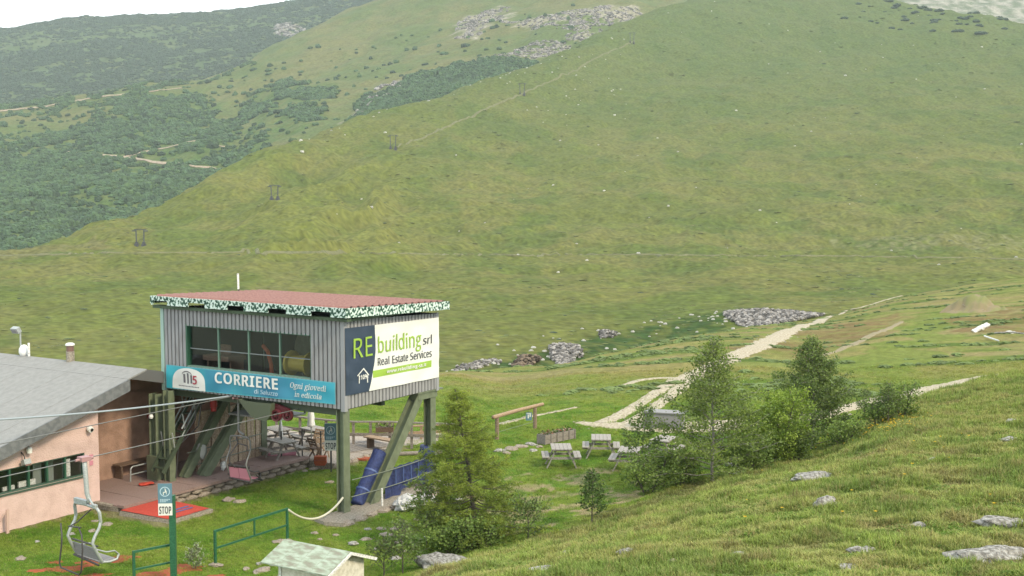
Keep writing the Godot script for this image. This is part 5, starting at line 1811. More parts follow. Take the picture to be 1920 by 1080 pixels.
func make_hut() -> void:
	var o := sthing("ticket_hut", "peach rendered hut with a grey felt gable roof and a long window", "hut", -9.5, 0, 2.0)
	var s := Shape.new()
	# gable wall on the right with its window opening, slightly thick
	var wall := func(b0: float, b1: float, h0: float, h1: float):
		s.box(Vector3(-7.75, h0, b0), Vector3(-7.5, h1, b1))
	wall.call(3.3, 3.86, -0.5, 2.6)
	wall.call(3.86, 7.3, -0.5, 1.14)
	s.hexa([Vector3(-7.75, 1.88, 7.3), Vector3(-7.5, 1.88, 7.3), Vector3(-7.5, 1.88, 3.86), Vector3(-7.75, 1.88, 3.86), Vector3(-7.75, 2.28, 7.3), Vector3(-7.5, 2.28, 7.3), Vector3(-7.5, 3.28, 3.86), Vector3(-7.75, 3.28, 3.86)])
	s.hexa([Vector3(-7.75, 2.6, 3.86), Vector3(-7.5, 2.6, 3.86), Vector3(-7.5, 2.6, 3.3), Vector3(-7.75, 2.6, 3.3), Vector3(-7.75, 3.28, 3.86), Vector3(-7.5, 3.28, 3.86), Vector3(-7.5, 3.44, 3.3), Vector3(-7.75, 3.44, 3.3)])
	wall.call(7.3, 9.6, -0.5, 1.66)
	s.box(Vector3(-9.7, -0.2, 3.3), Vector3(-7.75, 3.44, 3.5))
	s.box(Vector3(-15.8, -0.5, 9.4), Vector3(-7.75, 1.66, 9.6))
	part("wall", s, M.peach, o)
	s = Shape.new()
	s.hexa([Vector3(-9.95, 0.1, 3.3), Vector3(-9.7, 0.1, 3.3), Vector3(-9.7, 0.1, -5.5), Vector3(-9.95, 0.1, -5.5), Vector3(-9.95, 3.45, 3.3), Vector3(-9.7, 3.45, 3.3), Vector3(-9.7, 2.75, -5.5), Vector3(-9.95, 2.75, -5.5)])
	s.hexa([Vector3(-9.95, 3.45, 3.3), Vector3(-9.7, 3.45, 3.3), Vector3(-9.7, 3.9, 1.66), Vector3(-9.95, 3.9, 1.66), Vector3(-9.95, 3.46, 3.3), Vector3(-9.7, 3.46, 3.3), Vector3(-9.7, 3.98, 1.66), Vector3(-9.95, 3.98, 1.66)])
	s.hexa([Vector3(-9.95, 2.75, -5.5), Vector3(-9.7, 2.75, -5.5), Vector3(-9.7, 3.2, 1.66), Vector3(-9.95, 3.2, 1.66), Vector3(-9.95, 2.76, -5.5), Vector3(-9.7, 2.76, -5.5), Vector3(-9.7, 3.97, 1.66), Vector3(-9.95, 3.97, 1.66)])
	s.box(Vector3(-15.8, -0.5, -5.5), Vector3(-9.95, 2.7, -5.3))
	part("recessed_wall", s, M.brown_wall, o)
	# window
	var w := Node3D.new()
	w.name = "window"
	o.add_child(w)
	s = Shape.new()
	s.box(Vector3(-7.66, 1.84, 3.86), Vector3(-7.53, 1.88, 7.3))
	s.box(Vector3(-7.66, 1.14, 3.86), Vector3(-7.53, 1.18, 7.3))
	s.box(Vector3(-7.66, 1.18, 3.86), Vector3(-7.53, 1.84, 3.90))
	s.box(Vector3(-7.66, 1.18, 7.26), Vector3(-7.53, 1.84, 7.3))
	part("frame", s, M.frame_dark, w)
	for k in 5:
		var b0 := 3.9 + k * 0.672
		if k > 0:
			s = Shape.new()
			s.box(Vector3(-7.64, 1.18, b0 - 0.03), Vector3(-7.54, 1.84, b0 + 0.03))
			part("mullion", s, M.frame_green, w)
		s = Shape.new()
		s.box(Vector3(-7.605, 1.18, b0 + 0.03), Vector3(-7.598, 1.84, b0 + 0.642))
		part("pane", s, M.glass, w)
	s = Shape.new()
	s.box(Vector3(-7.75, 1.10, 3.86), Vector3(-7.44, 1.138, 7.3))
	part("sill", s, M.frame_dark, w)
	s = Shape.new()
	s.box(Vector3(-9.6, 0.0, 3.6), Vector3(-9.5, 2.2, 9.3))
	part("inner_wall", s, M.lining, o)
	for q in [[1.31, 6.35, 0.4], [1.36, 5.6, 0.6], [1.75, 4.3, 0.25]]:
		s = Shape.new()
		s.box(Vector3(-7.72, 1.19, q[1]), Vector3(-7.66, q[0], q[1] + q[2]))
		part("notice_board", s, M.white_worn, o)
	for q in [[7.0, 0.35], [5.2, 0.3], [4.75, 0.25]]:
		s = Shape.new()
		s.box(Vector3(-7.95, 1.0, q[0]), Vector3(-7.9, 1.84, q[0] + q[1]))
		part("curtain", s, M.curtain, o)
	# roof: two slopes of grey felt, laid in strips
	var k := 0
	var a := -7.0
	var slab := func(a0: float, a1: float, b0: float, b1: float, m: Material, called: String, lift: float):
		var q := Shape.new()
		q.hexa([Vector3(a0, roof_y(b0 + 0.0001) - 0.05 + lift, b0), Vector3(a0, roof_y(b1) - 0.05 + lift, b1), Vector3(a1, roof_y(b1) - 0.05 + lift, b1), Vector3(a1, roof_y(b0 + 0.0001) - 0.05 + lift, b0), Vector3(a0, roof_y(b0 + 0.0001) + lift, b0), Vector3(a0, roof_y(b1) + lift, b1), Vector3(a1, roof_y(b1) + lift, b1), Vector3(a1, roof_y(b0 + 0.0001) + lift, b0)])
		return part(called, q, m, o)
	while a > -16.5:
		var wide := 1.0 if k else 0.96
		slab.call(a - wide, a - 0.012, 2.46, 10.0, M.roof_grey, "roofing_strip", 0.003 * (k % 2))
		if a - wide < -7.9: slab.call(a - wide, a - 0.012, 1.66, 2.448, M.roof_grey, "roofing_strip", 0.004)
		a -= wide
		k += 1
	slab.call(-16.5, -8.02, -6.2, 1.65, M.fascia, "rear_roof", 0.0)
	s = Shape.new()                         # verge boards
	var verge := func(s2: Shape, x: float, b0: float, b1: float, thick: float):
		s2.hexa([Vector3(x - 0.05, roof_y(b1) - thick, b1), Vector3(x, roof_y(b1) - thick, b1), Vector3(x, roof_y(b0 + 0.0001) - thick, b0), Vector3(x - 0.05, roof_y(b0 + 0.0001) - thick, b0), Vector3(x - 0.05, roof_y(b1) - 0.004, b1), Vector3(x, roof_y(b1) - 0.004, b1), Vector3(x, roof_y(b0 + 0.0001) - 0.004, b0), Vector3(x - 0.05, roof_y(b0 + 0.0001) - 0.004, b0)])
	verge.call(s, -6.96, 2.46, 10.0, 0.40)
	part("verge_board", s, M.fascia, o)
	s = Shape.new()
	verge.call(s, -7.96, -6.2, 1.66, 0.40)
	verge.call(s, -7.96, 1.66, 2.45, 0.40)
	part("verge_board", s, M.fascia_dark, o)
	s = Shape.new()
	s.box(Vector3(-7.96, 3.71, 2.40), Vector3(-6.98, 4.06, 2.45))
	part("verge_return", s, M.fascia, o)
	s = Shape.new()
	for q in [[-16.4, -7.05, 2.5, 9.9], [-16.4, -8.05, -6.1, 1.6]]:
		s.quad(Vector3(q[0], roof_y(q[2]) - 0.38, q[2]), Vector3(q[1], roof_y(q[2]) - 0.38, q[2]), Vector3(q[1], roof_y(q[3]) - 0.38, q[3]), Vector3(q[0], roof_y(q[3]) - 0.38, q[3]))
	part("soffit", s, M.soffit, o)
	# flue
	s = Shape.new()
	s.tube([Vector3(-10.83, 4.2, 1.66), Vector3(-10.83, 4.66, 1.66)], 0.14, -1, 12)
	var fl := part("chimney", s, M.concrete, o)
	s = Shape.new()
	s.tube([Vector3(-10.83, 4.662, 1.66), Vector3(-10.83, 4.86, 1.66)], 0.125, -1, 12)
	part("flue_pipe", s, M.rust_pipe, fl)
	s = Shape.new()
	s.lathe(Vector3(-10.83, 4.862, 1.66), [[0.0, 0.0], [0.16, 0.0], [0.16, 0.05], [0.09, 0.09], [0.0, 0.1]], 12)
	part("cap", s, M.white_worn, fl)
	# roof mast with a floodlight, and a white siren and stub pole beside it
	var m := sthing("floodlight_mast", "thin mast with a floodlight on the ridge of the grey hut roof", "floodlight", -13.5, 4.3, 1.66)
	s = Shape.new()
	s.tube([Vector3(-13.5, 4.25, 1.66), Vector3(-13.5, 5.22, 1.66)], 0.03)
	part("pole", s, M.galv, m)
	s = Shape.new()
	s.cube(Vector3(-13.6, 5.24, 1.76), Vector3(0.34, 0.2, 0.16), Basis(Vector3.RIGHT, 0.5))
	part("lamp_head", s, M.galv, m)
	s = Shape.new()
	s.cube(Vector3(-13.6, 5.2, 1.85), Vector3(0.28, 0.14, 0.02), Basis(Vector3.RIGHT, 0.5))
	part("lens", s, M.seat_grey, m)
	m = sthing("siren", "white rounded siren at the foot of the floodlight mast", "siren", -13.4, 4.3, 1.6)
	s = Shape.new()
	s.smooth = true
	s.lathe(Vector3(-13.38, 4.5, 1.62), [[0.0, -0.2], [0.13, -0.18], [0.18, -0.05], [0.17, 0.08], [0.08, 0.2], [0.0, 0.22]], 12)
	part("body", s, M.white, m)
	s = Shape.new()
	s.tube([Vector3(-13.38, 4.25, 1.62), Vector3(-13.38, 4.34, 1.62)], 0.05)
	part("foot", s, M.dark_metal, m)
	s = Shape.new()
	s.tube([Vector3.ZERO, Vector3(0, 0.52, 0)], 0.04)
	single("roof_stub_pole", "short pale pole on the grey hut roof right of the siren", "pole", s, M.white_worn, st(-13.05, 4.28, 1.66))
	# on the walls
	m = sthing("security_camera", "round white camera high on the peach wall's right corner", "camera", -7.45, 2.6, 3.75)
	s = Shape.new()
	s.lathe(Vector3(-7.38, 2.62, 3.72), [[0.0, -0.08], [0.09, -0.08], [0.1, 0.02], [0.07, 0.1], [0.0, 0.12]], 12, Basis(Vector3.FORWARD, -PI / 2 + 0.3))
	part("housing", s, M.white, m)
	s = Shape.new()
	s.lathe(Vector3(-7.27, 2.6, 3.72), [[0.0, 0.0], [0.05, 0.0], [0.05, 0.03], [0.0, 0.035]], 10, Basis(Vector3.FORWARD, -PI / 2 + 0.3))
	part("lens", s, M.black, m)
	m = sthing("security_camera", "white camera under the sloping eave above the hut window", "camera", -7.45, 2.3, 6.0)
	s = Shape.new()
	s.lathe(Vector3(-7.38, 2.34, 6.0), [[0.0, -0.1], [0.08, -0.08], [0.09, 0.04], [0.06, 0.1], [0.0, 0.11]], 12)
	part("housing", s, M.white, m)
	s = Shape.new()
	s.tube([Vector3(-7.5, 2.46, 6.0), Vector3(-7.38, 2.44, 6.0)], 0.025)
	part("bracket", s, M.galv, m)
	m = sthing("wall_lamp", "grey wall floodlight on a bent arm left of the eave camera", "lamp", -7.45, 2.1, 6.25)
	s = Shape.new()
	s.tube([Vector3(-7.5, 2.3, 6.2), Vector3(-7.36, 2.2, 6.2), Vector3(-7.3, 2.05, 6.22)], 0.02)
	part("arm", s, M.dark_metal, m)
	s = Shape.new()
	s.cube(Vector3(-7.28, 2.03, 6.2), Vector3(0.16, 0.16, 0.24), Basis(Vector3.BACK, 0.4))
	part("lamp_head", s, M.galv, m)
	s = Shape.new()
	s.cube(Vector3(-7.19, 1.99, 6.2), Vector3(0.02, 0.12, 0.2), Basis(Vector3.BACK, 0.4))
	part("lens", s, M.rust_pipe, m)
	m = sthing("wall_plate", "narrow pinkish plate on the peach wall right of the window", "plate", -7.49, 1.5, 3.62)
	s = Shape.new()
	for h in [1.62, 1.42]: s.box(Vector3(-7.5, h, 3.55), Vector3(-7.48, h + 0.15, 3.68))
	part("plates", s, M.pink, m)
	s = Shape.new()
	s.beam(Vector3(0, -0.1, 0), Vector3(0.03, 0.72, 0.02), 0.09, 0.05)
	var trestle := thing("marker_stake", "pinkish wooden stake leaning on the grass by the hut wall at far left", "stake", level(14, 1000, 0.0))
	part("stake", s, M.stake, trestle)
	s = Shape.new()
	s.beam(Vector3(-0.22, 0.35, 0.05), Vector3(0.02, 0.70, 0.02), 0.08, 0.04)
	part("strut", s, M.stake, trestle)
	# bench and tube rail by the recessed wall
	m = sthing("wooden_bench", "brown wooden bench against the recessed wall of the hut", "bench", -9.4, 0.22, 0.2)
	s = Shape.new()
	s.box(Vector3(-9.6, 0.66, -1.0), Vector3(-9.2, 0.71, 1.0))
	part("seat", s, M.wood_dark, m)
	for b in [-0.9, 0.85]:
		s = Shape.new()
		s.box(Vector3(-9.58, 0.21, b), Vector3(-9.24, 0.66, b + 0.07))
		part("leg", s, M.wood_dark, m)
	m = sthing("tube_rail", "low bent tube rail in front of the wooden bench", "rail", -8.6, 0.22, 0.0)
	s = Shape.new()
	s.tube([Vector3(-8.7, 0.21, 1.0), Vector3(-8.7, 0.66, 0.98), Vector3(-8.7, 0.72, 0.9), Vector3(-8.7, 0.72, -0.9), Vector3(-8.7, 0.66, -0.98), Vector3(-8.7, 0.21, -1.0)], 0.025)
	part("hoop", s, M.galv, m)
	s = Shape.new()
	s.tube([Vector3(-8.7, 0.45, 0.98), Vector3(-8.7, 0.45, -0.98)], 0.02)
	part("crossbar", s, M.galv, m)
	# boarded wind wall under the cabin
	m = sthing("board_wall", "upright brown board wall under the rear of the cabin", "board wall", -7.9, 0.2, -3.2)
	for i in 15:
		s = Shape.new()
		var b := -1.35 - i * 0.225
		s.box(Vector3(-7.92, 0.2, b), Vector3(-7.885 + 0.03 * (i % 2), 2.22, b - 0.175))
		part("board", s, M.plank_brown, m)
	s = Shape.new()
	s.box(Vector3(-7.96, 2.225, -1.25), Vector3(-7.82, 2.35, -4.75))
	part("top_rail", s, M.plank_brown, m)
	s = Shape.new()
	for b in [-1.4, -4.6]: s.box(Vector3(-8.0, 0.2, b - 0.05), Vector3(-7.925, 2.22, b + 0.05))
	part("post", s, M.plank_brown, m)
	# sensor and bags
	s = Shape.new()
	s.smooth = true
	s.blob(Vector3.ZERO, Vector3(0.18, 0.28, 0.15), 0.22, rnd, 12, 8)
	single("tool_bag", "pale grey sack hanging on the ladder foot under the cabin", "sack", s, M.sack, st(-7.55, 1.0, -1.2))
	s = Shape.new()
	s.smooth = true
	s.blob(Vector3.ZERO, Vector3(0.1, 0.17, 0.1), 0.25, rnd, 12, 8)
	single("tool_bag", "small white sack standing by the board wall under the brace", "sack", s, M.white_worn, st(-7.2, 0.4, -1.9))
	m = sthing("signal_lamp", "small white dome lamp on the left olive leg of the station", "lamp", -8.5, 2.4, 0.4)
	s = Shape.new()
	s.lathe(Vector3(-8.3, 2.42, 0.38), [[0.0, -0.07], [0.06, -0.06], [0.08, 0.0], [0.06, 0.07], [0.0, 0.08]], 12)
	part("dome", s, M.white, m)
	s = Shape.new()
	s.box(Vector3(-8.44, 2.36, 0.34), Vector3(-8.37, 2.48, 0.44))
	part("bracket", s, M.dark_red, m)


func chair(label: String, at: Vector3, turn: float, called: String, pink: bool, up: float) -> void:
	var o := thing(called, label, "chairlift chair", at, turn)
	var tube_m: Material = M.galv if not pink else M.frame_grey
	var thick := 1.0 if not pink else 0.62
	var s := Shape.new()
	s.smooth = true
	if not pink:
		s.tube([Vector3(-0.02, up, 0.0), Vector3(0.05, up - 0.3, 0.02), Vector3(0.10, up - 0.9, 0.02), Vector3(0.14, 2.15, 0.0), Vector3(0.16, 2.02, 0.0)], 0.065, 0.06, 10)
	else:
		s.tube([Vector3(0.0, up, 0.0), Vector3(-0.02, 2.2, 0.0), Vector3(0.0, 2.1, 0), Vector3(0.2, 2.0, 0.0)], 0.045, 0.04, 10)
	part("hanger", s, tube_m, o)
	s = Shape.new()
	s.box(Vector3(-0.14, up - 0.05, -0.14), Vector3(0.1, up + 0.07, 0.14))
	s.tube([Vector3(-0.02, up, -0.26), Vector3(-0.02, up, 0.26)], 0.04)
	part("rope_grip", s, M.grip, o)
	s = Shape.new()
	s.smooth = true
	var w := 0.42 if pink else 0.58
	var yoke := [Vector3(-w, 1.55, -0.06), Vector3(-w, 1.82, -0.03), Vector3(-w + 0.08, 1.92, 0.0), Vector3(0, 1.95, 0), Vector3(w - 0.08, 1.92, 0.0), Vector3(w, 1.82, -0.03), Vector3(w, 1.55, -0.06)]
	s.tube(yoke, 0.045 * thick, -1, 8)
	part("yoke", s, tube_m, o)
	for x in [-w, w]:
		s = Shape.new()
		s.smooth = true
		s.tube([Vector3(x, 1.56, 0.06), Vector3(x, 1.42, 0.02), Vector3(x, 1.22, -0.12), Vector3(x, 1.05, -0.2), Vector3(x, 0.85, -0.12), Vector3(x, 0.62, 0.0), Vector3(x, 0.46, 0.08)].map(func(p): return Vector3(p.x, p.y, -p.z)), 0.042 * thick, -1, 8)
		part("side_tube", s, tube_m, o)
		s = Shape.new()
		s.smooth = true
		s.tube([Vector3(x, 0.48, -0.08), Vector3(x, 0.44, -0.3), Vector3(x, 0.46, -0.52), Vector3(x, 0.58, -0.58)], 0.032, -1, 7)
		s.tube([Vector3(x, 0.86, 0.10), Vector3(x, 0.72, -0.2), Vector3(x, 0.70, -0.45), Vector3(x, 0.58, -0.58)], 0.022, -1, 6)
		part("armrest", s, tube_m if not pink else M.dark_metal, o)
	s = Shape.new()
	for k in 5:
		s.cube(Vector3(0, 0.46, -0.10 - k * 0.095), Vector3(2 * w - 0.1, 0.03, 0.085))
	part("seat", s, M.pink if pink else M.seat_grey, o)
	s = Shape.new()
	if pink:
		for x in [-0.2, 0.2]: s.cube(Vector3(x, 0.70, 0.03), Vector3(0.385, 0.36, 0.035), Basis(Vector3.RIGHT, 0.16))
	else:
		for k in 4: s.cube(Vector3(0, 0.57 + k * 0.082, 0.0 + k * 0.013), Vector3(2 * w - 0.06, 0.072, 0.03), Basis(Vector3.RIGHT, 0.16))
	part("backrest", s, M.pink if pink else M.seat_grey, o)
	s = Shape.new()
	s.smooth = true
	s.tube([Vector3(-w - 0.02, 0.93, 0.06), Vector3(w + 0.02, 0.93, 0.06)], 0.045 if pink else 0.025, -1, 7)
	s.tube([Vector3(-w, 0.5, 0.03), Vector3(w, 0.42, 0.03)], 0.03)
	part("back_bar", s, M.dark_metal, o)
	s = Shape.new()
	s.smooth = true
	if pink:
		s.tube([Vector3(-0.1, 1.9, 0.02), Vector3(0.02, 1.72, 0.1), Vector3(-0.16, 1.35, 0.3), Vector3(-0.18, 1.1, 0.3), Vector3(-0.08, 0.9, 0.14)], 0.024, -1, 6)
		s.tube([Vector3(0.02, 1.72, 0.1), Vector3(0.42, 1.66, 0.1), Vector3(0.44, 1.5, 0.14)], 0.022, -1, 6)
		s.tube([Vector3(-0.46, 0.62, 0.05), Vector3(-0.5, 0.52, -0.4), Vector3(-0.46, 0.40, -0.62), Vector3(0.46, 0.36, -0.62), Vector3(0.46, 0.6, -0.3)], 0.022, -1, 6)
	else:
		s.tube([Vector3(-0.74, 1.38, 0.3), Vector3(-0.6, 1.1, 0.36), Vector3(-0.52, 0.9, 0.42), Vector3(-0.62, 0.36, 0.44), Vector3(-0.56, 0.24, 0.44), Vector3(0.3, 0.2, 0.44), Vector3(0.4, 0.3, 0.44), Vector3(0.46, 0.9, 0.42), Vector3(0.34, 1.25, 0.36), Vector3(0.1, 1.42, 0.3)], 0.022, -1, 7)
		s.tube([Vector3(0.25, 1.86, 0.0), Vector3(-0.1, 1.5, 0.2), Vector3(-0.32, 1.36, 0.3)], 0.018, -1, 6)
		s.tube([Vector3(-0.36, 1.36, 0.3), Vector3(0.22, 1.42, 0.3)], 0.02, -1, 6)
	part("restraint_bar", s, M.dark_metal, o)
	if not pink:
		s = Shape.new()
		s.tube([Vector3(0.14, 2.16, 0.0), Vector3(0.34, 2.02, 0.02), Vector3(0.42, 1.98, 0.02)], 0.03)
		s.cube(Vector3(0.46, 1.97, 0.02), Vector3(0.12, 0.09, 0.09))
		s.box(Vector3(-0.5, 1.96, -0.05), Vector3(0.1, 2.06, 0.05))
		part("stub_handle", s, tube_m, o)

func make_chairs() -> void:
	var p := st(-1.83, 0, 8.45)
	chair("empty grey two-seat chair hanging low over the grass in front of the hut", Vector3(p.x, 0.0, p.z), TURN - 0.12, "lift_chair", false, 3.16)
	p = st(-4.72, 0, -0.2)
	chair("empty pink-seated chair hanging under the station cabin", Vector3(p.x, 0.08, p.z), TURN + 0.1, "lift_chair", true, 3.26)


func stop_sign(label: String, at: Vector3, turn: float, top: float, wide: float, tall: float, dx: float, post_m: Material, post_w: float, post_top: float) -> void:
	var o := thing("stop_sign", label, "sign", at, turn)
	var s := Shape.new()
	s.box(Vector3(-post_w / 2, -0.3, -post_w / 2), Vector3(post_w / 2, post_top, post_w / 2))
	part("post", s, post_m, o)
	s = Shape.new()
	var z := post_w / 2 + 0.004
	s.box(Vector3(dx - wide / 2, top - tall * 0.62, z), Vector3(dx + wide / 2, top, z + 0.025))
	var blue := part("info_panel", s, M.sign_blue, o)
	s = Shape.new()
	s.box(Vector3(dx - wide / 2, top - tall, z), Vector3(dx + wide / 2, top - tall * 0.622, z + 0.025))
	var white := part("stop_panel", s, M.print_white, o)
	z += 0.027
	s = Shape.new()                         # ring with a skier on a chair
	var c := Vector3(dx, top - tall * 0.25, z)
	var r := wide * 0.36
	for k in 28:
		var a := TAU * k / 28
		var b := TAU * (k + 1) / 28
		s.quad(c + Vector3(cos(a), sin(a), 0) * r, c + Vector3(cos(b), sin(b), 0) * r, c + Vector3(cos(b), sin(b), 0) * r * 0.86, c + Vector3(cos(a), sin(a), 0) * r * 0.86)
	part("ring", s, M.pale_print, blue)
	s = Shape.new()
	for q in [[0.05, 0.55, 0.12, 0.3], [0.12, 0.2, 0.2, 0.5], [-0.1, -0.12, 0.5, 0.16], [-0.3, -0.42, 0.14, 0.5], [0.3, -0.2, 0.1, 0.7]]:
		s.box(c + Vector3(q[0] - q[2] / 2, q[1] - q[3] / 2, 0) * r, c + Vector3(q[0] + q[2] / 2, q[1] + q[3] / 2, 0.02) * r)
	part("pictogram", s, M.print_white, blue)
	s = Shape.new()
	for k in 3:
		for j in 5 - k:
			var x := dx - wide * 0.36 + j * wide * 0.15
			s.box(Vector3(x, top - tall * (0.505 + k * 0.036), z), Vector3(x + wide * 0.11, top - tall * (0.485 + k * 0.036), z + 0.003))
	part("small_print", s, M.pale_print, blue)
	var t := lettering("STOP", "Droid Sans", 700, wide * 0.86, tall * 0.24)
	var q := Shape.new()
	for p in t.v: q.put(p + Vector3(dx - wide * 0.43, top - tall * 0.95, z))
	q.f = t.f
	part("lettering", q, M.ink, white)

func railing(label: String, p: Vector3, q: Vector3, h: float, posts: Array, mids: Array, group: String) -> void:
	var o := thing("green_railing", label, "railing", p, 0.0, group)
	var d := q - p
	var s: Shape
	for u in posts:
		s = Shape.new()
		s.beam(d * u + Vector3(0, -0.2, 0), d * u + Vector3(0, h, 0), 0.06, 0.06, d.normalized())
		part("post", s, M.green, o)
	s = Shape.new()
	s.beam(Vector3(0, h - 0.03, 0), d + Vector3(0, h - 0.03, 0), 0.055, 0.055)
	part("top_rail", s, M.green, o)
	s = Shape.new()
	s.beam(Vector3(0, h * 0.48, 0), d + Vector3(0, h * 0.48, 0), 0.045, 0.045)
	part("lower_rail", s, M.green, o)
	for u in mids:
		s = Shape.new()
		s.beam(d * u + Vector3(0, h * 0.48 + 0.024, 0), d * u + Vector3(0, h - 0.06, 0), 0.04, 0.04, d.normalized())
		part("baluster", s, M.green, o)

func make_posts_and_padding() -> void:
	# concrete plinth of the right legs
	var o := sthing("concrete_plinth", "rough concrete plinth under the station's right-hand legs", "plinth", 0.1, 0, -2)
	var s := Shape.new()
	var r := RandomNumberGenerator.new()
	r.seed = 5
	var ring := [[-0.45, 0.95], [0.1, 1.15], [0.72, 1.0], [0.62, 0.0], [0.55, -1.4], [0.62, -2.8], [0.5, -5.3], [-0.5, -5.3], [-0.5, -2.0], [-0.42, -0.4]]
	var c := Vector3(0.08, 0.10, -2.0)
	for k in ring.size():
		var p := Vector3(ring[k][0], 0.09 + r.randf() * 0.02, ring[k][1])
		var q := Vector3(ring[(k + 1) % ring.size()][0], 0.09 + 0.01 * ((k + 1) % 3), ring[(k + 1) % ring.size()][1])
		p.y = 0.09 + 0.01 * (k % 3)
		s.tri(c, p, q)
		s.quad(p, q, Vector3(q.x * 1.06, -0.3, q.z * 1.02), Vector3(p.x * 1.06, -0.3, p.z * 1.02))
	part("slab", s, M.concrete, o)
	for k in 9:
		s = Shape.new()
		s.blob(Vector3(0.62 + r.randfn() * 0.05, 0.0, 0.7 - k * 0.62), Vector3(0.2, 0.13, 0.3), 0.2, r, 9, 6)
		part("edge_stone", s, M.pink_rock, o)
	# padding and tarpaulin
	o = sthing("crash_pad", "rolled blue crash pad strapped along the leaning brace", "crash pad", -0.2, 0.1, -1.5, "blue crash pads on the station legs")
	s = Shape.new()
	s.smooth = true
	var line := []
	for k in 9:
		var u := k / 8.0
		line.append(Vector3(-0.42 + 0.012 * sin(k * 2.0), lerpf(0.14, 1.55, u), lerpf(-1.12, -2.25, u)))
	s.tube([line[0] + Vector3(0, -0.06, 0.05), line[0], line[1], line[2], line[3], line[4], line[5], line[6], line[7], line[8], line[8] + Vector3(0, 0.05, -0.04)], 0.215, 0.235, 14)
	part("padding", s, M.blue_cloth, o)
	for u in [2, 5]:
		s = Shape.new()
		s.smooth = true
		var d: Vector3 = (line[u + 1] - line[u]).normalized()
		var x := Vector3.RIGHT
		s.lathe(line[u], [[0.222, -0.03], [0.242, -0.03], [0.242, 0.03], [0.222, 0.03]], 14, Basis(x, d, x.cross(d)))
		part("strap", s, M.blue_light, o)
	o = sthing("crash_pad", "upright blue crash pad wrapped round the station's rear right leg", "crash pad", -0.17, 0.0, -4.76, "blue crash pads on the station legs")
	s = Shape.new()
	s.smooth = true
	line = []
	for k in 9: line.append(Vector3(-0.2 + 0.02 * sin(k * 1.7), -0.1 + k * 0.19, -4.6 + 0.015 * cos(k * 2.1)))
	s.tube(line, 0.25, 0.24, 14)
	part("padding", s, M.blue_cloth, o)
	s = Shape.new()
	s.smooth = true
	s.lathe(Vector3(-0.2, 1.18, -4.6), [[0.24, -0.06], [0.29, -0.06], [0.29, 0.06], [0.24, 0.06]], 14)
	part("strap", s, M.blue_cloth, o)
	o = sthing("tarpaulin", "blue tarpaulin hung from the wires between the brace and rear leg", "tarpaulin", -0.1, 0.6, -3.2)
	s = Shape.new()
	s.smooth = true
	var pts := PackedVector3Array()
	for i in 40:
		for j in 14:
			var u := i / 39.0
			var v := j / 13.0
			var low := lerpf(0.10, 0.34, u) - 0.10 * sin(u * PI * 2.2) + (0.12 * sin(u * 19.0) * 0.4)
			if u > 0.9: low -= 0.25 * (u - 0.9) * 10.0 * 0.5
			pts.append(Vector3(-0.05 + 0.05 * sin(u * 24.0) * (1 - v * 0.6) + 0.03 * nb(u * 5, v * 3), lerpf(low, 1.08 - 0.02 * sin(u * 30.0), v), lerpf(-2.08, -4.3, u)))
	s.grid(40, 14, pts)
	part("cloth", s, M.blue_cloth, o)
	s = Shape.new()
	for k in 4:
		var b := -2.55 - k * 0.42
		s.box(Vector3(0.02, 0.5, b), Vector3(0.035, 1.06, b - 0.03))
	part("webbing", s, M.blue_light, o)
	for h in [[1.10, 0.02], [0.55, -0.02]]:
		s = Shape.new()
		s.smooth = true
		var p := []
		for k in 12:
			var u := k / 11.0
			p.append(st(h[1] + 0.05, h[0] - 0.06 * sin(u * PI) + 0.02, lerpf(-0.25, -4.9, u)) - st(0, h[0], -2.5))
		s.tube(p, 0.014, -1, 6)
		single("guard_wire", "taut greenish guard wire between the right legs, %s the blue tarpaulin" % ("along the top of" if h[0] > 1 else "across the middle of"), "wire", s, M.wire, st(0, h[0], -2.5))
	s = Shape.new()
	s.tube([Vector3(0, -0.1, 0), Vector3(-0.01, 0.62, 0)], 0.03)
	single("wire_stake", "short pale stake on the plinth below the tarpaulin", "stake", s, M.white_worn, level(717, 951, 0.05))
	# rails of wire on the far left legs
	for h in [1.05, 0.55]:
		s = Shape.new()
		s.tube([Vector3(0, 0, 0), st(-7.9, h, -5.0) - st(-7.6, h, -0.6)], 0.02, -1, 6)
		single("guard_wire", "guard wire in front of the brown board wall, %s of two" % ("upper" if h > 1 else "lower"), "wire", s, M.wire, st(-7.6, h, -0.6))
	# stop signs, railings, rope
	var p0 := level(326, 1090, 0.0)
	stop_sign("near STOP sign on a thick green post beside the railing", p0, 0.06, 2.63, 0.36, 0.84, -0.16, M.green, 0.15, 2.3)
	stop_sign("far STOP sign on a thin post just left of the front leg", level(621, 884, 0.0), 0.05, 1.78, 0.44, 1.0, 0.0, M.dark_metal, 0.06, 1.7)
	railing("short green tube railing joined to the near STOP sign's post", level(252, 1101, 0.0), level(323, 1086, 0.0), 0.96, [0.0], [], "green railings on the lawn")
	railing("longer green tube railing on the lawn with a rope at its right end", level(404, 1060, 0.0), level(539, 1014, 0.0), 0.98, [0.0, 1.0], [0.53], "green railings on the lawn")
	s = Shape.new()
	s.smooth = true
	var ra := level(541, 1014, 0.0) + Vector3(0, 0.93, 0)
	var rb := st(-0.05, 0.6, 0.06)
	var rope := []
	for k in 20:
		var u := k / 19.0
		var q := ra.lerp(rb, u)
		q.y -= 0.46 * (1.0 - pow(2.0 * u - 1.0, 2.0))
		rope.append(q - ra)
	s.tube(rope, 0.034, -1, 8)
	single("barrier_rope", "thick cream rope sagging from the longer green railing to the front leg", "rope", s, M.rope, ra)
	# small weathered shed at the bottom edge
	o = sthing("garden_shed", "small cream shed with a weathered green-white roof at the bottom edge", "shed", 5.2, 0, 7.2)
	s = Shape.new()
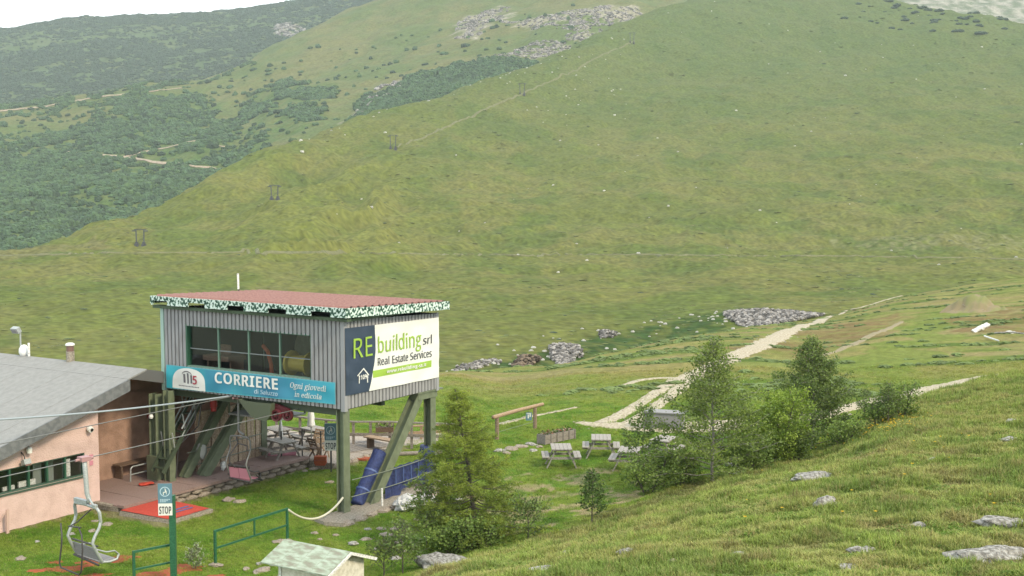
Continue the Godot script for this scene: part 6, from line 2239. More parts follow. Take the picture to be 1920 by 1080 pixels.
	s.hexa([Vector3(4.55, -0.2, 8.0), Vector3(6.1, -0.2, 8.0), Vector3(6.1, -0.2, 6.65), Vector3(4.55, -0.2, 6.65), Vector3(4.55, 1.3, 8.0), Vector3(6.1, 1.3, 8.0), Vector3(6.1, 1.3, 6.65), Vector3(4.55, 1.3, 6.65)])
	s.tri(Vector3(6.1, 1.3, 8.0), Vector3(6.1, 1.3, 6.65), Vector3(6.1, 1.6, 7.32))
	s.tri(Vector3(4.55, 1.3, 8.0), Vector3(4.55, 1.3, 6.65), Vector3(4.55, 1.6, 7.32))
	part("wall", s, M.hut_wall, o)
	for e in [[8.22, 7.36], [6.42, 7.36]]:
		for k in 4:
			s = Shape.new()
			var a0 := 4.18 + k * 0.525
			var a1 := a0 + 0.517
			var lo := 1.275
			var hi := 1.635
			s.hexa([Vector3(a0, lo, e[0]), Vector3(a1, lo, e[0]), Vector3(a1, hi, e[1]), Vector3(a0, hi, e[1]), Vector3(a0, lo + 0.025 + 0.002 * k, e[0]), Vector3(a1, lo + 0.025 + 0.002 * k, e[0]), Vector3(a1, hi + 0.025 + 0.002 * k, e[1]), Vector3(a0, hi + 0.025 + 0.002 * k, e[1])])
			part("roof_board", s, M.hut_roof, o)
	s = Shape.new()
	s.beam(Vector3(6.3, 1.25, 8.24), Vector3(6.3, 1.62, 7.36), 0.025, 0.07)
	s.beam(Vector3(6.3, 1.62, 7.36), Vector3(6.3, 1.25, 6.40), 0.025, 0.07)
	part("bargeboard", s, M.white_worn, o)
	s = Shape.new()
	s.box(Vector3(4.6, -0.1, 8.0), Vector3(4.66, 1.28, 8.03))
	s.box(Vector3(6.04, -0.1, 8.0), Vector3(6.1, 1.28, 8.03))
	part("corner_batten", s, M.white_worn, o)


# ------------------------------------------------------------------ terrace behind the station, picnic meadow
func picnic_table(label: String, at: Vector3, turn: float, m: Material, group: String, L := 0.56) -> Node3D:
	var o := thing("picnic_table", label, "picnic table", at, turn, group)
	var s: Shape
	for k in 5:
		s = Shape.new()
		s.box(Vector3(-0.375 + k * 0.152, 0.71, -L), Vector3(-0.375 + k * 0.152 + 0.142, 0.75, L))
		part("table_board", s, m, o)
	for x in [-0.72, 0.46]:
		s = Shape.new()
		s.box(Vector3(x, 0.42, -L), Vector3(x + 0.125, 0.46, L))
		s.box(Vector3(x + 0.135, 0.42, -L), Vector3(x + 0.26, 0.46, L))
		part("bench_seat", s, m, o)
	for z in [-L * 0.7, L * 0.7]:
		for x in [-1, 1]:
			s = Shape.new()
			s.beam(Vector3(x * 0.58, -0.05, z), Vector3(x * 0.2, 0.71, z), 0.045, 0.10, Vector3.BACK)
			part("leg", s, m, o)
		s = Shape.new()
		s.box(Vector3(-0.72, 0.33, z - 0.065), Vector3(0.72, 0.42, z - 0.025))
		s.box(Vector3(-0.36, 0.64, z - 0.065), Vector3(0.36, 0.71, z - 0.025))
		part("crossbar", s, m, o)
	return o

func rail_fence(label: String, pts: Array, h: float, m: Material, thick: float) -> void:
	var o := thing("rail_fence", label, "fence", pts[0])
	var s: Shape
	for k in pts.size():
		s = Shape.new()
		s.beam(pts[k] - pts[0] + Vector3(0, -0.15, 0), pts[k] - pts[0] + Vector3(0, h, 0), 0.10, 0.10, Vector3.RIGHT)
		part("post", s, m, o)
		if k:
			var a: Vector3 = pts[k - 1] - pts[0]
			var b: Vector3 = pts[k] - pts[0]
			s = Shape.new()
			s.beam(a + Vector3(0, h + 0.03, 0), b + Vector3(0, h + 0.03, 0), 0.14, 0.055)
			part("top_rail", s, m, o)
			s = Shape.new()
			s.beam(a + Vector3(0, h * 0.52, 0.06), b + Vector3(0, h * 0.52, 0.06), 0.04, 0.12)
			part("lower_rail", s, m, o)

func make_terrace() -> void:
	var o := Node3D.new()
	o.name = "terrace_paving"
	o.position = st(-7.0, 0, -7.0)
	o.rotation.y = TURN
	o.set_meta("kind", "structure")
	add_child(o)
	base = Vector3(-7, 0, -7)
	var s := Shape.new()
	s.box(Vector3(-11.5, -0.4, -9.3), Vector3(-4.95, 0.07, -5.32))
	part("bed", s, M.concrete, o)
	var r := RandomNumberGenerator.new()
	r.seed = 8
	for i in 7:
		for j in 4:
			s = Shape.new()
			s.box(Vector3(-11.45 + i * 0.93, 0.07, -9.28 + j * 0.99), Vector3(-11.45 + i * 0.93 + 0.915, 0.10 + r.randf() * 0.012, -9.28 + j * 0.99 + 0.975))
			part("paving_slab", s, M.gravel, o)
	for j in 9:
		s = Shape.new()
		s.blob(Vector3(-4.9 + r.randfn() * 0.03, 0.0, -5.5 - j * 0.42), Vector3(0.16, 0.13, 0.24), 0.2, r, 8, 5)
		part("edge_stone", s, M.pink_rock, o)
	# wooden deck ramp
	var deck := thing("wooden_deck", "grey wooden deck walkway beside the terrace, seen behind the leaning brace", "deck", level(690, 846, 0.1))
	var d0 := level(648, 850, 0.12)
	var d1 := level(738, 836, 0.12)
	var d := d1 - d0
	var side := Vector3(d.z, 0, -d.x).normalized() * 1.5
	if side.z > 0: side = -side
	for k in 12:
		s = Shape.new()
		var a := d0 + d * (k / 12.0)
		var b := d0 + d * ((k + 0.93) / 12.0)
		var p := [a, b, b + side, a + side]
		var q := []
		for w in p: q.append(w - deck.position + Vector3(0, -0.05, 0))
		for w in p: q.append(w - deck.position + Vector3(0, 0.02 + 0.004 * (k % 3), 0))
		s.hexa(q)
		part("plank", s, M.wood_grey, deck)
	s = Shape.new()
	s.beam(d0 - deck.position + Vector3(0, -0.1, 0.05), d1 - deck.position + Vector3(0, -0.1, 0.05), 0.08, 0.14)
	part("edge_beam", s, M.wood_dark, deck)
	# railings
	var pts := []
	for q in [[519, 822], [563, 828], [612, 834], [663, 838], [695, 838], [731, 838], [772, 840], [812, 841], [852, 843]]: pts.append(level(q[0], q[1], 0.02))
	rail_fence("long grey-brown wooden rail fence at the back of the terrace", pts, 0.98, M.wood_grey, 0.1)
	pts = []
	for q in [[745, 824], [790, 822], [840, 820]]: pts.append(level(q[0], q[1], 0.0))
	rail_fence("second pale wooden rail fence behind the first, near the rear leg", pts, 0.5, M.wood_tan, 0.1)
	o = thing("wire_fence", "thin dark posts with a wire along the front of the terrace", "fence", level(567, 858, 0.1))
	for q in [[567, 858], [528, 862], [602, 862]]:
		s = Shape.new()
		var p := level(q[0], q[1], 0.08) - o.position
		s.tube([p, p + Vector3(0, 1.1, 0)], 0.028)
		part("post", s, M.dark_metal, o)
	s = Shape.new()
	s.tube([level(528, 862, 0.08) - o.position + Vector3(0, 0.98, 0), level(567, 858, 0.08) - o.position + Vector3(0, 1.0, 0), level(602, 862, 0.08) - o.position + Vector3(0, 0.98, 0)], 0.012, -1, 5)
	part("wire", s, M.dark_metal, o)
	# tables, parasols, chairs
	picnic_table("grey picnic table at the left end of the terrace, nearest the olive rear leg", level(530, 862, 0.1), TURN + 1.3, M.wood_pale, "terrace tables")
	picnic_table("grey picnic table further back on the terrace under the folded parasol", level(592, 838, 0.08), TURN + 1.35, M.wood_pale, "terrace tables")
	picnic_table("pale picnic table at the back fence on the left of the terrace", level(520, 838, 0.08), TURN + 1.3, M.wood_pale, "terrace tables")
	var parasol := func(label: String, at: Vector3, h: float, fat: float):
		var u := thing("folded_parasol", label, "parasol", at)
		var t := Shape.new()
		t.tube([Vector3.ZERO, Vector3(0, h + 0.12, 0)], 0.025)
		part("pole", t, M.galv, u)
		t = Shape.new()
		t.smooth = true
		var n := 14
		var grid := PackedVector3Array()
		for i in n + 1:
			for e in [[0.98, 0.12], [0.80, 0.34], [0.62, 0.52], [0.52, 0.50], [0.44, 0.62], [0.40, 0.55], [0.385, 0.2]]:
				var a := TAU * i / n
				var rr: float = fat * e[1] * (1.0 + 0.22 * (1 if i % 2 else -1))
				grid.append(Vector3(cos(a) * rr, h * (1.0 - (1.0 - e[0]) * 0.9), sin(a) * rr))
		t.grid(n + 1, 7, grid)
		part("canopy", t, M.white, u)
		t = Shape.new()
		t.lathe(Vector3.ZERO, [[0.0, 0.0], [0.25, 0.0], [0.25, 0.06], [0.06, 0.09], [0.0, 0.09]], 14)
		part("foot", t, M.concrete, u)
	parasol.call("tall folded white parasol on the terrace, seen under the cabin", level(584, 842, 0.1), 1.95, 0.22)
	parasol.call("smaller folded white parasol left of the tall one, behind the red wheels", level(527, 850, 0.1), 1.45, 0.13)
	# folding chairs leaning together
	var chairs := func(label: String, at: Vector3, turn: float, m: Material):
		var u := thing("wooden_chair", label, "chair", at, turn, "wooden chairs on the terrace")
		for x in [-0.2, 0.2]:
			for q in [[Vector3(x, 0, 0.2), Vector3(x, 0.85, -0.18)], [Vector3(x * 0.9, 0, -0.2), Vector3(x * 0.9, 0.46, 0.2)]]:
				var t := Shape.new()
				t.beam(q[0], q[1], 0.035, 0.045)
				part("leg", t, m, u)
		var t := Shape.new()
		for k in 4: t.box(Vector3(-0.2, 0.44, -0.17 + k * 0.095), Vector3(0.2, 0.465, -0.09 + k * 0.095))
		part("seat", t, m, u)
		t = Shape.new()
		for k in 3: t.cube(Vector3(0, 0.6 + k * 0.1, -0.08 - k * 0.045), Vector3(0.4, 0.07, 0.02), Basis(Vector3.RIGHT, -0.42))
		part("backrest", t, m, u)
	chairs.call("tan slatted wooden chair left of the far STOP sign", level(604, 858, 0.08), 0.6, M.wood_tan)
	chairs.call("dark brown slatted chair turned away, left of the tan chair", level(590, 862, 0.08), 2.4, M.wood_dark)
	chairs.call("tan wooden chair tipped against the table below the parasol", level(596, 846, 0.1), -0.5, M.wood_tan)
	s = Shape.new()
	for k in 2: s.box(Vector3(-0.22, 0.06 + k * 0.15, -0.12), Vector3(0.22, 0.19 + k * 0.15, 0.12))
	s.box(Vector3(-0.18, 0.0, -0.1), Vector3(0.18, 0.06, 0.1))
	single("orange_crate", "small orange-brown crate beside the foot of the far STOP sign", "crate", s, M.orange_mat, level(601, 872, 0.05))
	s = Shape.new()
	s.smooth = true
	s.tube([Vector3(-0.55, 0.09, 0.05), Vector3(0.0, 0.1, 0.0), Vector3(0.55, 0.12, -0.12)], 0.09, -1, 10)
	single("rolled_mat", "rolled pink-red mat lying at the platform's end by the rear leg", "mat", s, M.pink, level(527, 858, 0.12))
	s = Shape.new()
	s.hexa([Vector3(-0.5, 0, 0.22), Vector3(0.5, 0, 0.22), Vector3(0.5, 0, -0.22), Vector3(-0.5, 0, -0.22), Vector3(-0.5, 0.05, 0.2), Vector3(0.5, 0.07, 0.2), Vector3(0.5, 0.05, -0.2), Vector3(-0.5, 0.07, -0.2)])
	single("orange_board", "flat orange board lying on the grass right of the front leg", "board", s, M.orange_mat, level(672, 860, 0.02), -0.4)
	o = thing("plank_bench", "pale plank bench on the deck, right of the front leg", "bench", level(717, 844, 0.12), TURN + 1.45)
	s = Shape.new()
	s.box(Vector3(-0.2, 0.42, -0.85), Vector3(0.2, 0.47, 0.85))
	part("seat", s, M.wood_tan, o)
	for z in [-0.65, 0.65]:
		s = Shape.new()
		s.box(Vector3(-0.16, 0, z - 0.05), Vector3(0.16, 0.42, z + 0.05))
		part("leg", s, M.wood_dark, o)
	o = thing("flower_box", "narrow flower box hung on the long rail fence", "planter", level(722, 838, 0.0) + Vector3(0, 0.62, 0.1))
	s = Shape.new()
	s.box(Vector3(-0.35, 0, -0.1), Vector3(0.35, 0.2, 0.1))
	part("box", s, M.wood_dark, o)
	s = Shape.new()
	for k in 60:
		s.tint = [Color(0.5, 0.4, 0.38), Color(0.06, 0.1, 0.03), Color(0.3, 0.22, 0.25)][k % 3]
		leaf(s, Vector3(r.randf_range(-0.36, 0.36), 0.2 + r.randf() * 0.16, r.randf_range(-0.12, 0.12)), 0.1, r)
	part("flowers", s, M.leaf, o)
	s = Shape.new()
	s.smooth = true
	s.tube([Vector3(-1.0, 0.06, 0.2), Vector3(0.2, 0.07, 0.0), Vector3(1.2, 0.07, -0.25)], 0.08, -1, 10)
	single("timber_log", "weathered log lying on the grass behind the tarpaulin", "log", s, M.wood_grey, level(770, 853, 0.0))


func make_yard() -> void:
	# beam gate with its blue sign
	var p := hit(932, 824)
	var q := hit(1003, 803)
	var o := thing("beam_barrier", "wooden barrier of one long round beam on two posts in the meadow", "barrier", p)
	var s := Shape.new()
	for e in [[Vector3.ZERO, 0.92], [q - p, 0.92]]:
		s = Shape.new()
		s.tube([e[0] + Vector3(0, -0.2, 0), e[0] + Vector3(0, e[1], 0)], 0.085, 0.08, 9)
		part("post", s, M.wood_brown, o)
	s = Shape.new()
	s.smooth = true
	var d := q - p
	s.tube([d * -0.10 + Vector3(0, 0.97, 0), d * 0.5 + Vector3(0, 0.99, 0), d * 1.22 + Vector3(0, 0.97, 0)], 0.085, 0.075, 10)
	part("beam", s, M.wood_tan, o)
	s = Shape.new()
	for k in 2: s.tube([Vector3(0, 0.3 + k * 0.32, 0), d + Vector3(0, 0.3 + k * 0.32, 0)], 0.008, -1, 4)
	part("wire", s, M.wire, o)
	var sg := thing("info_sign", "small blue square sign hung from the round wooden beam", "sign", p + d * 0.83 + Vector3(0, 0.62, 0.12), 0.1)
	s = Shape.new()
	s.box(Vector3(-0.13, -0.17, 0), Vector3(0.13, 0.17, 0.02))
	part("panel", s, M.sign_blue, sg)
	s = Shape.new()
	s.box(Vector3(-0.05, -0.08, 0.021), Vector3(0.0, 0.08, 0.026))
	s.box(Vector3(0.03, -0.02, 0.021), Vector3(0.08, 0.1, 0.026))
	s.box(Vector3(-0.1, 0.11, 0.021), Vector3(0.1, 0.14, 0.026))
	part("pictogram", s, M.print_white, sg)
	s = Shape.new()
	s.tube([Vector3(0, 0.17, 0.01), Vector3(0, 0.30, -0.06)], 0.01)
	part("hanger", s, M.dark_metal, sg)
	# planter with flowers
	var a := hit(1022, 834)
	var b := hit(1078, 822)
	o = thing("wooden_planter", "long weathered plank planter with flowers on the picnic lawn", "planter", a)
	d = b - a
	var side := Vector3(d.z, 0, -d.x).normalized() * 0.42
	if side.z > 0: side = -side
	var h := 0.38
	for k in 2:
		for e in [[Vector3.ZERO, d], [side, d + side]]:
			s = Shape.new()
			s.beam(e[0] + Vector3(0, 0.10 + k * 0.19, 0), e[1] + Vector3(0, 0.10 + k * 0.19, 0), 0.04, 0.175)
			part("plank", s, M.wood_grey, o)
	for e in [Vector3.ZERO, d]:
		s = Shape.new()
		s.beam(e + Vector3(0, 0.2, 0), e + side + Vector3(0, 0.2, 0), 0.04, 0.38)
		part("end_board", s, M.wood_grey, o)
	for k in 6:
		s = Shape.new()
		s.beam(d * (k / 5.0) + Vector3(0, -0.02, 0.05), d * (k / 5.0) + Vector3(0, h + 0.02, 0.05), 0.06, 0.04, d.normalized())
		part("batten", s, M.wood_grey, o)
	s = Shape.new()
	s.hexa([Vector3(0, 0.1, 0), d + Vector3(0, 0.1, 0), d + side + Vector3(0, 0.1, 0), side + Vector3(0, 0.1, 0), Vector3(0, 0.33, 0), d + Vector3(0, 0.33, 0), d + side + Vector3(0, 0.33, 0), side + Vector3(0, 0.33, 0)])
	part("soil", s, M.bark, o)
	s = Shape.new()
	var r := RandomNumberGenerator.new()
	r.seed = 31
	for k in 260:
		s.tint = [Color(0.06, 0.1, 0.03), Color(0.09, 0.13, 0.04), Color(0.5, 0.4, 0.36), Color(0.35, 0.14, 0.12)][[0, 1, 0, 2, 1, 3][k % 6]]
		leaf(s, d * r.randf() + side * r.randf() + Vector3(0, 0.34 + r.randf() * 0.16, 0), 0.09, r)
	part("flowers", s, M.leaf, o)
	# picnic tables
	picnic_table("weathered picnic table standing by itself on the lawn, nearest the planter", hit(1052, 874), 0.02, M.wood_pale, "picnic tables on the lawn")
	picnic_table("weathered picnic table behind and right of the one by the planter", hit(1127, 855), -0.06, M.wood_pale, "picnic tables on the lawn")
	picnic_table("picnic table half hidden by the left sapling's thin leaves", hit(1180, 880), -0.2, M.wood_pale, "picnic tables on the lawn")
	picnic_table("picnic table hidden behind the tall birch, right of the sapling", hit(1245, 858), -0.5, M.wood_pale, "picnic tables on the lawn")
	s = Shape.new()
	s.cube(Vector3(0, 0.35, 0), Vector3(1.7, 0.7, 0.7), Basis(Vector3.UP, -0.3))
	s.cube(Vector3(0, 0.72, 0), Vector3(1.8, 0.05, 0.8), Basis(Vector3.UP, -0.3))
	single("storage_box", "grey lidded storage box on the gravel behind the tall birch", "box", s, M.seat_grey, hit(1245, 803))
	# pale pipes and sheets by the mound at the right
	o = thing("pipe_stack", "white plastic sheeting bundle on the bank at the far right", "sheeting", hit(1842, 622))
	for k in 6:
		s = Shape.new()
		s.blob(Vector3(-0.55 + k * 0.23, 0.08 + 0.07 * k, -0.15 * k), Vector3(0.24, 0.17, 0.22), 0.3, r, 10, 6)
		part("bundle", s, M.white_worn, o)
	s = Shape.new()
	s.smooth = true
	var e0 := hit(1865, 628)
	var e1 := hit(1930, 630)
	s.tube([Vector3(0, 0.15, 0), (e1 - e0) * 0.5 + Vector3(0, 0.25, 0), e1 - e0 + Vector3(0, 0.10, 0)], 0.055, -1, 8)
	single("white_pipe", "long white pipe lying along the bank right of the sheeting", "pipe", s, M.rock, e0)
	s = Shape.new()
	s.smooth = true
	e0 = hit(1846, 634)
	e1 = hit(1872, 643)
	s.tube([Vector3(0, 0.15, 0), e1 - e0 + Vector3(0, 0.15, 0)], 0.06, -1, 8)
	single("white_pipe", "short white pipe lying below the sheeting on the bank", "pipe", s, M.white_worn, e0)
	s = Shape.new()
	s.smooth = true
	s.blob(Vector3.ZERO, Vector3(0.42, 0.2, 0.26), 0.25, r, 12, 7)
	single("white_boulder", "low whitish boulder beside the long white pipe at far right", "rock", s, M.white_worn, hit(1893, 625))
	# earth mound and grassy hummock on the ridge
	o = thing("earth_mound", "brown earth mound with rough furrowed sides on the ridge at right", "mound", hit(1822, 583))
	s = Shape.new()
	s.smooth = true
	var grid := PackedVector3Array()
	for i in 30:
		for j in 30:
			var u := (i / 29.0 - 0.5) * 2.0
			var v := (j / 29.0 - 0.5) * 2.0
			var w := maxf(0.0, 1.0 - sqrt(u * u + v * v) * (1.0 + 0.35 * nb(u * 1.4 + 5, v * 1.4)))
			var x := u * 3.3 + 0.3 * w
			var z := v * 3.0
			var g := ground_at(0, o.position.x + x, o.position.z + z) - o.position.y
			grid.append(Vector3(x, g - 0.1 + 1.7 * smoothstep(0.0, 0.95, w) * (1.0 + 0.5 * nb(x * 0.35, z * 0.35)) + 0.14 * na(x * 1.1, z * 1.1) * smoothstep(0.0, 0.3, w), z))
	s.grid(30, 30, grid)
	for i in s.v.size():
		var c := Color(0.19, 0.15, 0.085).lerp(Color(0.155, 0.16, 0.06), clampf(0.3 + nb(s.v[i].x * 0.5, s.v[i].z * 0.5) * 2.4, 0, 1))
		s.c[i] = c * 1.1
	part("soil", s, M.far_rock, o)
	where_stones(o, 60, 2.4, 0.05, 0.16, Color(0.3, 0.26, 0.2))
	# orange netting worn into the grass
	o = thing("orange_matting", "worn orange-red matting trodden into the grass around the railings", "matting", level(250, 1060, 0.0))
	for e in [[200, 1050, 0.9, 0.42], [130, 1066, 0.9, 0.3], [75, 1070, 0.35, 0.2], [148, 1084, 1.0, 0.34], [238, 1046, 0.4, 0.2], [300, 1076, 0.7, 0.45], [345, 1066, 0.55, 0.4], [395, 1084, 0.45, 0.3], [105, 1054, 0.25, 0.15]]:
		s = Shape.new()
		s.smooth = true
		patch_of_ground(s, level(e[0], e[1], 0.0), e[2], e[3], 0.022, 0.3)
		part("patch", s, M.orange_mat, o, o.position)


func where_stones(o: Node3D, many: int, reach: float, small: float, big: float, tint: Color) -> void:
	var r := RandomNumberGenerator.new()
	r.seed = 91
	var where := []
	var tints := []
	for k in many:
		var a := r.randf() * TAU
		var d := reach * sqrt(r.randf())
		var s := r.randf_range(small, big)
		var x := cos(a) * d
		var z := sin(a) * d
		var w := maxf(0.0, 1.0 - sqrt(pow(x / 2.9, 2) + pow(z / 3.0, 2)))
		where.append(Transform3D(Basis(Vector3.UP, a).scaled(Vector3(s, s * 0.7, s)), Vector3(x, ground_at(0, o.position.x + x, o.position.z + z) - o.position.y - 0.08 + 1.55 * smoothstep(0.0, 0.95, w), z)))
		tints.append(tint * r.randf_range(0.6, 1.1))
	scatter("stones", rock_shape(Vector3(0.5, 0.5, 0.5), 62).mesh(), M.far_rock, where, tints, o)


func make_rocks() -> void:
	# boulders in the near slope: centre x, y, width and height in the photograph's pixels, words
	var big := [[1862, 1040, 138, 34, "broad pale lichen-white boulder, largest at the lower right corner"], [1888, 977, 92, 22, "flat grey rock slab above the largest boulder, cut by the right edge"], [1547, 939, 38, 20, "blunt pale boulder alone in the middle of the near slope"],
		[1532, 892, 78, 12, "long low grey rock just below the dense birch"], [1618, 1031, 46, 17, "slanting pale rock on the near slope, above the bottom edge rock"], [1592, 1065, 60, 15, "flat pale rock touching the bottom edge right of centre"],
		[840, 1053, 122, 22, "long sausage-shaped grey rock right of the small shed"], [1749, 861, 18, 9, "small grey rock high on the near slope"], [1906, 789, 34, 9, "small grey slab at the right edge, highest of all"],
		[1892, 822, 30, 9, "low grey slab at the right edge below the highest one"], [1727, 982, 30, 8, "small low rock left of the flat grey slab"], [1386, 1040, 46, 8, "thin pale rock sliver left of the slanting rock"],
		[1178, 1034, 44, 16, "rough grey rock in the grass right of the long sausage-shaped rock"], [1312, 1006, 12, 7, "tiny grey stone left of the middle boulder"], [1262, 1052, 20, 9, "small brownish stone near the bottom edge, left one of two"], [1318, 1053, 20, 10, "small brownish stone near the bottom edge, right one of two"],
		[1020, 1065, 44, 10, "flat grey stone at the bottom edge below the saplings"], [1375, 870, 22, 10, "pale stone at the foot of the tall birch"], [1566, 877, 18, 7, "small grey stone right of the long low rock"], [1082, 1036, 46, 8, "thin brownish rock strip left of the rough grey rock"], [1850, 975, 24, 8, "small pale stone at the left end of the flat grey slab"]]
	var k := 0
	for e in big:
		var p := hit(e[0], e[1] + e[3] * 0.35)
		var m: float = -p.z / FPX
		var w: float = e[2] * m * 0.60
		var h: float = maxf(e[3] * m * 0.62, w * 0.2)
		var s := rock_shape(Vector3(w, h, w * (0.55 if e[2] > 60 else 0.7)), 200 + k, true)
		single("boulder", e[4], "rock", s, M.rock if not ("brownish" in e[4]) else M.pink_rock, p + Vector3(0, h * 0.15, 0), 0.15 * sin(k * 3.0) - (0.35 if k == 6 else 0.0), "boulders on the near slope")
		block_disc(p, w * 0.55)
		block_disc(p + Vector3(-p.x, 0, -p.z).normalized() * (w * 0.5 + 0.2), w * 0.6)
		k += 1
	# flat stones in the lawn, in clusters that share a label
	var sets := {
		"flat pale stone in grass between plinth and small shed": [[662, 1020, 24], [686, 1012, 22], [724, 1003, 26], [690, 993, 14], [714, 992, 20], [740, 992, 20], [758, 991, 14], [630, 1004, 12], [590, 1000, 14], [705, 1030, 12], [748, 1018, 18], [758, 1034, 14], [743, 1048, 26], [600, 1012, 10], [780, 975, 14], [800, 1008, 14]],
		"whitish stone in the grass below the longer green railing": [[462, 1067, 16], [492, 1071, 36], [486, 1058, 16], [524, 1016, 26], [540, 1015, 18], [512, 1060, 12], [404, 1060, 26], [530, 1080, 24]],
		"pale loose stone at the foot of the platform's stone wall": [[554, 880, 16], [570, 884, 14], [588, 880, 18], [612, 877, 20], [632, 873, 14], [618, 905, 18], [548, 872, 12]],
		"flat stone slab sunk in the lawn before the hut": [[202, 984, 22], [178, 978, 14], [134, 1002, 14], [38, 1048, 24], [173, 996, 16], [70, 1016, 10], [428, 938, 28], [450, 941, 24]],
		"flat stepping stone of the path left of the planter": [[938, 846, 22], [958, 842, 30], [978, 838, 26], [996, 834, 24], [1012, 838, 16], [950, 850, 18], [1000, 845, 18], [1015, 830, 14]],
		"pale stone beside the rear leg and the blue pad": [[834, 930, 18], [850, 940, 22], [822, 944, 16], [838, 952, 24], [862, 936, 14], [812, 936, 14], [846, 922, 16]],
	}
	var nth := ["first", "second", "third", "fourth", "fifth", "sixth", "seventh", "eighth", "ninth", "tenth", "eleventh", "twelfth", "thirteenth", "fourteenth", "fifteenth", "sixteenth"]
	for label in sets:
		var order: Array = sets[label].duplicate()
		order.sort_custom(func(a, b): return a[0] < b[0])
		for e in sets[label]:
			var p := hit(e[0], e[1])
			var w: float = e[2] * -p.z / FPX * 0.54
			var s := rock_shape(Vector3(w, w * 0.22 + 0.02, w * 0.75), 300 + k, true)
			single("lawn_stone", "%s, %s from left" % [label, nth[order.find(e)]], "stone", s, M.pink_rock if k % 3 else M.rock, p + Vector3(0, 0.005, 0), rnd.randf() * TAU, label)
			k += 1
	# rubble by the rear leg
	var o := thing("plastic_bundle", "crumpled pale grey plastic bundle at the foot of the rear leg", "bundle", hit(778, 955))
	var s := Shape.new()
	var g := RandomNumberGenerator.new()
	g.seed = 12
	for i in 7: s.blob(Vector3(g.randf_range(-0.4, 0.4), 0.16 + g.randf() * 0.16, g.randf_range(-0.3, 0.3)), Vector3(0.3, 0.2, 0.26), 0.4, g, 12, 7)
	part("sheeting", s, M.plastic, o)


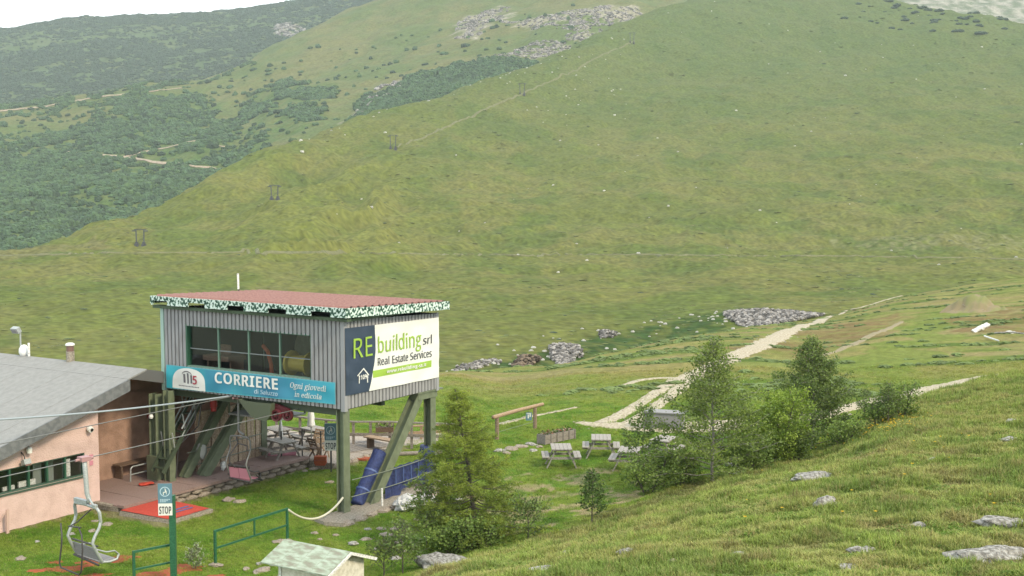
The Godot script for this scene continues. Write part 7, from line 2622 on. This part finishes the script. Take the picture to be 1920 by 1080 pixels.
func make_trees() -> void:
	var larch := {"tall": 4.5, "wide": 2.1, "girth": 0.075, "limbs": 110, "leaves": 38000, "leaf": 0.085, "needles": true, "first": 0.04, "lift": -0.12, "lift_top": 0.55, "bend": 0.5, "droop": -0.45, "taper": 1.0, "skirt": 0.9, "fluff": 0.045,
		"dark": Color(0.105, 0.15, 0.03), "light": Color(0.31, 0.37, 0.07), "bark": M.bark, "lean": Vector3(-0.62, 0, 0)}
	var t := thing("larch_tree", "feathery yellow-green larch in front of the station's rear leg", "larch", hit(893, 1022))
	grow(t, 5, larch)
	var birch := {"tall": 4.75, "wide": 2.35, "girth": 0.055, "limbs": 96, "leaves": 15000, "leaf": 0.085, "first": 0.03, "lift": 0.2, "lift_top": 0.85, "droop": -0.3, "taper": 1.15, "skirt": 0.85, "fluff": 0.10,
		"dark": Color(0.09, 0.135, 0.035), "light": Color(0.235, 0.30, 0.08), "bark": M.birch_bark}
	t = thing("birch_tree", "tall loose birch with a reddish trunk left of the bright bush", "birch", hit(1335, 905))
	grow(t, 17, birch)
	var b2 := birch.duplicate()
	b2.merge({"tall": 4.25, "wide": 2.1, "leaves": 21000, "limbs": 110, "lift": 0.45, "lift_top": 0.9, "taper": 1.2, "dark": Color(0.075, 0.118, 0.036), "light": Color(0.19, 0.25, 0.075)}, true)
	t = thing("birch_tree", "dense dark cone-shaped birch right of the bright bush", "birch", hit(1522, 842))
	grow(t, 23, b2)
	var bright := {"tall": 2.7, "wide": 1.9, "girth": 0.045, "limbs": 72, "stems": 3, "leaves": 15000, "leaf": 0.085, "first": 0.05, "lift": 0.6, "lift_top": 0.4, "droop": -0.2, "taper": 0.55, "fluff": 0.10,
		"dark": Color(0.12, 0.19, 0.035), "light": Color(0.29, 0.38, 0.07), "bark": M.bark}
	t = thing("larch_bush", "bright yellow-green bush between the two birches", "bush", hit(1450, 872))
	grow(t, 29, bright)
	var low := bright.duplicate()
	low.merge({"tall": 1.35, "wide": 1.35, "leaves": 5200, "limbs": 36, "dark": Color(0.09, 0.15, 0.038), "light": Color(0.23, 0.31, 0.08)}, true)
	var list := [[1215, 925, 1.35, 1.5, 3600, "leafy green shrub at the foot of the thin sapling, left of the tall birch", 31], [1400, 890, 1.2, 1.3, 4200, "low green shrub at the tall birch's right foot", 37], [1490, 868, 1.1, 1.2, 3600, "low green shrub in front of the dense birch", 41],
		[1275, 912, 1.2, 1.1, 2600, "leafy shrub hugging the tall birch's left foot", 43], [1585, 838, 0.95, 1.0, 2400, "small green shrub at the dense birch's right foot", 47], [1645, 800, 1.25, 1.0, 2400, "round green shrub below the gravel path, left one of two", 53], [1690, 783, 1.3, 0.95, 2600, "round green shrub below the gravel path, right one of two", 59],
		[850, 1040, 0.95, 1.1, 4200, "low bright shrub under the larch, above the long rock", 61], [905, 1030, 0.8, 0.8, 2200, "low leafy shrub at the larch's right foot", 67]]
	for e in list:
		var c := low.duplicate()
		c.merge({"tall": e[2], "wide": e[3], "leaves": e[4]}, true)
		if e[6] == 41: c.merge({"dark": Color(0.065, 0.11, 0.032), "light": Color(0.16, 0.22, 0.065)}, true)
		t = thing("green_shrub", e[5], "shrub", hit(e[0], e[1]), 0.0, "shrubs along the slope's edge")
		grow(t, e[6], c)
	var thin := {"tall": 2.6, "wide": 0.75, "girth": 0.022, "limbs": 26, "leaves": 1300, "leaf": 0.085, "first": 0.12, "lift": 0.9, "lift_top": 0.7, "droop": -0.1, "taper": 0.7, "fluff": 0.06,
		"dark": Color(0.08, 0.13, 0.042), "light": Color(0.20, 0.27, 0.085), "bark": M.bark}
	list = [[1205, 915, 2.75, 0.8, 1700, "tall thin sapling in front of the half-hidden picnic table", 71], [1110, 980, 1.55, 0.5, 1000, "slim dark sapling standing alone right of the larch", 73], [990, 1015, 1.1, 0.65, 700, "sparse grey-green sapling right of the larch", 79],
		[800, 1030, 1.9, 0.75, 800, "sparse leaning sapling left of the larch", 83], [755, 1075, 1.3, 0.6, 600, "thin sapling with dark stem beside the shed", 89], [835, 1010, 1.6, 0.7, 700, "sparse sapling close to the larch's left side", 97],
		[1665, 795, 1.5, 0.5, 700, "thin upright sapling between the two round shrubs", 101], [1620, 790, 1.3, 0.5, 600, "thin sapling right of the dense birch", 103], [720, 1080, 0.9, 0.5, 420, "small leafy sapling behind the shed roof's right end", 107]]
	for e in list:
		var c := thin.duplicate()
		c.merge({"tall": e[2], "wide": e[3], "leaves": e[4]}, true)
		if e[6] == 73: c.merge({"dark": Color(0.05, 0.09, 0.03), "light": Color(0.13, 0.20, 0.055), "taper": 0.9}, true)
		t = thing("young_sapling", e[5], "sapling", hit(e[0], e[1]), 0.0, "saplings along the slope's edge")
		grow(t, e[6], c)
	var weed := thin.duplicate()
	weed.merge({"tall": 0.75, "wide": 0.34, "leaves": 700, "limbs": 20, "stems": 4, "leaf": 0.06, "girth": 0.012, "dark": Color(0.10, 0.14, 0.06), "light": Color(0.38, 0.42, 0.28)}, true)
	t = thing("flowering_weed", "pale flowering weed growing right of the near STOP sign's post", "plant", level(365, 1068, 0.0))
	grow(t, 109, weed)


func make_grass() -> void:
	var r := RandomNumberGenerator.new()
	r.seed = 2024
	var kinds := [tuft(9, 0.13, 0.16, 0.006, 1), tuft(11, 0.10, 0.2, 0.007, 2), tuft(7, 0.17, 0.12, 0.005, 3)]
	var where := [[], [], []]
	var tints := [[], [], []]
	var add := func(k: int, x: float, z: float, s: float, tall: float, c: Color):
		where[k].append(Transform3D(Basis.from_euler(Vector3(r.randfn() * 0.12, r.randf() * TAU, r.randfn() * 0.12)).scaled(Vector3(s, s * tall, s)), Vector3(x, ground_at(0, x, z) - 0.01, z)))
		tints[k].append(c)
	var made := 0
	while made < 330000:
		var d := 15.0 * exp(r.randf() * log(75.0 / 15.0))
		var t := r.randf_range(-0.47, 0.47)
		if d < 30.0 and t < 0.02 + (30.0 - d) * 0.004 and d < 28.0 and t < -0.12: continue
		var x := t * d
		var z := -d
		made += 1
		if blocked(x, z): continue
		var y := (sheets[0] as Sheet).height(x, z)
		var c := tone(0, x, y, z)
		var fg := smoothstep(0.15, 0.6, y)
		if r.randf() < 0.88 and bare_soil(x, z): continue
		var g := r.randf_range(0.75, 1.5)
		c = c.lerp(Color(0.17, 0.24, 0.045), 0.2) * (g * lerpf(1.0, 1.18, fg))
		if r.randf() < 0.14: c = c.lerp(Color(0.36, 0.30, 0.15), 0.6)
		c.a = 1.0
		var s := lerpf(0.55, 1.0, fg) * (1.0 + 0.012 * maxf(d - 18.0, 0.0)) * r.randf_range(0.65, 1.3)
		var tall := lerpf(0.5, 0.68, fg) * (0.7 + 0.9 * clampf(0.5 + nb(x * 0.5, z * 0.5) * 1.6, 0, 1))
		if nb(x * 0.22 + 9, z * 0.22) > 0.18: tall *= 1.25
		add.call(r.randi() % 3, x, z, s, tall, c)
	for k in 3: scatter("grass", kinds[k], M.grass, where[k], tints[k])
	where = [[], [], []]
	tints = [[], [], []]
	made = 0
	while made < 170000:                    # the rougher meadow beyond
		var d := 58.0 * exp(r.randf() * log(200.0 / 58.0))
		var t := r.randf_range(-0.12, 0.46)
		var x := t * d
		var z := -d
		made += 1
		if blocked(x, z): continue
		if d > (sheets[0] as Sheet).knot(t, 7) * 1.03: continue
		var c := tone(0, x, (sheets[0] as Sheet).height(x, z), z)
		c = c * r.randf_range(0.75, 1.25)
		c.a = 1.0
		add.call(r.randi() % 3, x, z, (1.2 + 0.011 * d) * r.randf_range(0.7, 1.3), r.randf_range(0.45, 0.8), c)
	for k in 3: scatter("meadow_grass", kinds[k], M.grass, where[k], tints[k])
	var clumps := [[], []]                  # dark herb clumps along the meadow's damp bands
	var shades := []
	for k in 7000:
		var d := 62.0 * exp(r.randf() * log(190.0 / 62.0))
		var t := r.randf_range(-0.1, 0.46)
		var x := t * d
		var z := -d
		if blocked(x, z) or dark_band(x, z) < 0.14 + r.randf() * 0.25: continue
		var s := r.randf_range(0.18, 0.5)
		clumps[0].append(Transform3D(Basis(Vector3.UP, r.randf() * TAU).scaled(Vector3(s * 1.5, s * 0.5, s * 1.2)), Vector3(x, ground_at(0, x, z) - 0.03, z)))
		shades.append(Color(0.095, 0.135, 0.034) * r.randf_range(0.7, 1.3))
	scatter("meadow_herbs", bush(140, 0.9), M.shrub, clumps[0], shades)
	where[0].clear()                        # loose stones on the dirt ways and their verges
	tints[0].clear()
	for k in 2600:
		var e: Array = road_points[r.randi() % road_points.size()]
		var off: float = r.randfn() * e[1] * 0.75
		var a := r.randf() * TAU
		var x: float = e[0].x + cos(a) * off
		var z: float = e[0].z + sin(a) * off
		var s := r.randf_range(0.02, 0.06) * (2.0 if r.randf() < 0.04 else 1.0)
		where[0].append(Transform3D(Basis(Vector3.UP, a).scaled(Vector3(s * 1.3, s * 0.8, s)), Vector3(x, ground_at(0, x, z) + 0.025, z)))
		var g := r.randf_range(0.2, 0.4)
		tints[0].append(Color(g, g * 0.9, g * 0.74))
	scatter("road_stones", rock_shape(Vector3(0.5, 0.5, 0.5), 63).mesh(), M.far_rock, where[0], tints[0])
	# herbs: broad dark leaves in patches, and yellow flowers
	var herb := Shape.new()
	for k in 14:
		var a := r.randf() * TAU
		leaf(herb, Vector3(cos(a) * 0.07, 0.03 + r.randf() * 0.05, sin(a) * 0.07), 0.06, r)
	where[0].clear()
	tints[0].clear()
	for k in 60000:
		var d := 16.0 * exp(r.randf() * log(62.0 / 16.0))
		var t := r.randf_range(-0.2, 0.46)
		var x := t * d
		var z := -d
		if blocked(x, z) or (sheets[0] as Sheet).height(x, z) < 0.3 or nb(x * 0.3 + 33, z * 0.3) < 0.10: continue
		var s := r.randf_range(0.45, 1.0)
		where[0].append(Transform3D(Basis(Vector3.UP, r.randf() * TAU).scaled(Vector3(s, s, s)), Vector3(x, ground_at(0, x, z), z)))
		tints[0].append(Color(0.15, 0.25, 0.045).lerp(Color(0.12, 0.18, 0.045), r.randf()))
	scatter("slope_herbs", herb.mesh(), M.leaf, where[0], tints[0])
	var bloom := Shape.new()
	bloom.tint = Color(0.14, 0.34, 0.5)
	bloom.tube([Vector3(0, 0, 0), Vector3(0.01, 0.2, 0)], 0.004, -1, 3)
	bloom.tint = Color(1, 1, 1)
	for k in 5:
		var a := TAU * k / 5
		bloom.quad(Vector3(0, 0.2, 0), Vector3(cos(a - 0.5) * 0.03, 0.215, sin(a - 0.5) * 0.03), Vector3(cos(a) * 0.045, 0.22, sin(a) * 0.045), Vector3(cos(a + 0.5) * 0.03, 0.215, sin(a + 0.5) * 0.03))
	where = []
	tints = []
	for k in 330:
		var px := r.randf_range(1380, 1900)
		var py := r.randf_range(770, 990)
		if k < 170:
			px = 1640 + r.randfn() * 45
			py = 800 - (px - 1640) * 0.24 + r.randfn() * 7 + 8
		elif r.randf() < 0.8: continue
		var p := hit(px, py)
		var s := r.randf_range(0.6, 1.15)
		where.append(Transform3D(Basis(Vector3.UP, r.randf() * TAU).scaled(Vector3(s, s, s)), p))
		tints.append(Color(0.70, 0.44, 0.03))
	scatter("yellow_flowers", bloom.mesh(), M.leaf, where, tints)
